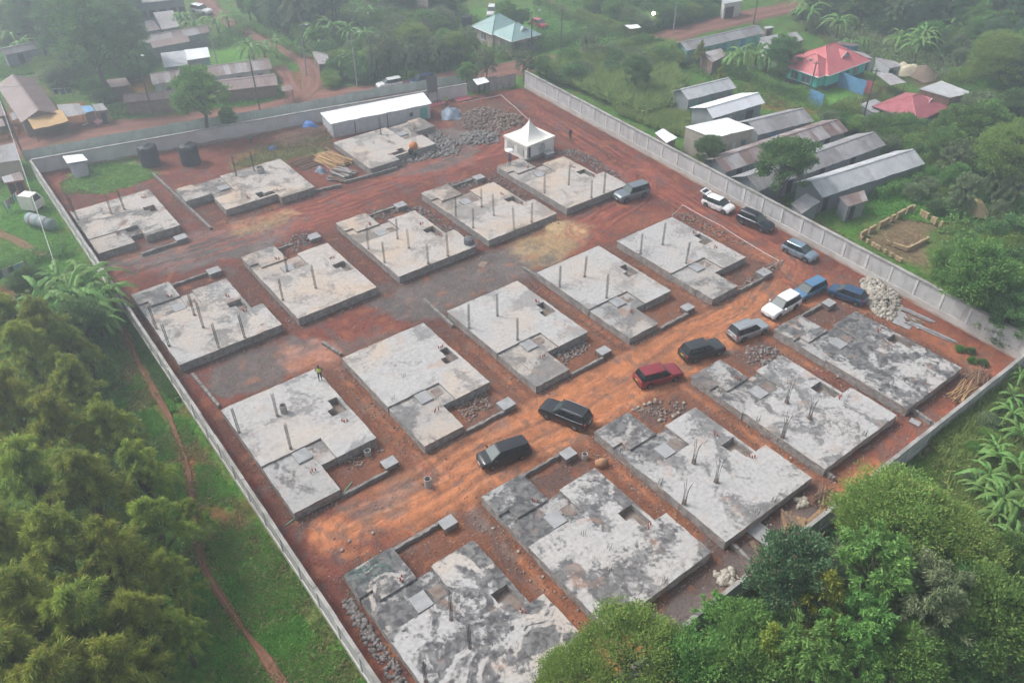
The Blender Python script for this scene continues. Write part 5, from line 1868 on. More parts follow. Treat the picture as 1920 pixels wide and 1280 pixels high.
def stones_mesh(name, pts, sizes, mats, seed):
    rs = np.random.default_rng(seed)
    Vs, Fs, off = [], [], 0
    for p_, s_ in zip(pts, sizes):
        V, F = ico(rs, s_, rs.uniform(.7, 1.25, 3))
        a = rs.uniform(0, 6.28)
        Rm = np.array([[math.cos(a), -math.sin(a), 0], [math.sin(a), math.cos(a), 0], [0, 0, 1]])
        Vs.append(V @ Rm.T + np.asarray(p_)); Fs.append(F + off); off += 12
    return np_mesh(name, np.concatenate(Vs), np.concatenate(Fs), mats)


def stone_mat(name, c1, c2, c3):
    t = NT(name, .92, .2)
    g = t.n('NewGeometry')
    nz = t.noise(t.pos(), 6, 5)
    c = t.mix(t.ramp(g.outputs['Random Per Island'], .2, .8), c1, c2)
    c = t.mix(t.ramp(nz, .5, .75, 0, .6), c, c3)
    t.color(c); t.bump(nz, .6, .04)
    return t.m


M_ROCK = stone_mat('grey_stone', (.25, .23, .22), (.16, .145, .137), (.12, .085, .075))
M_ROCKP = stone_mat('pale_stone', (.44, .405, .345), (.31, .28, .23), (.17, .14, .12))
M_ROCKR = stone_mat('red_clod', (.22, .10, .07), (.15, .07, .05), (.28, .16, .11))
M_ROCKO = stone_mat('orange_stone', (.46, .26, .15), (.40, .22, .13), (.25, .15, .10))
M_SPOIL = stone_mat('muddy_stone', (.25, .20, .17), (.17, .12, .10), (.20, .10, .07))
M_ROCKW = stone_mat('dusty_stone', (.40, .37, .345), (.29, .26, .24), (.22, .16, .13))


def heap(label, px_pts, n, size, h, mt, seed, name='rubble', spread=1.0, kind='stuff'):
    rs = np.random.default_rng(seed)
    P = scatter(px_pts, n, seed)
    poly = px_poly(px_pts)
    dd = -poly_sd(P[:, 0], P[:, 1], poly)
    top = np.clip(dd / max(dd.max(), .01), 0, 1) ** .8 * h
    z = np.array([gz(x, y) for x, y in P]) + top * rs.uniform(.3, 1, n)
    s = size * rs.uniform(.45, 1.35, n)
    o = obj(name, stones_mesh(name, np.column_stack([P, z]), s, [mt], seed))
    return tag(o, label, None, None, kind)


heap('heap of grey quarry stones beyond the white-roofed store', [(860, 215), (905, 200), (950, 210), (965, 235), (920, 250), (870, 245)], 800, .20, .65, M_SPOIL, 1)
heap('paler stones on the heap near the marquee', [(925, 215), (975, 215), (985, 235), (940, 248), (920, 235)], 380, .2, .7, M_SPOIL, 2)
heap('row of grey building stones beside the red road', [(862, 255), (900, 245), (935, 252), (935, 268), (890, 275), (860, 268)], 420, .22, .6, M_ROCK, 3)
heap('stones tipped below the white-roofed store slab', [(765, 255), (815, 245), (870, 268), (860, 290), (800, 300), (745, 310), (690, 328), (735, 305), (770, 285)], 900, .22, .35, M_ROCK, 4)
heap('heap of pale rubble by the navy hatchback', [(1612, 525), (1645, 520), (1685, 555), (1690, 580), (1670, 603), (1640, 590), (1620, 560)], 620, .22, 1.0, M_ROCKP, 5)
heap('grey stones mixed into the pale rubble by the navy hatchback', [(1618, 528), (1650, 528), (1685, 560), (1685, 585), (1660, 600), (1630, 580)], 260, .2, 1.12, M_ROCKW, 55)
heap('scattered stones in the near wall corner beside the blackened slab', [(640, 1125), (660, 1125), (740, 1240), (770, 1290), (740, 1290), (690, 1215)], 220, .18, .1, M_ROCK, 6)
heap('small heap of white stones below the splayed-bar slab', [(1488, 938), (1510, 935), (1516, 950), (1495, 955)], 26, .24, .2, M_ROCKP, 7)
heap('pile of white stones and bags against the near wall', [(1340, 1075), (1370, 1065), (1385, 1085), (1350, 1100)], 45, .28, .4, M_ROCKP, 8)
heap('grey stones in the yard below the charcoal car', [(1400, 650), (1450, 648), (1470, 665), (1430, 690), (1400, 680)], 90, .17, .1, M_ROCK, 9)
heap('grey stones at the head of the splayed-bar slab', [(1180, 770), (1235, 750), (1275, 755), (1290, 770), (1245, 790), (1225, 780)], 60, .18, .1, M_SPOIL, 10)
for k, (lb, pl, n) in enumerate([('rubble in the yard of the barrier slab', [(1380, 540), (1430, 500), (1470, 490), (1460, 505), (1400, 545)], 200), ('rubble along the lane between the sand spill slabs', [(745, 395), (790, 385), (900, 460), (880, 465)], 320),
                                 ('rubble along the lane beside the umbrella slab', [(890, 340), (930, 325), (1040, 400), (1010, 400)], 280), ('rubble in the yard of the propped meter box', [(1030, 655), (1080, 630), (1110, 650), (1060, 685)], 220),
                                 ('rubble in the yard of the red-stained slab', [(840, 755), (905, 725), (925, 760), (880, 790)], 240), ('rubble behind the umbrella slab', [(1040, 285), (1080, 280), (1170, 330), (1150, 335)], 260),
                                 ('rubble at the head of the drum tank slab', [(690, 395), (770, 385), (745, 400), (700, 415)], 160), ('rubble at the head of the sand spill slab', [(840, 345), (900, 330), (900, 345), (870, 360)], 160),
                                 ('rubble at the head of the barrier slab', [(1255, 400), (1290, 400), (1400, 460), (1380, 465)], 180), ('rubble at the head of the gravel lane slab', [(520, 455), (600, 445), (570, 470), (540, 475)], 120),
                                 ('rubble in the yard of the yellow vest slab', [(625, 850), (690, 815), (720, 845), (650, 890)], 90)]):
    heap(lb, pl, n, .13, .12, [M_SPOIL, M_ROCK][k % 2], 20 + k)
# clods and grit lying everywhere on the earth
rs = np.random.default_rng(77)
P = np.column_stack([rs.uniform(9.8, 80, 26000), rs.uniform(17.2, 116, 26000)])
k_ = (poly_sd(P[:, 0], P[:, 1], PLOT) < -.4) & (fbm(P[:, 0] * .3, P[:, 1] * .3, 5) + rs.random(len(P)) * .25 > .60)
P = P[k_][:9000]
z = np.array([gz(x, y) for x, y in P])
for nm, mt, sl, sd in (('gravel', M_ROCKW, slice(0, 3500), 1), ('clods', M_ROCKR, slice(3500, 7000), 2), ('grit', M_ROCKO, slice(7000, 9000), 3)):
    o = obj(nm, stones_mesh(nm, np.column_stack([P[sl], z[sl] + .01]), rs.uniform(.02, .075, len(P[sl])), [mt], sd))
    tag(o, {'gravel': 'loose grey gravel strewn over the plot', 'clods': 'dark red clods strewn over the plot', 'grit': 'orange grit strewn over the plot'}[nm], None, None, 'stuff')
# spoil thrown up along every slab
Ps = []
for E, T, o0, lb in HOUSES:
    for side in range(4):
        for q_ in range(70):
            u = rs.random() * 14.6; w = rs.random() * 10
            d_, w_ = [(u, -.15 - abs(rs.normal()) * .35), (u, 10.5 + abs(rs.normal()) * .3), (-.1 - abs(rs.normal()) * .3, w * .4), (14.8 + abs(rs.normal()) * .35, w)][side]
            x, y = T(d_, w_)
            Ps.append((o0[0] + x, o0[1] + y))
Ps = np.array(Ps)
Ps = Ps[poly_sd(Ps[:, 0], Ps[:, 1], PLOT) < -.3]
z = np.array([gz(x, y) for x, y in Ps])
o = obj('spoil', stones_mesh('spoil', np.column_stack([Ps, z]), rs.uniform(.04, .12, len(Ps)), [M_SPOIL], 9))
tag(o, 'broken stone and spoil along the feet of the slabs', None, None, 'stuff')


# ---- single stones
def stone(px, py, r, mt, label, z=0, group=None, sq=(1, 1, .8)):
    V, F = ico(np.random.default_rng(int(px * 7 + py)), r, sq)
    p = ground_at(px, py)
    o = obj('stone', np_mesh('stone', V, F, [mt]), None, (p.x, p.y, p.z + r * .45 + z), (0, 0, random.uniform(0, 6)))
    return tag(o, label, 'stone', group)


stone(1128, 872, .62, M_ROCKO, 'orange boulder at the corner of the black-blotched slab', sq=(1, .8, 1.1))
for x, y, l in [(1450, 637, 'two'), (1560, 696, 'lone pale stone in the passage beside the mould-blackened slab'), (1570, 708, 'second pale stone in the passage beside the mould-blackened slab'), (1527, 671, 'stone propped against the mould-blackened slab'),
                (1483, 860, 'stone by the low kerb of the brush-marked slab'), (925, 992, 'pale stone nearest the propped lid of the blackened slab'), (972, 1035, 'pale stone halfway along the passage beside the blackened slab'), (1018, 1082, 'grey stone deepest in the passage beside the blackened slab'),
                (1445, 985, 'round brown stone by the splintered planks'), (830, 860, None), (745, 1030, None), (1200, 1150, 'orange stone under the dense green tree'), (655, 1015, 'grey stone on the orange bank beside the wall'), (700, 1000, 'brown stone on the orange bank beside the hose'), (642, 1032, 'flat stone below the orange bank')]:
    if l and l != 'two': stone(x, y, .15, M_ROCKP if 'pale' in l else M_ROCKW, l)
for i, (x, y) in enumerate([(1187, 770), (1197, 765), (1208, 760), (1218, 757), (1228, 752), (1282, 757), (1272, 776), (1262, 783), (1236, 790)]):
    stone(x, y, .20, M_ROCKP, 'pale round stone edging the yard of the splayed-bar slab, %s from left' % nth(sorted([1187, 1197, 1208, 1218, 1228, 1236, 1262, 1272, 1282]).index(x)), group='pale stones edging the yard')

# ---- tanks
M_TANK = paint('black_plastic_tank', (.030, .034, .042), (.05, .052, .058), 1.5, .5)
M_TANKG = paint('grey_drum_tank', (.16, .165, .175), (.11, .115, .12), 2, .6)


def tank(px, py, r, h, label, mt=None, stand=False):
    p = ground_at(px, py)
    E = empty('water_tank', p, 0, label, 'water tank', 'plastic water tanks')
    prof = [(r * .97, 0)]
    k = 9
    for i in range(k):
        z0, z1 = h * .84 * i / k, h * .84 * (i + 1) / k
        prof += [(r, z0 + .03), (r, z1 - .08), (r * .965, z1 - .03)]
    prof += [(r * .98, h * .85), (r * .72, h * .93), (r * .30, h * .965)]
    MB().lathe(prof, 28, (0, 0, .0)).build('shell', mt or M_TANK, E, True)
    m = MB()
    for i in range(8):
        a = i * math.pi / 4
        M = Matrix.Rotation(a, 3, 'Z') @ Matrix.Rotation(R(14), 3, 'Y')
        m.box((math.cos(a) * r * .62, math.sin(a) * r * .62, h * .925), (r * .66, .22, .12), M=M)
    m.build('lid_ribs', mt or M_TANK, E)
    MB().lathe([(r * .30, h * .95), (r * .30, h * 1.0), (r * .24, h * 1.02), (.02, h * 1.025)], 16).build('lid', mt or M_TANK, E)
    return E


tank(284, 309, 1.30, 3.0, 'black water tank nearer the white-topped latrine')
tank(359, 306, 1.30, 3.0, 'black water tank nearer the heap of cuttings')
tank(876, 54, 1.05, 2.6, 'black water tank behind the teal-roofed house')
tank(880, 470, .62, 1.75, 'grey drum tank standing at the slab corner', M_TANKG)

# ---- marquee
M_CANVAS = paint('white_canvas', (.82, .80, .74), (.76, .74, .68), .8, .8)
t = NT('clear_vinyl', .25, .5); t.color((.16, .20, .23)); M_VINYL = t.m
p = at(67.0, 0)
E = empty('marquee', (67.1, 83.3, gz(67.1, 83.3)), R(4), 'white pagoda marquee with latticed windows on the red road', 'tent')
hw, hd, ev = 2.55, 2.35, 2.25
N = 9
for sx, sy, nm in ((-1, 0, 'w'), (1, 0, 'e'), (0, -1, 's'), (0, 1, 'n')):
    m = MB()
    vs, fs = [], []
    for i in range(13):
        u = i / 12 * 2 - 1
        for j in range(5):
            v = j / 4
            bul = .05 * math.sin(u * 9) * (1 - v) + .10 * (1 - v)
            if sx: vs.append((sx * (hw + bul), u * hd, v * ev + (-.05 if j == 0 else 0)))
            else: vs.append((u * hw, sy * (hd + bul), v * ev + (-.05 if j == 0 else 0)))
    fs = [(i * 5 + j, (i + 1) * 5 + j, (i + 1) * 5 + j + 1, i * 5 + j + 1) for i in range(12) for j in range(4)]
    w_ = obj('side_wall', np_mesh('side_wall', vs, fs, [M_CANVAS], None, True), E)
    if nm == 'w':
        for yc in (-1.05, 1.1):
            wn = MB().box((-hw - .17, yc, 1.15), (.03, 1.15, 1.15)).build('window', M_VINYL, w_)
            m = MB()
            for k in range(6):
                m.box((-hw - .19, yc - .575 + k * .23, 1.15), (.03, .05, 1.2))
                m.box((-hw - .192, yc, .575 + k * .23), (.03, 1.2, .05))
            m.build('lattice', M_CANVAS, w_)
    if nm == 's':
        m = MB()
        n_ = 14
        vs = [(.25 + .55 * math.cos(a), -hd - .17, 1.1 + (.75 if math.sin(a) > 0 else .6) * math.sin(a)) for a in np.linspace(0, 2 * math.pi, n_, endpoint=False)]
        m.add(vs, [tuple(range(n_))])
        m.build('window', M_VINYL, w_)
        m = MB()
        for k in range(4):
            m.box((-.18 + k * .29, -hd - .185, 1.1), (.05, .03, 1.15))
            m.box((.25, -hd - .187, .7 + k * .28), (1.0, .03, .05))
        m.build('lattice', M_CANVAS, w_)
        MB().box((-hw + .35, -hd - .14, 1.0), (.32, .04, 2.0)).build('flap_gap', D_DARK, w_)
vs, fs = [], []
n_ = 10
for j in range(n_ + 1):
    v = j / n_
    k = (1 - v) ** 1.0
    zr = ev + 2.2 * (v ** 2.3) + .12 * v
    for a, b in ((-1, -1), (0, -1), (1, -1), (1, 0), (1, 1), (0, 1), (-1, 1), (-1, 0)):
        sag = .0 if abs(a) + abs(b) == 2 else -.04 * (1 - v)
        vs.append((a * (hw + .16) * max(k, .015), b * (hd + .16) * max(k, .015), zr + sag))
for j in range(n_):
    for k in range(8):
        fs.append((j * 8 + k, j * 8 + (k + 1) % 8, (j + 1) * 8 + (k + 1) % 8, (j + 1) * 8 + k))
me = np_mesh('canopy', vs, fs, [M_CANVAS], None, True)
me.set_sharp_from_angle(angle=R(30))
cn = obj('canopy', me, E)
m = MB()
for a, b, c, d in ((-1, -1, 1, -1), (1, -1, 1, 1), (1, 1, -1, 1), (-1, 1, -1, -1)):
    for k in range(10):
        u0, u1 = k / 10, (k + 1) / 10
        x0, y0 = (a + (c - a) * u0) * (hw + .165), (b + (d - b) * u0) * (hd + .165)
        x1, y1 = (a + (c - a) * u1) * (hw + .165), (b + (d - b) * u1) * (hd + .165)
        m.quad((x0, y0, ev + .02), (x1, y1, ev + .02), (x1, y1, ev - .26), (x0, y0, ev - .26))
m.build('valance', M_CANVAS, cn)
MB().tube([(0, 0, ev + 2.2), (0, 0, ev + 2.6)], .03, 6).build('finial', M_CANVAS, cn)
for sx in (-1, 1):
    for sy in (-1, 1):
        MB().tube([(sx * hw * .98, sy * hd * .98, -.1), (sx * hw * .98, sy * hd * .98, ev)], .05, 6).build('pole', M_CHROME, E)

# ---- fence of grey tin sheets along the road outside the back wall
def tin_fence(px, label, h, pal, step=.9, z=0, name='tin_fence', lean=.04):
    pts = [at(x, y, z) for x, y in px]
    E = empty(name, pts[0], 0, label, 'fence', kind='thing')
    for a, b in zip(pts[:-1], pts[1:]):
        n = max(1, round((b - a).length / step))
        for i in range(n):
            p0, p1 = a.lerp(b, i / n) - pts[0], a.lerp(b, (i + 1.03) / n) - pts[0]
            hh = h * random.uniform(.93, 1.05)
            tl = Vector((random.uniform(-lean, lean), random.uniform(-lean, lean), 0))
            me = corr_sheet(p0 + Vector((0, 0, hh)) + tl, p1 + Vector((0, 0, hh)) + tl, p1 + Vector((0, 0, -.1)), p0 + Vector((0, 0, -.1)), random.choice(TIN[pal]), 4, .025)
            obj('sheet', me, E)
    return E


tin_fence([(48, 303), (150, 284), (330, 250), (470, 228), (560, 212), (700, 184), (800, 168), (880, 155)], 'long grey tin fence between the dirt road and the back wall', 1.6, 'zinc')
tin_fence([(880, 172), (910, 166), (930, 162)], 'tin panels beside the guard booth', 1.9, 'grey', lean=.02)
# gate: two framed leaves with a sunburst of bars
M_GATE = tin('gate_sheet', (.42, .40, .40), (.34, .31, .30))
for a, b, l in (((918, 172), (942, 167), 'site gate leaf nearer the guard booth with a sunburst frame'), ((944, 167), (966, 162), 'site gate leaf nearer the long wall with a sunburst frame')):
    p0, p1 = at(*a), at(*b)
    L = (p1 - p0).length
    E = empty('gate_leaf', p0, math.atan2(p1.y - p0.y, p1.x - p0.x), l, 'gate', 'site gate')
    MB().box((L / 2, 0, 1.1), (L - .06, .04, 2.1)).build('gate_sheet', M_GATE, E)
    m = MB()
    for k in range(7):
        a_ = math.pi * k / 6 + math.pi / 2 - math.pi / 2
        m.tube([(L / 2, -.05, .3), (L / 2 + math.cos(a_) * L * .45, -.05, .3 + math.sin(a_) * 1.7)], .03, 4)
    for c, d in (((L / 2, -.04, .08), (L, .08, .08)), ((L / 2, -.04, 2.15), (L, .08, .08)), ((.04, -.04, 1.1), (.08, .08, 2.1)), ((L - .04, -.04, 1.1), (.08, .08, 2.1))):
        m.box(c, d)
    m.build('frame', D_RED if False else W_BROWN, E)
tin_fence([(1566, 160), (1585, 166), (1618, 178)], 'blue sheet fence in front of the red-roofed house', 2.4, 'blue', 1.1, lean=.02)
tin_fence([(1514, 190), (1530, 196), (1540, 200)], 'blue double gate at the end of the clipped hedge', 2.0, 'blue', 1.4, name='blue_gate', lean=.01)
tin_fence([(1618, 172), (1633, 176)], 'red sheet panel joined to the blue fence', 2.0, 'red', 1.2, name='red_panel', lean=.01)


def pale_fence(px, label, mt, h=1.2, step=.28):
    pts = [at(x, y) for x, y in px]
    E = empty('paling_fence', pts[0], 0, label, 'fence', kind='thing')
    me = MB().box((0, 0, h / 2), (.12, .03, h)).mesh('paling', [mt])
    for a, b in zip(pts[:-1], pts[1:]):
        n = int((b - a).length / step)
        rz = math.atan2(b.y - a.y, b.x - a.x)
        for i in range(n):
            q_ = a.lerp(b, i / n) - pts[0]
            obj('paling', me, E, q_, (random.uniform(-.05, .05), random.uniform(-.05, .05), rz), (1, 1, random.uniform(.85, 1.15)))
        m = MB()
        for zz_ in (.3, .9):
            m.tube([a - pts[0] + Vector((0, 0, zz_)), b - pts[0] + Vector((0, 0, zz_))], .035, 4)
        m.build('rail', mt, E)


pale_fence([(1385, 142), (1420, 134), (1462, 123)], 'white picket fence beyond the banana clump', D_WHITE)
pale_fence([(1580, 200), (1612, 204), (1640, 188), (1652, 178)], 'old grey paling fence by the blue sheets', M_TIMBER_OLD, 1.6)

# ---- stacks of poles, boards and planks: each piece its own part
def stack(name, label, c_px, rz, n, L, r, mt, seed, w=2.0, h=.6, spreadz=.12, kind='pole', flat=False, jit=.15, cat='stack'):
    rs = random.Random(seed)
    p = ground_at(*c_px)
    E = empty(name, p, rz, label, cat)
    mts = mt if isinstance(mt, list) else [mt]
    if flat: mes = [MB().box((0, 0, 0), (L, r * 6, r)).mesh(kind, [m_]) for m_ in mts]
    else: mes = [MB().tube([(-L / 2, 0, 0), (-L / 6, .03, .02), (L / 2, 0, 0)], [r, r * .9, r * .7], 6).mesh(kind, [m_]) for m_ in mts]
    for i in range(n):
        u = rs.uniform(-1, 1)
        z = r + h * (1 - u * u) * rs.random() + (i / n) * spreadz
        obj(kind, rs.choice(mes), E, (rs.uniform(-.3, .3), u * w, z), (rs.uniform(-.2, .2) if flat else 0, rs.uniform(-spreadz, spreadz) * .6, rs.uniform(-jit, jit)), (rs.uniform(.75, 1.1), 1, 1))
    return E


M_POLE = paint('peeled_pole', (.58, .38, .18), (.46, .28, .13), 3, .8)
M_POLE2 = paint('brown_pole', (.34, .21, .13), (.25, .155, .10), 3, .85)
M_BOARD = paint('grey_board', (.34, .34, .345), (.24, .235, .235), 2, .85)
stack('pole_stack', 'stack of yellow peeled poles between the two sideways slabs', (626, 304), R(-78), 90, 4.8, .07, [M_POLE, M_POLE, M_POLE2], 1, 1.7, .75, .15)
stack('pole_stack', 'dark sticks laid flat beside the yellow poles', (578, 305), R(8), 60, 4.0, .035, [M_POLE2, M_TIMBER_OLD], 2, 1.6, .25, .05, kind='stick', jit=.1)
stack('board_stack', 'stack of grey formwork boards below the yellow poles', (642, 330), R(-60), 60, 2.6, .05, [M_BOARD, M_BOARD, M_TIMBER_OLD], 3, 1.7, .7, .12, kind='board', flat=True, jit=.3)
stack('pole_stack', 'brown sticks in the far right corner of the plot', (1832, 712), R(20), 40, 2.6, .035, [M_POLE2, M_TIMBER_OLD], 4, .9, .5, .4, kind='stick', jit=.6)
stack('pole_stack', 'yellow and brown poles along the right corner wall', (1805, 738), R(2), 46, 3.6, .045, [M_POLE, M_POLE2], 5, .7, .5, .15, jit=.25)
stack('plank_pile', 'splintered planks against the near wall', (1488, 990), R(20), 26, 2.0, .04, [M_TIMBER, M_TIMBER_OLD], 6, .9, .35, .3, kind='plank', flat=True, jit=.9)
stack('plank_pile', 'long planks lying along the near wall by the splintered ones', (1520, 980), R(0), 12, 4.0, .045, [M_TIMBER], 7, .3, .2, .05, kind='plank', flat=True, jit=.08)
stack('pole_stack', 'reddish sticks half under the broad olive tree', (1545, 937), R(10), 34, 2.6, .035, [M_POLE2, M_TIMBER_OLD], 8, .6, .45, .3, kind='stick', jit=.5)
stack('pole_stack', 'light sticks lying on the cuttings by the back wall', (600, 250), R(5), 14, 4.2, .04, [M_POLE2, M_POLE], 9, .6, .3, .1, kind='stick', jit=.2)
stack('truss_stack', 'stack of steel lattice trusses against the long wall', (1718, 592), R(-82), 5, 4.2, .06, M_BOARD, 10, .35, .2, .02, kind='truss', jit=.03)
stack('truss_stack', 'second stack of steel trusses nearer the corner', (1752, 625), R(-82), 7, 4.6, .06, M_BOARD, 11, .4, .1, .02, kind='truss', jit=.03)
stack('board_stack', 'boards and sheets spread beside the pale rubble', (1712, 603), R(-70), 14, 1.8, .03, [M_TIMBER_OLD, M_BOARD, W_BROWN], 12, 1.0, .15, .05, kind='board', flat=True, jit=.8)


def sheet(px, py, w, l, rz, mt, label, tilt=.04, z=.1, cat='board'):
    p = ground_at(px, py)
    o = MB().box((0, 0, 0), (w, l, .03)).build('board', mt)
    o.location = p + Vector((0, 0, z)); o.rotation_euler = (tilt, -tilt, rz)
    return tag(o, label, cat)


sheet(1433, 1005, 1.5, 2.3, R(5), M_BOARD, 'grey plywood sheet lying by the splintered planks')
sheet(1418, 1032, .45, 1.6, R(-20), M_TIMBER_OLD, 'brown plank beside the grey plywood sheet')
sheet(1678, 592, 1.8, 2.4, R(12), M_BOARD, 'large grey sheet at the foot of the pale rubble')
sheet(1690, 610, .7, 1.8, R(12), M_BOARD, 'narrow grey sheet below the large one')
sheet(1715, 793, .7, .9, R(10), M_BOARD, 'broken slab piece by the brush-marked slab kerb')
sheet(905, 497, 1.2, .8, R(30), W_BROWN, 'reddish board lying in the gravel yard', z=.04)
sheet(822, 196, 3.6, 1.0, R(-10), TIN['red'][0], 'red sheets lying by the notice board', z=.12)
sheet(867, 187, 2.6, 1.6, R(-8), TIN['red'][0], 'stack of red sheets nearer the guard booth', z=.2)

# ---- concrete rings
M_RING = paint('cast_ring', (.42, .40, .37), (.32, .30, .28), 3, .9, .2)


def ring(px, py, r, h, label, zt=0.0, tilt=0.0, name='concrete_ring'):
    p = ground_at(px, py, zt)
    m = MB()
    n = 20
    prof = [(r, 0), (r, h), (r * .86, h), (r * .86, .02)]
    vs, fs = [], []
    for rr, z in prof:
        for k in range(n):
            a = 2 * math.pi * k / n
            vs.append((rr * math.cos(a), rr * math.sin(a), z))
    for i in range(3):
        for k in range(n):
            k2 = (k + 1) % n
            fs.append((i * n + k, i * n + k2, (i + 1) * n + k2, (i + 1) * n + k))
    me = np_mesh(name, vs, fs, [M_RING])
    o = obj(name, me, None, (p.x, p.y, zt if zt else p.z), (tilt, 0, 0))
    return tag(o, label, 'pipe ring')


ring(803, 912, .30, .95, 'open concrete ring standing on the orange road')
ring(690, 853, .30, .6, 'concrete ring in the yard of the yellow vest slab')
ring(533, 773, .30, .9, 'concrete ring standing on the yellow vest slab', 1.0)
ring(1096, 860, .26, .6, 'bucket-sized ring beside the propped meter box of the black-blotched slab')
ring(489, 323, .5, .75, 'concrete ring on the sideways slab before the black tanks', 1.0)

# ---- notice board
p0 = ground_at(812, 197)
E = empty('notice_board', p0, R(-14), 'dark notice board on tall posts behind the white-roofed store', 'sign')
for x in (-.75, .75):
    MB().tube([(x, 0, -.1), (x, 0, 4.6)], .05, 6).build('post', M_TRIM, E)
MB().tube([(.75, 0, 2.2), (1.1, -1.0, 0)], .035, 5).build('brace', M_TRIM, E)
MB().box((0, -.05, 3.3), (1.75, .08, 2.6)).build('panel', paint('dark_board', (.12, .115, .115), (.16, .15, .15), 1.5, .7), E)

# ---- concrete mixer
E = empty('concrete_mixer', ground_at(776, 290), R(35), 'orange concrete mixer below the white-roofed store slab', 'mixer')
M_MIX = paint('orange_steel', (.60, .22, .06), (.45, .16, .05), 3, .6)
m = MB()
m.lathe([(.28, -.55), (.55, -.25), (.62, .1), (.50, .45), (.30, .62)], 16)
dr = m.build('drum', M_MIX, E, True)
dr.location = (0, 0, 1.25); dr.rotation_euler = (R(55), 0, 0)
MB().box((0, 0, .55), (1.5, .12, .12)).box((-.6, 0, .8), (.1, .1, .9)).box((.6, 0, .8), (.1, .1, .9)).box((0, 0, .62), (.1, 1.3, .1)).build('frame', M_MIX, E)
MB().box((-1.0, 0, .85), (.7, .6, .65), taper=.9).build('engine_box', M_TRIM, E)
for x, y in ((-.7, .55), (-.7, -.55), (.6, .5), (.6, -.5)):
    w_ = obj('wheel', _w, E, (x, y, .3), (R(90), 0, 0), .85)

# ---- tarpaulins
def tarp(label, c_px, w, d, h, mt, seed, cat='tarpaulin', z=0):
    rs = np.random.default_rng(seed)
    p = ground_at(*c_px)
    n = 16
    u, v = np.meshgrid(np.linspace(-1, 1, n), np.linspace(-1, 1, n))
    r = np.sqrt(u * u + v * v)
    zz_ = h * np.clip(1.05 - r ** 2.2, 0, None) * (.35 + 1.3 * fbm(u * 2 + 5, v * 2, seed)) + .05 * fbm(u * 6, v * 6, seed + 1) + .02 + z
    V = np.stack([u * w / 2 * (1 + .1 * fbm(v * 2, u, seed + 2)), v * d / 2, zz_], -1).reshape(-1, 3)
    idx = np.arange(n * n).reshape(n, n)
    q_ = np.stack([idx[:-1, :-1], idx[:-1, 1:], idx[1:, 1:], idx[1:, :-1]], -1).reshape(-1, 4)
    o = obj('tarpaulin', np_mesh('tarpaulin', V, q_, [mt], None, True), None, p, (0, 0, seed))
    return tag(o, label, cat)


M_TARPB = paint('slate_blue_tarp', (.22, .27, .33), (.15, .19, .25), 1.5, .5)
M_TARPU = paint('royal_blue_tarp', (.08, .20, .50), (.06, .14, .36), 2, .5)
M_TARPC = paint('cream_tarp', (.72, .64, .44), (.58, .50, .36), 1, .7)
M_TARPO = paint('orange_awning', (.62, .40, .18), (.50, .33, .18), 1, .8)
tarp('slate-blue tarpaulin over a heap behind the stone pile', (846, 216), 3.8, 3.0, 1.0, M_TARPB, 1)
tarp('royal-blue tarpaulin on the cuttings by the back wall', (582, 244), 2.2, 1.6, .7, M_TARPU, 2)
tarp('small blue plastic on the weeds by the sideways slab', (511, 280), 1.0, .8, .4, M_TARPU, 3)
tarp('cream tarpaulin over the patched shacks', (1700, 138), 3.2, 5.6, 1.5, M_TARPC, 4)
tarp('grey plastic bundle beside the formwork boards', (602, 322), 1.6, 1.2, .6, M_TARPB, 5)
tarp('brown thatch heap behind the cream tarpaulin', (1728, 142), 4.6, 6.0, 1.4, paint('thatch', (.24, .18, .13), (.17, .13, .10), 3, .95, .5), 6, cat='thatch')
tarp('hay heap at the edge of the ruined foundation plot', (1822, 388), 5.5, 3.4, 1.2, paint('hay', (.50, .38, .20), (.38, .29, .15), 4, .95, .6), 7, cat='hay heap')
E = empty('awning', (14.3, 130.6, 0), 0, 'orange cloth awning on the gable of the brown-roofed house', 'awning')
vs = [(-2.4 + 4.8 * i / 8, 1.2 - 2.9 * j / 4, 2.95 - .85 * j / 4 - .12 * math.sin(math.pi * i / 8) + .05 * math.sin(i * 2.1 + j)) for i in range(9) for j in range(5)]
obj('cloth', np_mesh('cloth', vs, [(i * 5 + j, (i + 1) * 5 + j, (i + 1) * 5 + j + 1, i * 5 + j + 1) for i in range(8) for j in range(4)], [M_TARPO], None, True), E)
for x in (-2.3, 2.3):
    MB().tube([(x, -1.6, 0), (x, -1.6, 2.1)], .05, 5).build('post', M_TIMBER_OLD, E)

# ---- white tape barriers
M_TAPE = paint('white_tape', (.85, .85, .83), None, 3, .6)


def barrier(px, label, h=1.0):
    pts = [ground_at(x, y) for x, y in px]
    E = empty('tape_barrier', pts[0], 0, label, 'barrier')
    m = MB()
    for a, b in zip(pts[:-1], pts[1:]):
        a2, b2 = a - pts[0] + Vector((0, 0, h)), b - pts[0] + Vector((0, 0, h))
        m.tube([a2, (a2 + b2) / 2 - Vector((0, 0, .06)), b2], .024, 4, cap=False)
    m.build('tape', M_TAPE, E)
    for a in pts:
        q_ = a - pts[0]
        MB().tube([q_ + Vector((0, 0, -.2)), q_ + Vector((0, 0, h + .1))], .03, 5).build('post', M_TIMBER, E)


barrier([(1258, 418), (1278, 397), (1350, 438), (1400, 470), (1458, 503), (1430, 520)], 'white tape barrier around the slab by the long wall')
barrier([(868, 203), (905, 196), (940, 190), (968, 215), (992, 238)], 'white tape barrier around the stone heap behind the marquee')

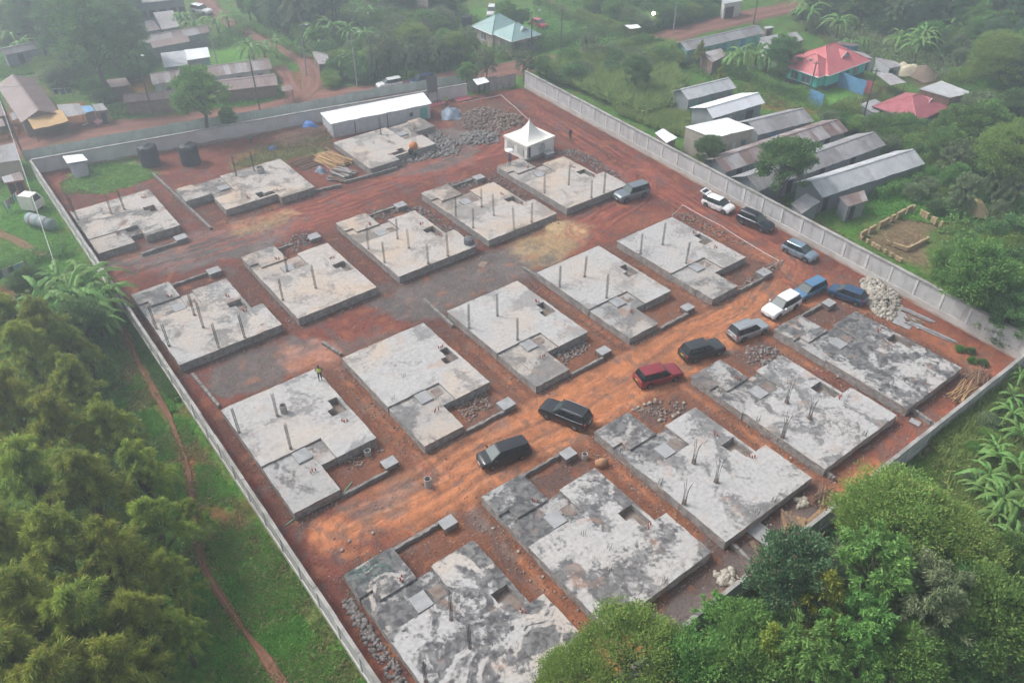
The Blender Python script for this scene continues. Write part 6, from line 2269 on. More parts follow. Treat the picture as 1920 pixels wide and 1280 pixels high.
# ---- garden hose and green net
m = MB()
hp = [ground_at(x, y) + Vector((0, 0, .06)) for x, y in [(536, 985), (560, 968), (600, 950), (640, 930), (660, 905)]]
o0 = hp[0].copy()
tag(m.tube([v - o0 for v in hp], .05, 5).build('hose', paint('green_hose', (.16, .36, .24), None, 3, .5), None, loc=o0), 'green hose lying along the foot of the yellow vest slab', 'hose')
rsx = random.Random(3)
m = MB()
c0 = at(690, 1065, 1.02)
for k in range(26):
    a = rsx.uniform(0, 6.28)
    p_ = [Vector((rsx.gauss(0, .55), rsx.gauss(0, .4), .03 + .02 * k / 26))]
    for j in range(7):
        a += rsx.uniform(-.7, .7)
        p_.append(p_[-1] + Vector((math.cos(a) * .22, math.sin(a) * .22, rsx.uniform(-.01, .02))))
    m.tube(p_, .013, 3, cap=False)
tag(m.build('green_net', paint('green_cord', (.05, .22, .18), None, 3, .6), None, loc=c0), 'tangle of green cord on the blackened slab', 'net')

# ---- ruined foundation outside the long wall
M_LATERITE = paint('yellow_laterite', (.46, .34, .20), (.34, .25, .15), 2, .95, .5)
E0 = at(1650, 440)
E = empty('ruined_foundation', E0, 0, 'ruined yellow stone foundation outside the long wall', 'ruin')
for a, b in (((1612, 447), (1708, 395)), ((1708, 395), (1765, 428)), ((1612, 447), (1690, 492)), ((1660, 455), (1700, 470)), ((1700, 470), (1740, 450))):
    a3, b3 = at(*a), at(*b)
    d = b3 - a3
    n = max(2, int(d.length / .42))
    me = MB().box((0, 0, .22), (.38, .26, .44)).mesh('stone_block', [M_LATERITE])
    for i in range(n):
        if random.random() < .12: continue
        for lv in range(2 if (a == (1612, 447) and b == (1708, 395)) or a == (1708, 395) else 1):
            obj('stone_block', me, E, a3.lerp(b3, (i + .5) / n) - E0 + Vector((0, 0, lv * .42)), (0, 0, math.atan2(d.y, d.x) + random.uniform(-.05, .05)), random.uniform(.9, 1.08))

# ---- garden on the left: wrecked truck cab, washing lines
E = empty('truck_cab', ground_at(64, 392), R(40), 'wrecked white truck cab standing on the grass', 'truck')
V = [(-.9, -1.0, .3), (1.0, -1.0, .3), (1.0, 1.0, .3), (-.9, 1.0, .3), (-.9, -1.0, 1.35), (1.05, -1.0, 1.25), (1.05, 1.0, 1.25), (-.9, 1.0, 1.35), (-.85, -.9, 2.2), (.55, -.88, 2.2), (.55, .88, 2.2), (-.85, .9, 2.2)]
m = MB().add(V, [(0, 1, 5, 4), (1, 2, 6, 5), (2, 3, 7, 6), (3, 0, 4, 7), (4, 5, 9, 8), (5, 6, 10, 9), (6, 7, 11, 10), (7, 4, 8, 11), (8, 9, 10, 11), (3, 2, 1, 0)])
me = m.mesh('cab', [paint('chalky_white', (.78, .76, .68), (.66, .64, .56), 2, .6)]); fix_normals(me)
cb = obj('cab', me, E)
MB().add([(1.09, -.85, 1.32), (1.09, .85, 1.32), (.64, .78, 2.12), (.64, -.78, 2.12)], [(0, 1, 2, 3)]).build('windscreen', D_DARK, cb)
for s in (-1, 1):
    MB().add([(-.5, s * 1.01, 1.4), (.75, s * 1.01, 1.36), (.4, s * .92, 2.1), (-.5, s * .93, 2.1)], [(0, 1, 2, 3)]).build('side_window', D_DARK, cb)
    obj('wheel', _w, E, (.3, s * .85, .35), (R(90), 0, 0))
E = empty('old_tank_body', ground_at(80, 425), R(-62), 'old grey-blue tapered tank body behind the truck cab', 'tank')
m = MB()
for i in range(5):
    pass
m.tube([(-2.0, 0, .75), (-1.9, 0, .75), (0, 0, .75), (1.9, 0, .72), (2.0, 0, .72)], [.5, .72, .74, .70, .5], 16)
m.build('barrel', paint('faded_blue_steel', (.22, .31, .33), (.30, .31, .30), .8, .6), E, True)
for x in (-1.2, 0, 1.2):
    MB().tube([(x - .05, 0, .74), (x + .05, 0, .74)], .765, 16).build('band', W_BROWN, E)


def washing(px, label, items, zt=1.6, cat='washing line'):
    a, b = ground_at(*px[0]), ground_at(*px[1])
    E = empty('washing_line', a, math.atan2(b.y - a.y, b.x - a.x), label, cat)
    L = (b - a).length
    for x in (0, L):
        MB().tube([(x, 0, -.1), (x, 0, zt + .1)], .04, 5).build('post', M_TIMBER_OLD, E)
    MB().tube([(0, 0, zt), (L / 2, 0, zt - .1), (L, 0, zt)], .012, 3).build('line', M_TAPE, E)
    n = len(items)
    for i, (nm, c) in enumerate(items):
        x0 = L * (i + .15) / n; x1 = L * (i + .9) / n
        hh = random.uniform(.6, 1.2)
        vs, fs = [], []
        for k in range(6):
            u = k / 5
            for j in range(4):
                vs.append((x0 + (x1 - x0) * u, .06 * math.sin(k * 2.1 + i) * j / 3, zt - .08 - hh * j / 3 - .05 * math.sin(k)))
        fs = [(k * 4 + j, (k + 1) * 4 + j, (k + 1) * 4 + j + 1, k * 4 + j + 1) for k in range(5) for j in range(3)]
        o = obj('garment', np_mesh('garment', vs, fs, [paint('cloth_' + nm, c, None, 3, .9)], None, True), E)
    return E


CL = dict(red=(.50, .06, .10), white=(.74, .73, .70), navy=(.05, .07, .16), blue=(.14, .26, .48), pink=(.62, .20, .34), cream=(.64, .58, .46), black=(.04, .04, .045), yellow=(.66, .58, .12), purple=(.34, .10, .36), grey=(.34, .34, .36))
c_ = lambda s: [(k, CL[k]) for k in s.split()]
washing([(66, 158), (145, 157)], 'washing line with red and white cloths behind the brown-roofed house', c_('cream red white yellow cream red white white'))
washing([(104, 185), (138, 182)], 'washing line with navy sheets behind the tin shacks', c_('navy navy navy'))
washing([(15, 400), (42, 378)], 'washing line with dark and blue clothes by the red-walled latrine', c_('white blue red navy black blue white red'))
washing([(-10, 535), (55, 512)], 'washing line with dark clothes under the garden hedge', c_('black navy grey black blue grey'))
washing([(1378, 330), (1432, 312)], 'washing line with pink clothes under the rust-striped shed', c_('red black pink white navy purple grey pink'))
washing([(1528, 283), (1575, 266)], 'washing line with red clothes at the far end of the rust-striped shed', c_('red white pink yellow grey'))
sheet(183, 234, 1.0, 1.8, R(10), paint('pink_cloth', (.62, .30, .32), (.55, .22, .26), 2, .9), 'pink mattress leaning by the roadside shacks', .5, .8, 'mattress')
sheet(163, 236, 1.3, .35, R(15), M_CANVAS, 'white plank bench by the roadside shacks', .0, .3, 'bench')

# ---- utility poles
M_POLEU = paint('tarred_pole', (.085, .075, .07), (.12, .11, .10), 3, .9)
M_POLEG = paint('concrete_pole', (.36, .355, .35), (.28, .275, .27), 3, .9)


def pole(px, py, h, label, mt=None, lamp=False, r=.13):
    p = ground_at(px, py)
    E = empty('utility_pole', p, random.uniform(-.4, .4) - R(37), label, 'pole', 'utility poles')
    MB().tube([(0, 0, -.2), (0, 0, h)], [r, r * .65], 8).build('mast', mt or M_POLEU, E)
    if lamp:
        MB().tube([(0, 0, h - .3), (.5, 0, h + .1), (1.1, 0, h + .15)], .035, 5).build('lamp_arm', mt or M_POLEU, E)
        MB().box((1.3, 0, h + .12), (.55, .24, .12), taper=.8).build('lamp_head', D_WHITE, E)
    else:
        MB().box((0, 0, h - .35), (1.1, .08, .09)).build('cross_arm', mt or M_POLEU, E)
        for x in (-.45, .45):
            MB().lathe([(.03, 0), (.05, .05), (.03, .12)], 8, (x, 0, h - .3)).build('insulator', D_WHITE, E)
    return E


for a in [(288, 219, 9.5, 'dark street-lamp pole left of the round tree', None, True), (489, 214, 9.2, 'dark bare pole right of the round tree', None, False), (414, 150, 9, 'pale pole rising from the long patched roof', M_POLEG, False), (576, 142, 8.5, 'pale street-lamp pole at the fork of the side lane', M_POLEG, True),
          (670, 164, 8.8, 'pale street-lamp pole above the white estate car', M_POLEG, True), (702, 150, 6, 'thin dark post beside the estate car', None, False), (40, 282, 9.5, 'dark pole in front of the roadside shacks', None, False), (996, 110, 8.2, 'dark street-lamp pole in front of the teal-roofed house', None, True),
          (1051, 105, 8.2, 'dark bare pole beyond the red car', None, False), (1262, 62, 7.5, 'pale pole by the hedge of the upper road', M_POLEG, False), (1413, 44, 5.5, 'dark pole on the upper road', None, False), (1613, 240, 9.0, 'dark pole between the red-roofed and maroon-roofed houses', None, False), (1518, 172, 5.0, 'thin post in front of the turquoise house', None, False)]:
    pole(*a)
m = MB()
ca, cb_ = at(40, 282) + Vector((0, 0, 9.2)), at(150, 640, 2)
mid = (ca + cb_) / 2 - Vector((0, 0, 1.2))
cpt = [ca.lerp(mid, i / 6).lerp(mid.lerp(cb_, i / 6), i / 6) for i in range(7)]
tag(m.tube([v - ca for v in cpt], .025, 4).build('overhead_cable', M_TAPE, None, loc=ca), 'overhead cable crossing the garden to the grove', 'cable')
cA = at(288, 219) + Vector((0, 0, 9.2)); cB = at(489, 214) + Vector((0, 0, 8.9)); cC = at(40, 282) + Vector((0, 0, 9.2)); cD = at(576, 142) + Vector((0, 0, 8.2)); cE = at(670, 164) + Vector((0, 0, 8.5)); cF = at(996, 110) + Vector((0, 0, 8.0))
for a, b, l in ((cC, cA, 'overhead cable along the road left of the round tree'), (cA, cB, 'overhead cable above the round tree'), (cB, cE, 'overhead cable from the bare pole to the estate-car lamp'), (cE, cF, 'overhead cable over the thicket to the teal-roofed house')):
    pts_ = [a.lerp(b, i / 8) - Vector((0, 0, 1.0 * 4 * (i / 8) * (1 - i / 8))) - a for i in range(9)]
    tag(MB().tube(pts_, .018, 3).build('overhead_cable', M_TRIM, None, loc=a), l, 'cable')
# lit street lamp seen as a bright dot by the upper road
p = at(1222, 60)
E = empty('street_lamp', p, R(-40), 'lit street lamp above the hedge of the upper road', 'street lamp')
MB().tube([(0, 0, -.1), (0, 0, 3.2)], [.08, .05], 6).build('mast', M_POLEG, E)
t = NT('lamp_glow', .4); t.b.inputs['Emission Color'].default_value = (1, .93, .8, 1); t.b.inputs['Emission Strength'].default_value = 14
t.color((1, .95, .85))
MB().lathe([(.05, 3.15), (.28, 3.3), (.32, 3.5), (.22, 3.7), (.05, 3.78)], 12).build('lamp_globe', t.m, E, True)

# ---- small plants inside the plot
for i, (x, y) in enumerate([(1798, 658), (1818, 662), (1822, 680), (1842, 684)]):
    p = ground_at(x, y)
    tree('shrub', (p.x, p.y, p.z - .1), 'seedling on the red bank in the plot corner, %s from left' % nth(i), .28, group='seedlings in the plot corner', name='seedling', var=i % 2, cat='seedling')
# brushwood heap by the back wall
rsb = np.random.default_rng(5)
pl = px_poly([(480, 262), (540, 245), (600, 240), (625, 262), (560, 285), (490, 285)])
P = scatter(None, 500, 6, poly=pl)
V, F = leaf_quads(np.column_stack([P, rsb.uniform(.1, .9, 500)]), np.column_stack([rsb.normal(size=(500, 2)), rsb.normal(size=500) * .25]), 1.6 * rsb.uniform(.5, 1.2, 500), .06, rsb)
tag(obj('brushwood', np_mesh('brushwood', V, F, [M_TIMBER_OLD])), 'heap of cut brushwood by the back wall', None, None, 'stuff')
# ================================================================ PEOPLE
def person(label, px, py, rz, top, legs, skin=(.10, .055, .035), hair=(.012, .010, .009), vest=None, pose='stand', zt=0.0, hat=None, h=1.72, shoe=(.02, .02, .02)):
    """one continuous skinned body; vest, cap and held things are added on top"""
    s = h / 1.72
    J = {}
    def A(n, p_, r, par): J[n] = (Vector(p_) * s, r * s, par)
    A('pelvis', (0, 0, .93), .135, None)
    A('waist', (0, 0, 1.08), .125, 'pelvis'); A('chest', (0, .005, 1.28), .145, 'waist'); A('neckb', (0, 0, 1.43), .075, 'chest'); A('neck', (0, .01, 1.49), .055, 'neckb')
    A('head', (0, .015, 1.60), .095, 'neck'); A('crownh', (0, .0, 1.69), .075, 'head'); A('nose', (0, .105, 1.60), .018, 'head')
    for sd, sg in (('l', -1), ('r', 1)):
        st = .10 if pose == 'walk' else .02
        A('hip' + sd, (sg * .10, 0, .88), .10, 'pelvis')
        A('knee' + sd, (sg * .11, .03 + st * sg, .49), .065, 'hip' + sd)
        A('ankle' + sd, (sg * .115, -.01 + st * 2 * sg, .09), .042, 'knee' + sd)
        A('toe' + sd, (sg * .13, .17 + st * 2 * sg, .035), .035, 'ankle' + sd)
        A('sho' + sd, (sg * .19, 0, 1.40), .065, 'neckb')
        if pose == 'umbrella' and sg > 0:
            A('elb' + sd, (sg * .25, .10, 1.16), .045, 'sho' + sd); A('wri' + sd, (sg * .16, .27, 1.28), .030, 'elb' + sd); hd = Vector((-.02, .05, .06))
        elif pose == 'hips':
            A('elb' + sd, (sg * .36, -.04, 1.16), .045, 'sho' + sd); A('wri' + sd, (sg * .19, .07, 1.02), .030, 'elb' + sd); hd = Vector((-sg * .06, .02, -.03))
        elif pose == 'lean':
            A('elb' + sd, (sg * .22, .22, 1.22), .045, 'sho' + sd); A('wri' + sd, (sg * .16, .44, 1.22), .030, 'elb' + sd); hd = Vector((0, .09, 0))
        else:
            A('elb' + sd, (sg * .25, -.02, 1.13), .045, 'sho' + sd); A('wri' + sd, (sg * .25, .07, .89), .030, 'elb' + sd); hd = Vector((0, .02, -.09))
        w = J['wri' + sd][0] / s
        A('palm' + sd, w + hd * .8, .030, 'wri' + sd)
        side = Vector((0, 1, 0)) if abs(hd.z) > .05 else Vector((1, 0, 0))
        for k, (o_, l_) in enumerate(((-.030, .062), (-.010, .075), (.011, .072), (.030, .056))):
            A('f%d%s' % (k, sd), w + hd * .8 + side * o_ + hd.normalized() * l_, .0095, 'palm' + sd)
        A('th' + sd, w + hd * .6 - side * .055, .011, 'palm' + sd)
    names = list(J)
    me = bpy.data.meshes.new('body')
    me.from_pydata([J[n][0] for n in names], [(names.index(J[n][2]), i) for i, n in enumerate(names) if J[n][2]], [])
    tmp = bpy.data.objects.new('tmp_body', me)
    COL.objects.link(tmp)
    md = tmp.modifiers.new('skin', 'SKIN')
    sv = me.skin_vertices[0].data
    for i, n in enumerate(names):
        r = J[n][1]
        sv[i].radius = (r * (1.25 if n in ('chest', 'waist', 'pelvis') else 1), r * (.85 if n in ('chest', 'waist', 'pelvis') else 1))
        sv[i].use_root = (n == 'pelvis')
    tmp.modifiers.new('sub', 'SUBSURF').levels = 1
    dg = bpy.context.evaluated_depsgraph_get()
    fin = bpy.data.meshes.new_from_object(tmp.evaluated_get(dg))
    bpy.data.objects.remove(tmp)
    fin.name = 'body'
    cols = [paint('skin_tone', skin, None, 5, .6), paint('top_%s' % str(top), top, None, 5, .9), paint('legs_%s' % str(legs), legs, None, 5, .9), paint('shoe_%s' % str(shoe), shoe, None, 5, .7), paint('hair_black', hair, None, 9, .9)]
    fin.materials.clear()
    for c in cols: fin.materials.append(c)
    for f in fin.polygons:
        c = f.center / s
        if c.z < .10: k = 3
        elif c.z < .98 and abs(c.x) < .215 and not (abs(c.x) > .175 and c.z > .75): k = 2
        elif c.z > 1.615 and (c.y < .055 or c.z > 1.68): k = 4
        elif c.z > 1.455: k = 0
        else:
            dw = min((f.center - J['palm' + q_][0]).length for q_ in 'lr') / s
            k = 0 if dw < .12 else 1
        f.material_index = k
        f.use_smooth = True
    p = at(px, py, zt) if zt else ground_at(px, py)
    E = empty('person', (p.x, p.y, p.z), rz, label, 'person')
    b = obj('body', fin, E)
    # eyes, mouth
    m = MB()
    for sg in (-1, 1): m.box((sg * .032 * s, .108 * s, 1.615 * s), (.024 * s, .012, .012 * s))
    m.box((0, .104 * s, 1.555 * s), (.045 * s, .012, .010 * s), mi=1)
    m.build('face_features', [M_TRIM, paint('lips', (.16, .05, .045))], E)
    for sg in (-1, 1): pass
    if vest:
        m = MB()
        prof = [(.165, 1.0), (.175, 1.12), (.185, 1.28), (.17, 1.38), (.10, 1.44)]
        n = 16
        vs = [(r_ * 1.12 * math.cos(2 * math.pi * k / n) * s, (r_ * .82 * math.sin(2 * math.pi * k / n)) * s, z_ * s) for r_, z_ in prof for k in range(n)]
        fs = [(i * n + k, i * n + (k + 1) % n, (i + 1) * n + (k + 1) % n, (i + 1) * n + k) for i in range(4) for k in range(n)]
        v_ = obj('vest', np_mesh('vest', vs, fs, [paint('vest_%s' % str(vest), vest, None, 3, .6)], None, True), E)
        m = MB()
        for z_ in (1.12,):
            m.lathe([(.200 * s, z_ * s), (.202 * s, (z_ + .05) * s)], 16)
        st_ = m.build('reflective_band', M_PLATE_W, v_)
        st_.scale = (1, .75, 1)
    if hat:
        MB().lathe([(.105 * s, 1.66 * s), (.112 * s, 1.69 * s), (.09 * s, 1.75 * s), (.03 * s, 1.775 * s)], 14).build('cap', paint('cap_%s' % str(hat), hat, None, 4, .8), E, True)
    return E


HV = (.58, .72, .06)
cam_dir = R(232)
person('guard in a yellow reflective vest standing on the pale slab', 601, 712, R(150), (.10, .11, .12), (.02, .02, .024), vest=HV, zt=1.0, pose='hips', hat=(.04, .05, .09))
pU = at(956, 309, 1.0)
person('person in a blue-grey shirt standing under a white umbrella', 956, 309, R(140), (.16, .17, .26), (.03, .03, .04), zt=1.0, pose='umbrella')
person('person in dark clothes standing on the red road below the long wall', 1069, 262, R(160), (.025, .027, .033), (.02, .02, .025), pose='walk')
person('worker in a yellow vest beside the red sheets', 838, 200, R(170), (.05, .06, .05), (.05, .07, .05), vest=HV)
person('guard in navy at the booth post', 899, 177, R(200), (.03, .035, .06), (.025, .03, .05), pose='hips', hat=(.02, .02, .03))
person('guard in black and white stripes at the booth', 909, 175, R(210), (.07, .07, .08), (.03, .032, .04), pose='stand')
person('person in a pale shirt leaning into the open tailgate of the white hatchback', 1318, 383, R(-30), (.36, .38, .46), (.06, .07, .10), pose='lean')
person('person in orange standing by the roadside shacks', 36, 254, R(200), (.66, .26, .12), (.55, .16, .10), pose='stand')
person('person in crimson under the orange awning', 75, 243, R(220), (.50, .05, .14), (.05, .05, .07), pose='stand')
person('person in teal stooping by the brushwood heap', 472, 270, R(120), (.08, .34, .36), (.05, .05, .07), pose='lean', h=1.5)
# umbrella
E = empty('umbrella', (pU.x + .1, pU.y + .2, 1.0), 0, 'white umbrella held open over the person on the slab', 'umbrella')
vs, fs = [], []
n = 16
for j in range(5):
    v = j / 4
    r_ = .62 * math.sin(v * math.pi / 2)
    for k in range(n):
        rr = r_ * (1 - (.05 if k % 2 else 0) * v)
        vs.append((rr * math.cos(2 * math.pi * k / n), rr * math.sin(2 * math.pi * k / n), 2.22 - .26 * (1 - math.cos(v * math.pi / 2)) - (0 if k % 2 == 0 else -.02 * v)))
fs = [(j * n + k, j * n + (k + 1) % n, (j + 1) * n + (k + 1) % n, (j + 1) * n + k) for j in range(4) for k in range(n)]
obj('canopy', np_mesh('canopy', vs, fs, [paint('white_nylon', (.84, .84, .84), (.78, .78, .80), 2, .5)], None, True), E)
MB().tube([(0, 0, 1.05), (0, 0, 2.28)], .012, 5).build('shaft', M_TRIM, E)
# ================================================================ PLANTING
def clear(x, y, m=1.2, road=.6):
    """True where neither building, road nor the plot itself stands"""
    ok = poly_sd(x, y, PLOT) > .7
    for f in FOOT:
        ok &= poly_sd(x, y, f) > m
    for pts, hw in ROADS:
        ok &= line_d(x, y, pts[::3] + [pts[-1]]) > hw + road
    return ok


# ---- feathery grove on the bottom left
GROVE = [(15, 600, .9), (75, 615, .9), (120, 640, .7), (45, 655, .95), (135, 715, .8), (25, 760, 1.0), (105, 790, .95), (205, 800, .8), (262, 880, .8), (55, 890, 1.05), (160, 905, 1.0), (285, 980, .8), (15, 1015, 1.05),
         (105, 1030, 1.05), (205, 1045, .95), (315, 1075, .65), (45, 1155, 1.1), (150, 1165, 1.05), (250, 1160, .85), (10, 1260, 1.1), (110, 1290, 1.1), (215, 1265, .95), (335, 1180, .55), (355, 960, .45), (160, 660, .5)]
gl = sorted(range(len(GROVE)), key=lambda i: GROVE[i][1])
for i, (x, y, s) in enumerate(GROVE):
    tree_px('feather', x, y, 7.5 * s, 'feathery yellow-green tree of the grove, %s counting down from the bananas' % nth(gl.index(i)), s, group='feathery grove beside the footpath')
tree_px('dark', 150, 600, 4.0, 'dark round tree between the bananas and the feathery grove', .75)
tree_px('mid', 105, 590, 4.0, 'mid green tree under the banana clump', .6)
tree_px('silver', 135, 690, 2.0, 'grey-green bush at the foot of the dark round tree', .45)
tree_px('dark', 60, 545, 2.5, 'dark bush behind the banana clump', .6)

# ---- trees on the bottom right
BR = [('round', 1685, 965, 6.0, .98, 'broad olive-green round tree leaning over the near wall corner'),
      ('round', 1775, 1015, 5.0, .85, 'olive-green round tree behind the broad one, towards the bananas'),
      ('blue', 1480, 1085, 5.0, 1.0, 'blue-green tree with reddish tips against the near wall'),
      ('bright', 1635, 1075, 6.0, 1.05, 'bright green upright-leaved tree in the middle of the near thicket'),
      ('silver', 1560, 1050, 5.5, .8, 'slim silvery tree behind the bright green one'),
      ('yellow', 1540, 1130, 5.0, .95, 'slim yellow-green conical tree'),
      ('silver', 1740, 1130, 5.5, 1.0, 'broad silvery tree with pale drooping sprays'),
      ('mid', 1870, 1170, 4.5, 1.0, 'dense round tree at the bottom beside the silvery one'),
      ('round', 1180, 1225, 4.5, .78, 'dense green tree hiding the slab corner'),
      ('mid', 1300, 1245, 4.5, .8, 'round green tree between the slab corner and the thicket'),
      ('mid', 1400, 1180, 4.5, .75, 'green tree in front of the near wall'),
      ('bright', 1345, 1150, 3.0, .5, 'small bright tree touching the near wall'),
      ('yellow', 1440, 1220, 4.5, .8, 'yellowing tree in front of the wall-side green tree'),
      ('bright', 1600, 1190, 4.0, .85, 'green tree below the yellow-green conical one'),
      ('mid', 1700, 1225, 4.0, .8, 'mid green tree under the silvery tree'),
      ('bright', 1500, 1250, 4.0, .85, 'bright tree at the bottom of the thicket'),
      ('bright', 1610, 1255, 3.5, .6, 'small bright tree with a rusty tip at the bottom'),
      ('dark', 1800, 1110, 3.5, .8, 'dark tree in the gap behind the silvery tree'),
      ('round', 1080, 1265, 3.5, .55, 'dense green tree at the bottom below the blackened slab'),
      ('mid', 1890, 1060, 2.0, .6, 'small tree among the weeds beside the bananas'),
      ('dark', 1790, 1220, 3.0, .7, 'dark undergrowth tree beside the fallen banana leaf'),
      ('mid', 1390, 1270, 3.5, .8, 'green tree at the bottom edge below the yellowing tree')]
for k, x, y, z, s, l in BR:
    tree_px(k, x, y, z, l, s, group='thicket outside the near wall')

# ---- bananas
BAN = [  # px, py of the crown, scale, where
    (80, 560, 1.35, 'above the feathery grove'), (130, 545, 1.45, 'above the feathery grove'), (175, 570, 1.3, 'above the feathery grove'), (110, 520, 1.3, 'above the feathery grove'), (165, 525, 1.35, 'above the feathery grove'), (55, 590, 1.1, 'above the feathery grove'), (185, 600, 1.0, 'above the feathery grove'), (140, 580, 1.2, 'above the feathery grove'), (205, 545, 1.1, 'above the feathery grove'),
    (1900, 770, 1.1, 'in the maize by the near wall'), (1860, 885, 1.2, 'in the maize by the near wall'), (1885, 930, 1.2, 'in the maize by the near wall'), (1910, 865, 1.0, 'in the maize by the near wall'), (1905, 1005, 1.1, 'in the maize by the near wall'), (1850, 920, .9, 'in the maize by the near wall'), (1915, 700, .8, 'in the maize by the near wall'), (1880, 855, 1.0, 'in the maize by the near wall'), (1835, 905, .8, 'in the maize by the near wall'), (1910, 945, 1.1, 'in the maize by the near wall'), (1915, 810, 1.0, 'in the maize by the near wall'), (1870, 835, .9, 'in the maize by the near wall'), (1895, 900, .9, 'in the maize by the near wall'), (1870, 960, .9, 'in the maize by the near wall'), (1900, 740, .8, 'in the maize by the near wall'),
    (1760, 1265, 1.2, 'at the bottom of the near thicket'), (1790, 1250, 1.0, 'at the bottom of the near thicket'),
    (590, 55, 1.4, 'beyond the side lane'), (625, 48, 1.5, 'beyond the side lane'), (655, 55, 1.3, 'beyond the side lane'), (685, 62, 1.3, 'beyond the side lane'), (690, 20, 1.4, 'beyond the side lane'), (600, 75, 1.2, 'beyond the side lane'),
    (470, 85, 1.5, 'at the bend of the side lane'), (495, 95, 1.3, 'at the bend of the side lane'), (515, 80, 1.2, 'at the bend of the side lane'),
    (345, 30, 1.4, 'behind the tin sheds of the side lane'), (365, 45, 1.3, 'behind the tin sheds of the side lane'), (405, 40, 1.5, 'behind the tin sheds of the side lane'), (425, 30, 1.3, 'behind the tin sheds of the side lane'), (465, 12, 1.2, 'behind the tin sheds of the side lane'),
    (20, 62, 1.4, 'at the far left beyond the long shed'), (40, 80, 1.2, 'at the far left beyond the long shed'),
    (1395, 100, 1.6, 'in front of the teal-walled sheds'), (1420, 95, 1.5, 'in front of the teal-walled sheds'), (1375, 105, 1.2, 'in front of the teal-walled sheds'), (1440, 110, 1.2, 'in front of the teal-walled sheds'),
    (1520, 20, 1.6, 'beyond the upper dirt road'), (1510, 5, 1.4, 'beyond the upper dirt road'), (1575, 40, 1.6, 'in the open field behind the red-roofed house'),
    (1690, 70, 1.5, 'behind the row of shacks'), (1725, 80, 1.6, 'behind the row of shacks'), (1735, 60, 1.5, 'behind the row of shacks'), (1790, 45, 1.5, 'in front of the far wood'), (1810, 50, 1.4, 'in front of the far wood'),
    (1595, 78, .9, 'just behind the red-roofed house'), (1622, 75, .8, 'just behind the red-roofed house'), (1780, 35, 1.2, 'in front of the far wood'),
    (655, 105, 1.1, 'beside the small rusty shack'), (640, 118, 1.0, 'beside the small rusty shack'), (322, 158, .8, 'behind the low front shed')]
for w in {q_[3] for q_ in BAN}:
    grp = sorted([q_ for q_ in BAN if q_[3] == w])
    for i, (x, y, sc, _) in enumerate(grp):
        sc *= .82 if y > 650 else (1.2 if y > 300 else 1.0)
        p = at(x, y, 2.3 * sc)
        banana((p.x, p.y, -.05), 'banana plant %s%s' % (w, ', %s from left' % nth(i) if len(grp) > 1 else ''), sc, 13 if sc > 1 else 10, 'banana plants ' + w)

# ---- single trees that stand out
SING = [('tall', 170, 80, 9.5, 1.1, 'tall loose dark tree towering over the roadside sheds'), ('tall', 60, 25, 8.0, .95, 'tall dark tree at the far left behind the long shed'),
        ('tall', 110, 45, 9.0, .9, 'tall dark tree left of the towering one'), ('tall', 225, 45, 9.0, .85, 'tall dark tree beside the unfinished block'), ('mid', 378, 188, 5.4, 1.25, 'round green tree between the road and the back wall'),
        ('mid', 424, 208, 3.0, .42, 'small green tree touching the round one by the back wall'), ('dark', 1476, 300, 6.2, 1.12, 'leafy green tree in front of the long tin sheds'),
        ('dark', 1330, 278, 3.6, .62, 'dark small tree between the site wall and the cream block'), ('dark', 1470, 95, 5.0, .9, 'dark slender tree beside the red-roofed house'),
        ('dark', 1466, 130, 3.0, .45, 'small dark tree at the side of the red-roofed house'), ('mid', 1835, 520, 5.5, 1.15, 'large leafy tree above the ruined foundation'),
        ('mid', 1790, 500, 3.5, .75, 'leafy bush at the corner of the ruined foundation'), ('dark', 1890, 450, 4.5, .9, 'dark leafy tree behind the hay heap'), ('round', 1900, 300, 5.0, 1.1, 'large round tree on the right-hand slope'),
        ('mid', 1840, 240, 4.5, 1.0, 'round tree below the grey mono-pitch roof'), ('dark', 1905, 210, 4.0, .9, 'dark tree at the right-hand edge beyond the red-brown roof'), ('mid', 1780, 270, 4.0, .8, 'bushy tree behind the long white shed'),
        ('dark', 1870, 560, 3.0, .6, 'dark bush on the right behind the leafy tree'), ('dark', 1195, 135, 4.0, .8, 'dark tree standing in the maize field'),
        ('silver', 983, 120, 3.0, .6, 'pale tufted tree at the end of the long wall'), ('mid', 1012, 128, 2.5, .55, 'green bush beside the pale tufted tree'), ('silver', 1102, 85, 2.5, .55, 'pale bush at the end of the clipped hedge'),
        ('yellow', 1312, 105, 2.2, .55, 'yellow flowering shrub by the teal-walled shed'), ('yellow', 1350, 150, 2.0, .5, 'low yellow-green shrub behind the pale shed'),
        ('mid', 950, 15, 5.0, .8, 'pale green tree beside the white off-roader'), ('dark', 978, 25, 4.0, .6, 'dark bush between the off-roader and the red car'), ('dark', 720, 200, .5, .01, None)]
for k, x, y, z, s, l in SING:
    if l: tree_px(k, x, y, z, l, s)

# ---- masses of shrubs and wood that fill the land beyond
def fill(kind, poly, n, seed, label, group, s=(.7, 1.2), z=1.5, mind=1.6):
    P = scatter(poly, n * 4, seed, z)
    P = P[clear(P[:, 0], P[:, 1], .9 if kind == 'shrub' else 1.6)]
    rs = random.Random(seed)
    got = []
    for p_ in P:
        if all((p_[0] - g[0]) ** 2 + (p_[1] - g[1]) ** 2 > mind * mind for g in got):
            got.append(p_)
        if len(got) >= n: break
    got.sort(key=lambda g: proj((g[0], g[1], 1))[0])
    for i, p_ in enumerate(got):
        kk = kind if isinstance(kind, str) else rs.choice(kind)
        tree(kk, (p_[0], p_[1], -.1), label + ', %s from left' % nth(i), rs.uniform(*s), group=group, name='shrub' if kk == 'shrub' else 'tree', var=rs.randrange(8), cat='shrub' if kk == 'shrub' else 'tree')


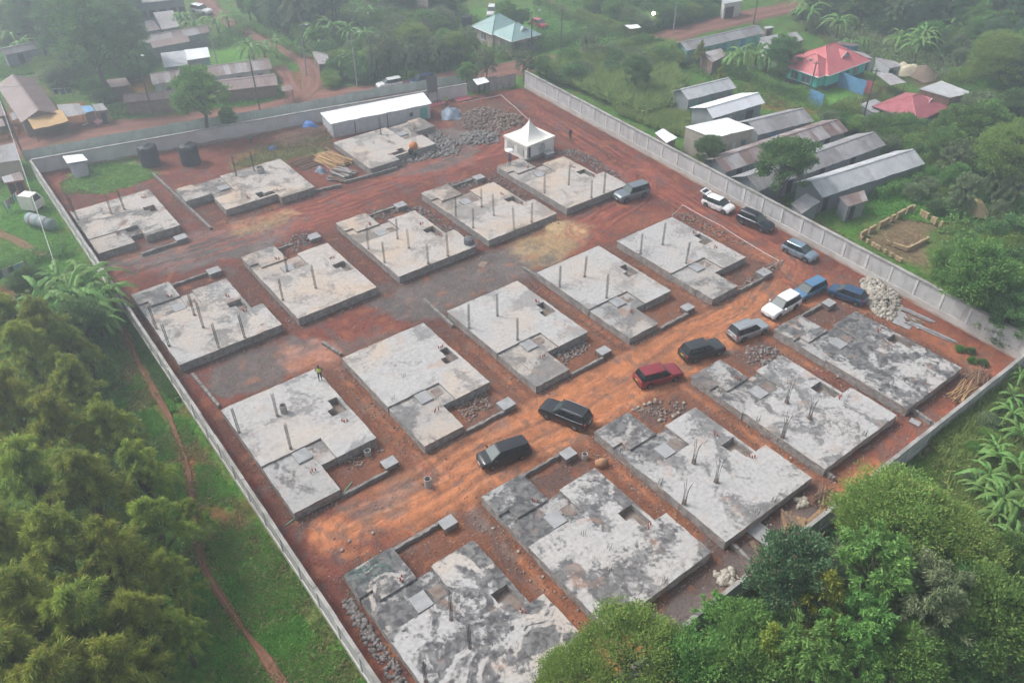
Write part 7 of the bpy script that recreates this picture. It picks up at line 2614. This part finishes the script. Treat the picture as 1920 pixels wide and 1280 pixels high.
TK = ['dark', 'mid', 'silver', 'dark', 'mid']
fill(['silver', 'mid', 'round', 'silver'], [(690, 85), (800, 70), (900, 80), (950, 110), (930, 140), (840, 140), (760, 150), (690, 130)], 26, 1, 'dense leafy tree in the thicket above the parked estate car', 'thicket above the parked estate car', (.5, .8), 2.5, 2.0)
fill(['mid', 'silver', 'blue'], [(500, 0), (640, 0), (640, 30), (560, 45), (500, 30)], 16, 2, 'dark tree in the wood at the top beyond the side lane', 'wood beyond the side lane', (.8, 1.2), 3, 3)
fill(['dark', 'tall', 'blue'], [(0, 0), (250, 0), (250, 20), (100, 50), (0, 45)], 14, 3, 'dark tree in the hazy wood at the top left', 'wood at the top left', (.6, 1.0), 4, 4)
fill(['silver', 'mid', 'blue', 'round', 'mid'], [(1640, 0), (1920, 0), (1920, 190), (1850, 150), (1830, 60), (1700, 40), (1600, 20)], 46, 4, 'hazy tree in the wood at the top right', 'wood at the top right', (.8, 1.3), 3, 3.4)
fill(['mid', 'silver', 'mid'], [(1760, 260), (1830, 220), (1920, 200), (1920, 420), (1830, 400), (1750, 330)], 26, 5, 'bushy tree on the slope behind the long white shed', 'bushes on the slope behind the long white shed', (.45, .8), 2, 1.9)
fill(['mid', 'dark', 'round'], [(1850, 470), (1920, 450), (1920, 640), (1850, 600)], 14, 6, 'bushy tree at the right beyond the ruined foundation', 'bushes beyond the ruined foundation', (.5, .85), 2, 2.4)
fill('shrub', [(1560, 215), (1720, 240), (1780, 300), (1700, 290), (1600, 250), (1540, 225)], 24, 7, 'green shrub between the long sheds and the red-brown roof', 'shrubs between the sheds and the red-brown roof', (.8, 1.4), 1, 1.5)
fill('shrub', [(1760, 130), (1920, 180), (1900, 240), (1790, 190)], 20, 8, 'green shrub around the grey mono-pitch building', 'shrubs around the grey mono-pitch building', (.9, 1.6), 1, 1.8)
fill('shrub', [(990, 115), (1090, 110), (1180, 90), (1260, 80), (1290, 110), (1180, 130), (1060, 150)], 30, 9, 'green shrub along the far side of the maize field', 'shrubs along the maize field', (.8, 1.4), 1, 1.6)
fill('shrub', [(700, 10), (830, 0), (840, 60), (720, 70)], 26, 10, 'shrub in the overgrown garden beyond the bananas', 'shrubs in the overgrown garden', (1.0, 2.0), 1, 2.0)
fill('shrub', [(70, 120), (200, 110), (230, 170), (200, 190), (150, 150), (80, 150)], 24, 11, 'green shrub behind the brown-roofed house', 'shrubs behind the brown-roofed house', (.8, 1.4), 1, 1.5)
fill('shrub', [(525, 95), (560, 100), (560, 60), (620, 80), (690, 100), (690, 150), (610, 160), (560, 120)], 22, 12, 'green shrub beside the fork of the side lane', 'shrubs at the fork of the side lane', (.8, 1.5), 1, 1.7)
fill('shrub', [(1480, 15), (1640, 15), (1640, 60), (1520, 55)], 10, 13, 'low shrub in the open field beyond the red-roofed house', 'shrubs in the open field', (.7, 1.2), 1, 3)
fill('shrub', [(1100, 0), (1340, 0), (1330, 30), (1200, 50), (1120, 30)], 26, 14, 'shrub in the green plot below the upper dirt road', 'shrubs below the upper dirt road', (1.0, 1.8), 1, 2.2)
fill(['mid', 'dark'], [(1490, 0), (1620, 0), (1560, 12)], 5, 16, 'hazy tree beyond the upper dirt road', 'trees beyond the upper dirt road', (.8, 1.1), 3, 3)
fill(['dark', 'mid'], [(700, 0), (860, 0), (850, 12), (720, 12)], 7, 17, 'hazy tree at the top behind the overgrown garden', 'trees behind the overgrown garden', (.8, 1.1), 3, 3)
fill('shrub', [(1790, 480), (1860, 480), (1900, 640), (1850, 650), (1790, 590)], 14, 18, 'green shrub outside the end of the long wall', 'shrubs outside the end of the long wall', (.8, 1.3), .5, 1.8)

fill('shrub', [(1180, 20), (1340, 0), (1330, 24), (1200, 52)], 12, 19, 'shrub along the hedge of the upper road', 'shrubs along the hedge of the upper road', (1.0, 1.6), 1, 2.0)
fill('shrub', [(1500, 0), (1920, 60), (1860, 150), (1700, 60), (1540, 40)], 40, 20, 'low shrub in front of the far wood', 'shrubs in front of the far wood', (.9, 1.8), 1, 2.4)
fill('shrub', [(0, 40), (120, 50), (120, 75), (0, 75)], 14, 21, 'shrub behind the far-left shed', 'shrubs behind the far-left shed', (1.0, 1.8), 1, 2.2)
fill('shrub', [(200, 95), (260, 60), (270, 130), (230, 165), (200, 150)], 14, 22, 'shrub under the towering dark tree', 'shrubs under the towering dark tree', (.9, 1.6), 1, 1.8)
fill('shrub', [(1690, 240), (1790, 270), (1770, 320), (1740, 310)], 14, 23, 'shrub at the gable of the silver-white shed', 'shrubs at the gable of the silver-white shed', (.8, 1.4), 1, 1.6)
fill('shrub', [(1660, 330), (1790, 300), (1850, 400), (1760, 400)], 16, 24, 'shrub in the plot of the ruined foundation', 'shrubs in the plot of the ruined foundation', (.5, 1.0), .5, 1.8)
fill(['mid', 'dark', 'silver'], [(430, 20), (500, 10), (560, 60), (640, 80), (600, 90), (520, 70)], 12, 25, 'leafy tree along the side lane', 'trees along the side lane', (.45, .75), 2, 2.6)

fill('shrub', [(1790, 850), (1930, 720), (1930, 1040), (1860, 1060), (1800, 960)], 26, 26, 'small leafy shrub among the maize outside the near wall', 'shrubs among the maize', (.35, .7), .5, 1.2)

# ---- hedges
hedge([(205, 218), (345, 195)], 'hedge along the road between the poles and the round tree', .8, 1.6, 330, 1, LM_DARK)
hedge([(430, 190), (525, 172)], 'hedge along the road below the patched tin roof', .8, 1.6, 330, 2, LM_DARK)
hedge([(935, 110), (1010, 92), (1120, 70)], 'clipped hedge in front of the teal-roofed house', .8, 2.0, 340, 3, LM_DARK)
hedge([(1000, 5), (1070, 40), (1130, 68), (1180, 62)], 'clipped hedge beyond the red car', .8, 1.8, 300, 4, LM_MID)
hedge([(1080, 32), (1130, 48), (1190, 70)], 'yellow-tipped hedge across the lawn from the red car', .6, 1.6, 300, 5, LM_OLIVE)
hedge([(1195, 60), (1350, 28)], 'hedge on the far side of the upper dirt road', 1.0, 2.0, 260, 6, LM_DARK)
hedge([(1325, 125), (1400, 150), (1450, 172), (1520, 190)], 'hedge between the pale sheds and the red-roofed house', 1.0, 1.8, 300, 7, LM_MID)
hedge([(1640, 375), (1700, 350), (1765, 325), (1800, 345)], 'hedge around the plot of the ruined foundation', .9, 1.5, 300, 8, LM_MID)
hedge([(-10, 510), (60, 490), (130, 470)], 'hedge across the garden above the bananas', .7, 1.3, 300, 9, LM_MID)
hedge([(395, 92), (425, 82), (460, 62)], 'hedge in front of the long rusty shed', .9, 2.0, 300, 10, LM_MID)
hedge([(440, 45), (480, 60), (530, 85), (570, 110)], 'hedge along the far side of the side lane', .8, 1.6, 280, 11, LM_MID)
hedge([(1230, 95), (1290, 110), (1300, 122)], 'hedge end beside the yellow flowering shrub', .8, 1.5, 280, 12, LM_SILVER)

# ---- leafy undergrowth that closes the gaps between shrubs
def under(poly, n, seed, mt, label, h=.9, sz=.38):
    rs = np.random.default_rng(seed)
    P = scatter(poly, n, seed)
    P = P[clear(P[:, 0], P[:, 1], .25, .2)]
    d = fbm(P[:, 0] * .35, P[:, 1] * .35, seed)
    keep_ = d > .36
    P, d = P[keep_], d[keep_]
    zz_ = h * rs.random(len(P)) * np.clip((d - .3) * 3, .15, 1.4)
    D = rs.normal(size=(len(P), 3)); D[:, 2] += .6
    V, F = leaf_quads(np.column_stack([P, zz_ - .05]), D, sz * rs.uniform(.5, 1.3, len(P)), sz * .42, rs)
    tag(obj('undergrowth', np_mesh('undergrowth', V, F, [mt])), label, None, None, 'stuff')


under([(1500, 0), (1920, 0), (1920, 200), (1700, 130), (1560, 90)], 26000, 71, LM_SILVER, 'leafy undergrowth behind the red-roofed house', 1.2, .5)
under([(1560, 215), (1740, 225), (1920, 190), (1920, 440), (1780, 420), (1700, 300)], 26000, 72, LM_MID, 'leafy undergrowth on the right-hand slope', 1.2, .45)
under([(1760, 430), (1920, 420), (1920, 700), (1830, 620), (1770, 560)], 14000, 73, LM_MID, 'leafy undergrowth outside the end of the long wall', .9, .4)
under([(1000, 0), (1350, 0), (1330, 40), (1120, 110), (1000, 60)], 20000, 74, LM_MID, 'leafy undergrowth below the upper road', 1.0, .5)
under([(440, 0), (860, 0), (960, 110), (840, 150), (690, 150), (560, 110)], 34000, 75, LM_MID, 'leafy undergrowth beyond the side lane', 1.4, .5)
under([(0, 20), (260, 0), (270, 150), (200, 190), (60, 130), (0, 120)], 20000, 76, LM_MID, 'leafy undergrowth among the tall dark trees', 1.0, .45)
under([(1240, 100), (1520, 120), (1560, 215), (1440, 200), (1330, 150)], 9000, 77, LM_MID, 'leafy undergrowth around the clipped hedge', .8, .4)
under([(1740, 870), (1930, 700), (1930, 1100), (1850, 1090), (1790, 980)], 9000, 80, LM_BRIGHT, 'bright leafy weeds among the banana plants', .7, .3)
under([(0, 560), (160, 560), (300, 850), (330, 1280), (0, 1280)], 16000, 78, LM_DARK, 'dark undergrowth beneath the feathery grove', 1.0, .4)
under([(1300, 1150), (1700, 870), (1920, 1050), (1920, 1300), (1150, 1300)], 16000, 79, LM_DARK, 'dark undergrowth beneath the near thicket', 1.0, .4)

# ---- maize and weeds: uncountable
blades('maize_field', scatter([(1040, 150), (1130, 125), (1250, 110), (1270, 160), (1260, 200), (1200, 220), (1130, 190)], 3800, 31), 2.0, .16, LM_MAIZE, .75, 31, .3, 9, label='standing maize behind the long wall')
blades('maize_field', scatter([(1010, 140), (1080, 125), (1200, 105), (1260, 95), (1260, 112), (1130, 130), (1050, 155)], 2200, 32), 2.2, .16, LM_MAIZE, .7, 32, .3, 9, label='taller green maize row beyond the standing maize')
blades('weeds', scatter([(1140, 190), (1220, 210), (1290, 215), (1290, 262), (1220, 240), (1160, 215)], 1500, 33), 1.1, .10, LM_MAIZE, .5, 33, 0, 6, label='weeds between the long wall and the pale shed')
blades('maize_field', scatter([(1750, 830), (1920, 700), (1920, 1040), (1850, 1060), (1790, 960)], 2400, 34), 1.2, .15, LM_MAIZE, .6, 34, 0, 9, label='young maize and yellowing weeds outside the near wall')
blades('weeds', scatter([(1720, 860), (1920, 680), (1920, 1120), (1850, 1100), (1790, 980)], 5000, 35), .55, .09, LM_DRY, 1.1, 35, 0, 3, label='dry weeds between the banana plants')
blades('weeds', scatter([(1700, 890), (1910, 720), (1930, 760), (1740, 930)], 3500, 36), .5, .09, LM_GRASS, .8, 36, 0, 3, label='green weeds along the near wall')
# grass by the footpath, thick near the camera
_wl = lambda x, y: (x < 8.9)
gp_ = scatter([(200, 560), (250, 640), (420, 900), (560, 1090), (700, 1290), (420, 1300), (330, 1000), (230, 800), (150, 600)], 30000, 41, 0, avoid=lambda x, y: (x < 8.9) & (fbm(x * .35, y * .35, 77) > .40) & (line_d(x, y, [at(*q_)[:2] for q_ in [(232, 620), (290, 735), (352, 870), (372, 1010), (430, 1145), (500, 1240), (570, 1340)]]) > .5))
blades('grass', gp_, .26, .055, LM_GRASS, .9, 41, -.06, 3, label='short green grass beside the footpath')
gp_ = scatter([(200, 560), (250, 640), (420, 900), (560, 1090), (700, 1290), (420, 1300), (330, 1000), (230, 800), (150, 600)], 5000, 42, 0, avoid=lambda x, y: (x < 8.9) & (fbm(x * .3, y * .3, 177) > .50))
blades('grass', gp_, .38, .06, LM_DRY, .9, 42, -.06, 3, label='straw-coloured grass in the verge')
gp_ = scatter([(243, 600), (262, 622), (338, 748), (318, 745), (268, 670)], 2600, 43, 0, avoid=_wl)
blades('ground_cover', gp_, .35, .2, LM_DARK, 1.3, 43, 0, 5, label='dark leafy ground cover along the footpath wall')
gp_ = scatter([(0, 330), (70, 330), (160, 500), (100, 520), (0, 500)], 6000, 44, 0, avoid=_wl)
blades('grass', gp_, .22, .06, LM_GRASS, .9, 44, -.06, 3, label='garden grass around the wrecked truck cab')
gp_ = scatter([(110, 345), (180, 305), (260, 310), (300, 330), (200, 365), (120, 365)], 3000, 45, 0, avoid=lambda x, y: (x > 9.7))
blades('grass', gp_, .25, .06, LM_GRASS, .9, 45, .02, 3, label='grass inside the far wall corner')
gp_ = scatter([(430, 310), (530, 262), (620, 250), (625, 280), (470, 318)], 900, 46)
blades('weeds', gp_, .35, .08, LM_DRY, .9, 46, .1, 4, label='weeds and clippings heaped by the back wall')
gp_ = scatter([(50, 298), (300, 250), (560, 205), (570, 200), (330, 238), (60, 285)], 3500, 47)
blades('grass', gp_, .45, .09, LM_GRASS, .8, 47, -.05, 4, label='rank grass between the tin fence and the back wall')
for k, pl in enumerate([[(190, 225), (340, 205), (480, 200), (540, 180), (520, 172), (340, 195)], [(1170, 270), (1300, 330), (1560, 470), (1700, 560), (1760, 580), (1580, 440), (1330, 300)], [(1600, 330), (1780, 320), (1820, 400), (1760, 420), (1620, 400)], [(900, 55), (1120, 60), (1080, 85), (940, 95)], [(1500, 40), (1700, 30), (1680, 90), (1560, 90)], [(0, 120), (110, 120), (80, 135), (0, 145)]]):
    blades('grass', scatter(pl, 1500 if k == 0 else 3500, 60 + k, 0, avoid=lambda x, y: poly_sd(x, y, PLOT) > .5), .4, .10, [LM_GRASS, LM_DRY, LM_GRASS, LM_GRASS, LM_DRY, LM_GRASS][k], .8, 60 + k, -.05, 3,
           label=['roadside grass below the hedges', 'dry grass outside the long wall', 'rough grass around the ruined foundation', 'lawn in front of the teal-roofed house', 'dry grass in the open field', 'grass in front of the far-left shed'][k])
# ================================================================ HAZE
_hz = bpy.data.materials.new('misty_air')
_hz.use_nodes = True
_ht = _hz.node_tree
_ht.nodes.clear()
_pv = _ht.nodes.new('ShaderNodeVolumePrincipled')
_pv.inputs['Color'].default_value = (.80, .91, 1.0, 1)
_pv.inputs['Density'].default_value = 0.0031
_pv.inputs['Anisotropy'].default_value = 0.6
_ho = _ht.nodes.new('ShaderNodeOutputMaterial')
_ht.links.new(_pv.outputs[0], _ho.inputs['Volume'])
_hb = MB().box((0, 0, 25.5), (1640, 1640, 55)).build('haze', _hz)
tag(_hb, 'thin grey morning mist over the whole plot', None, None, 'stuff')
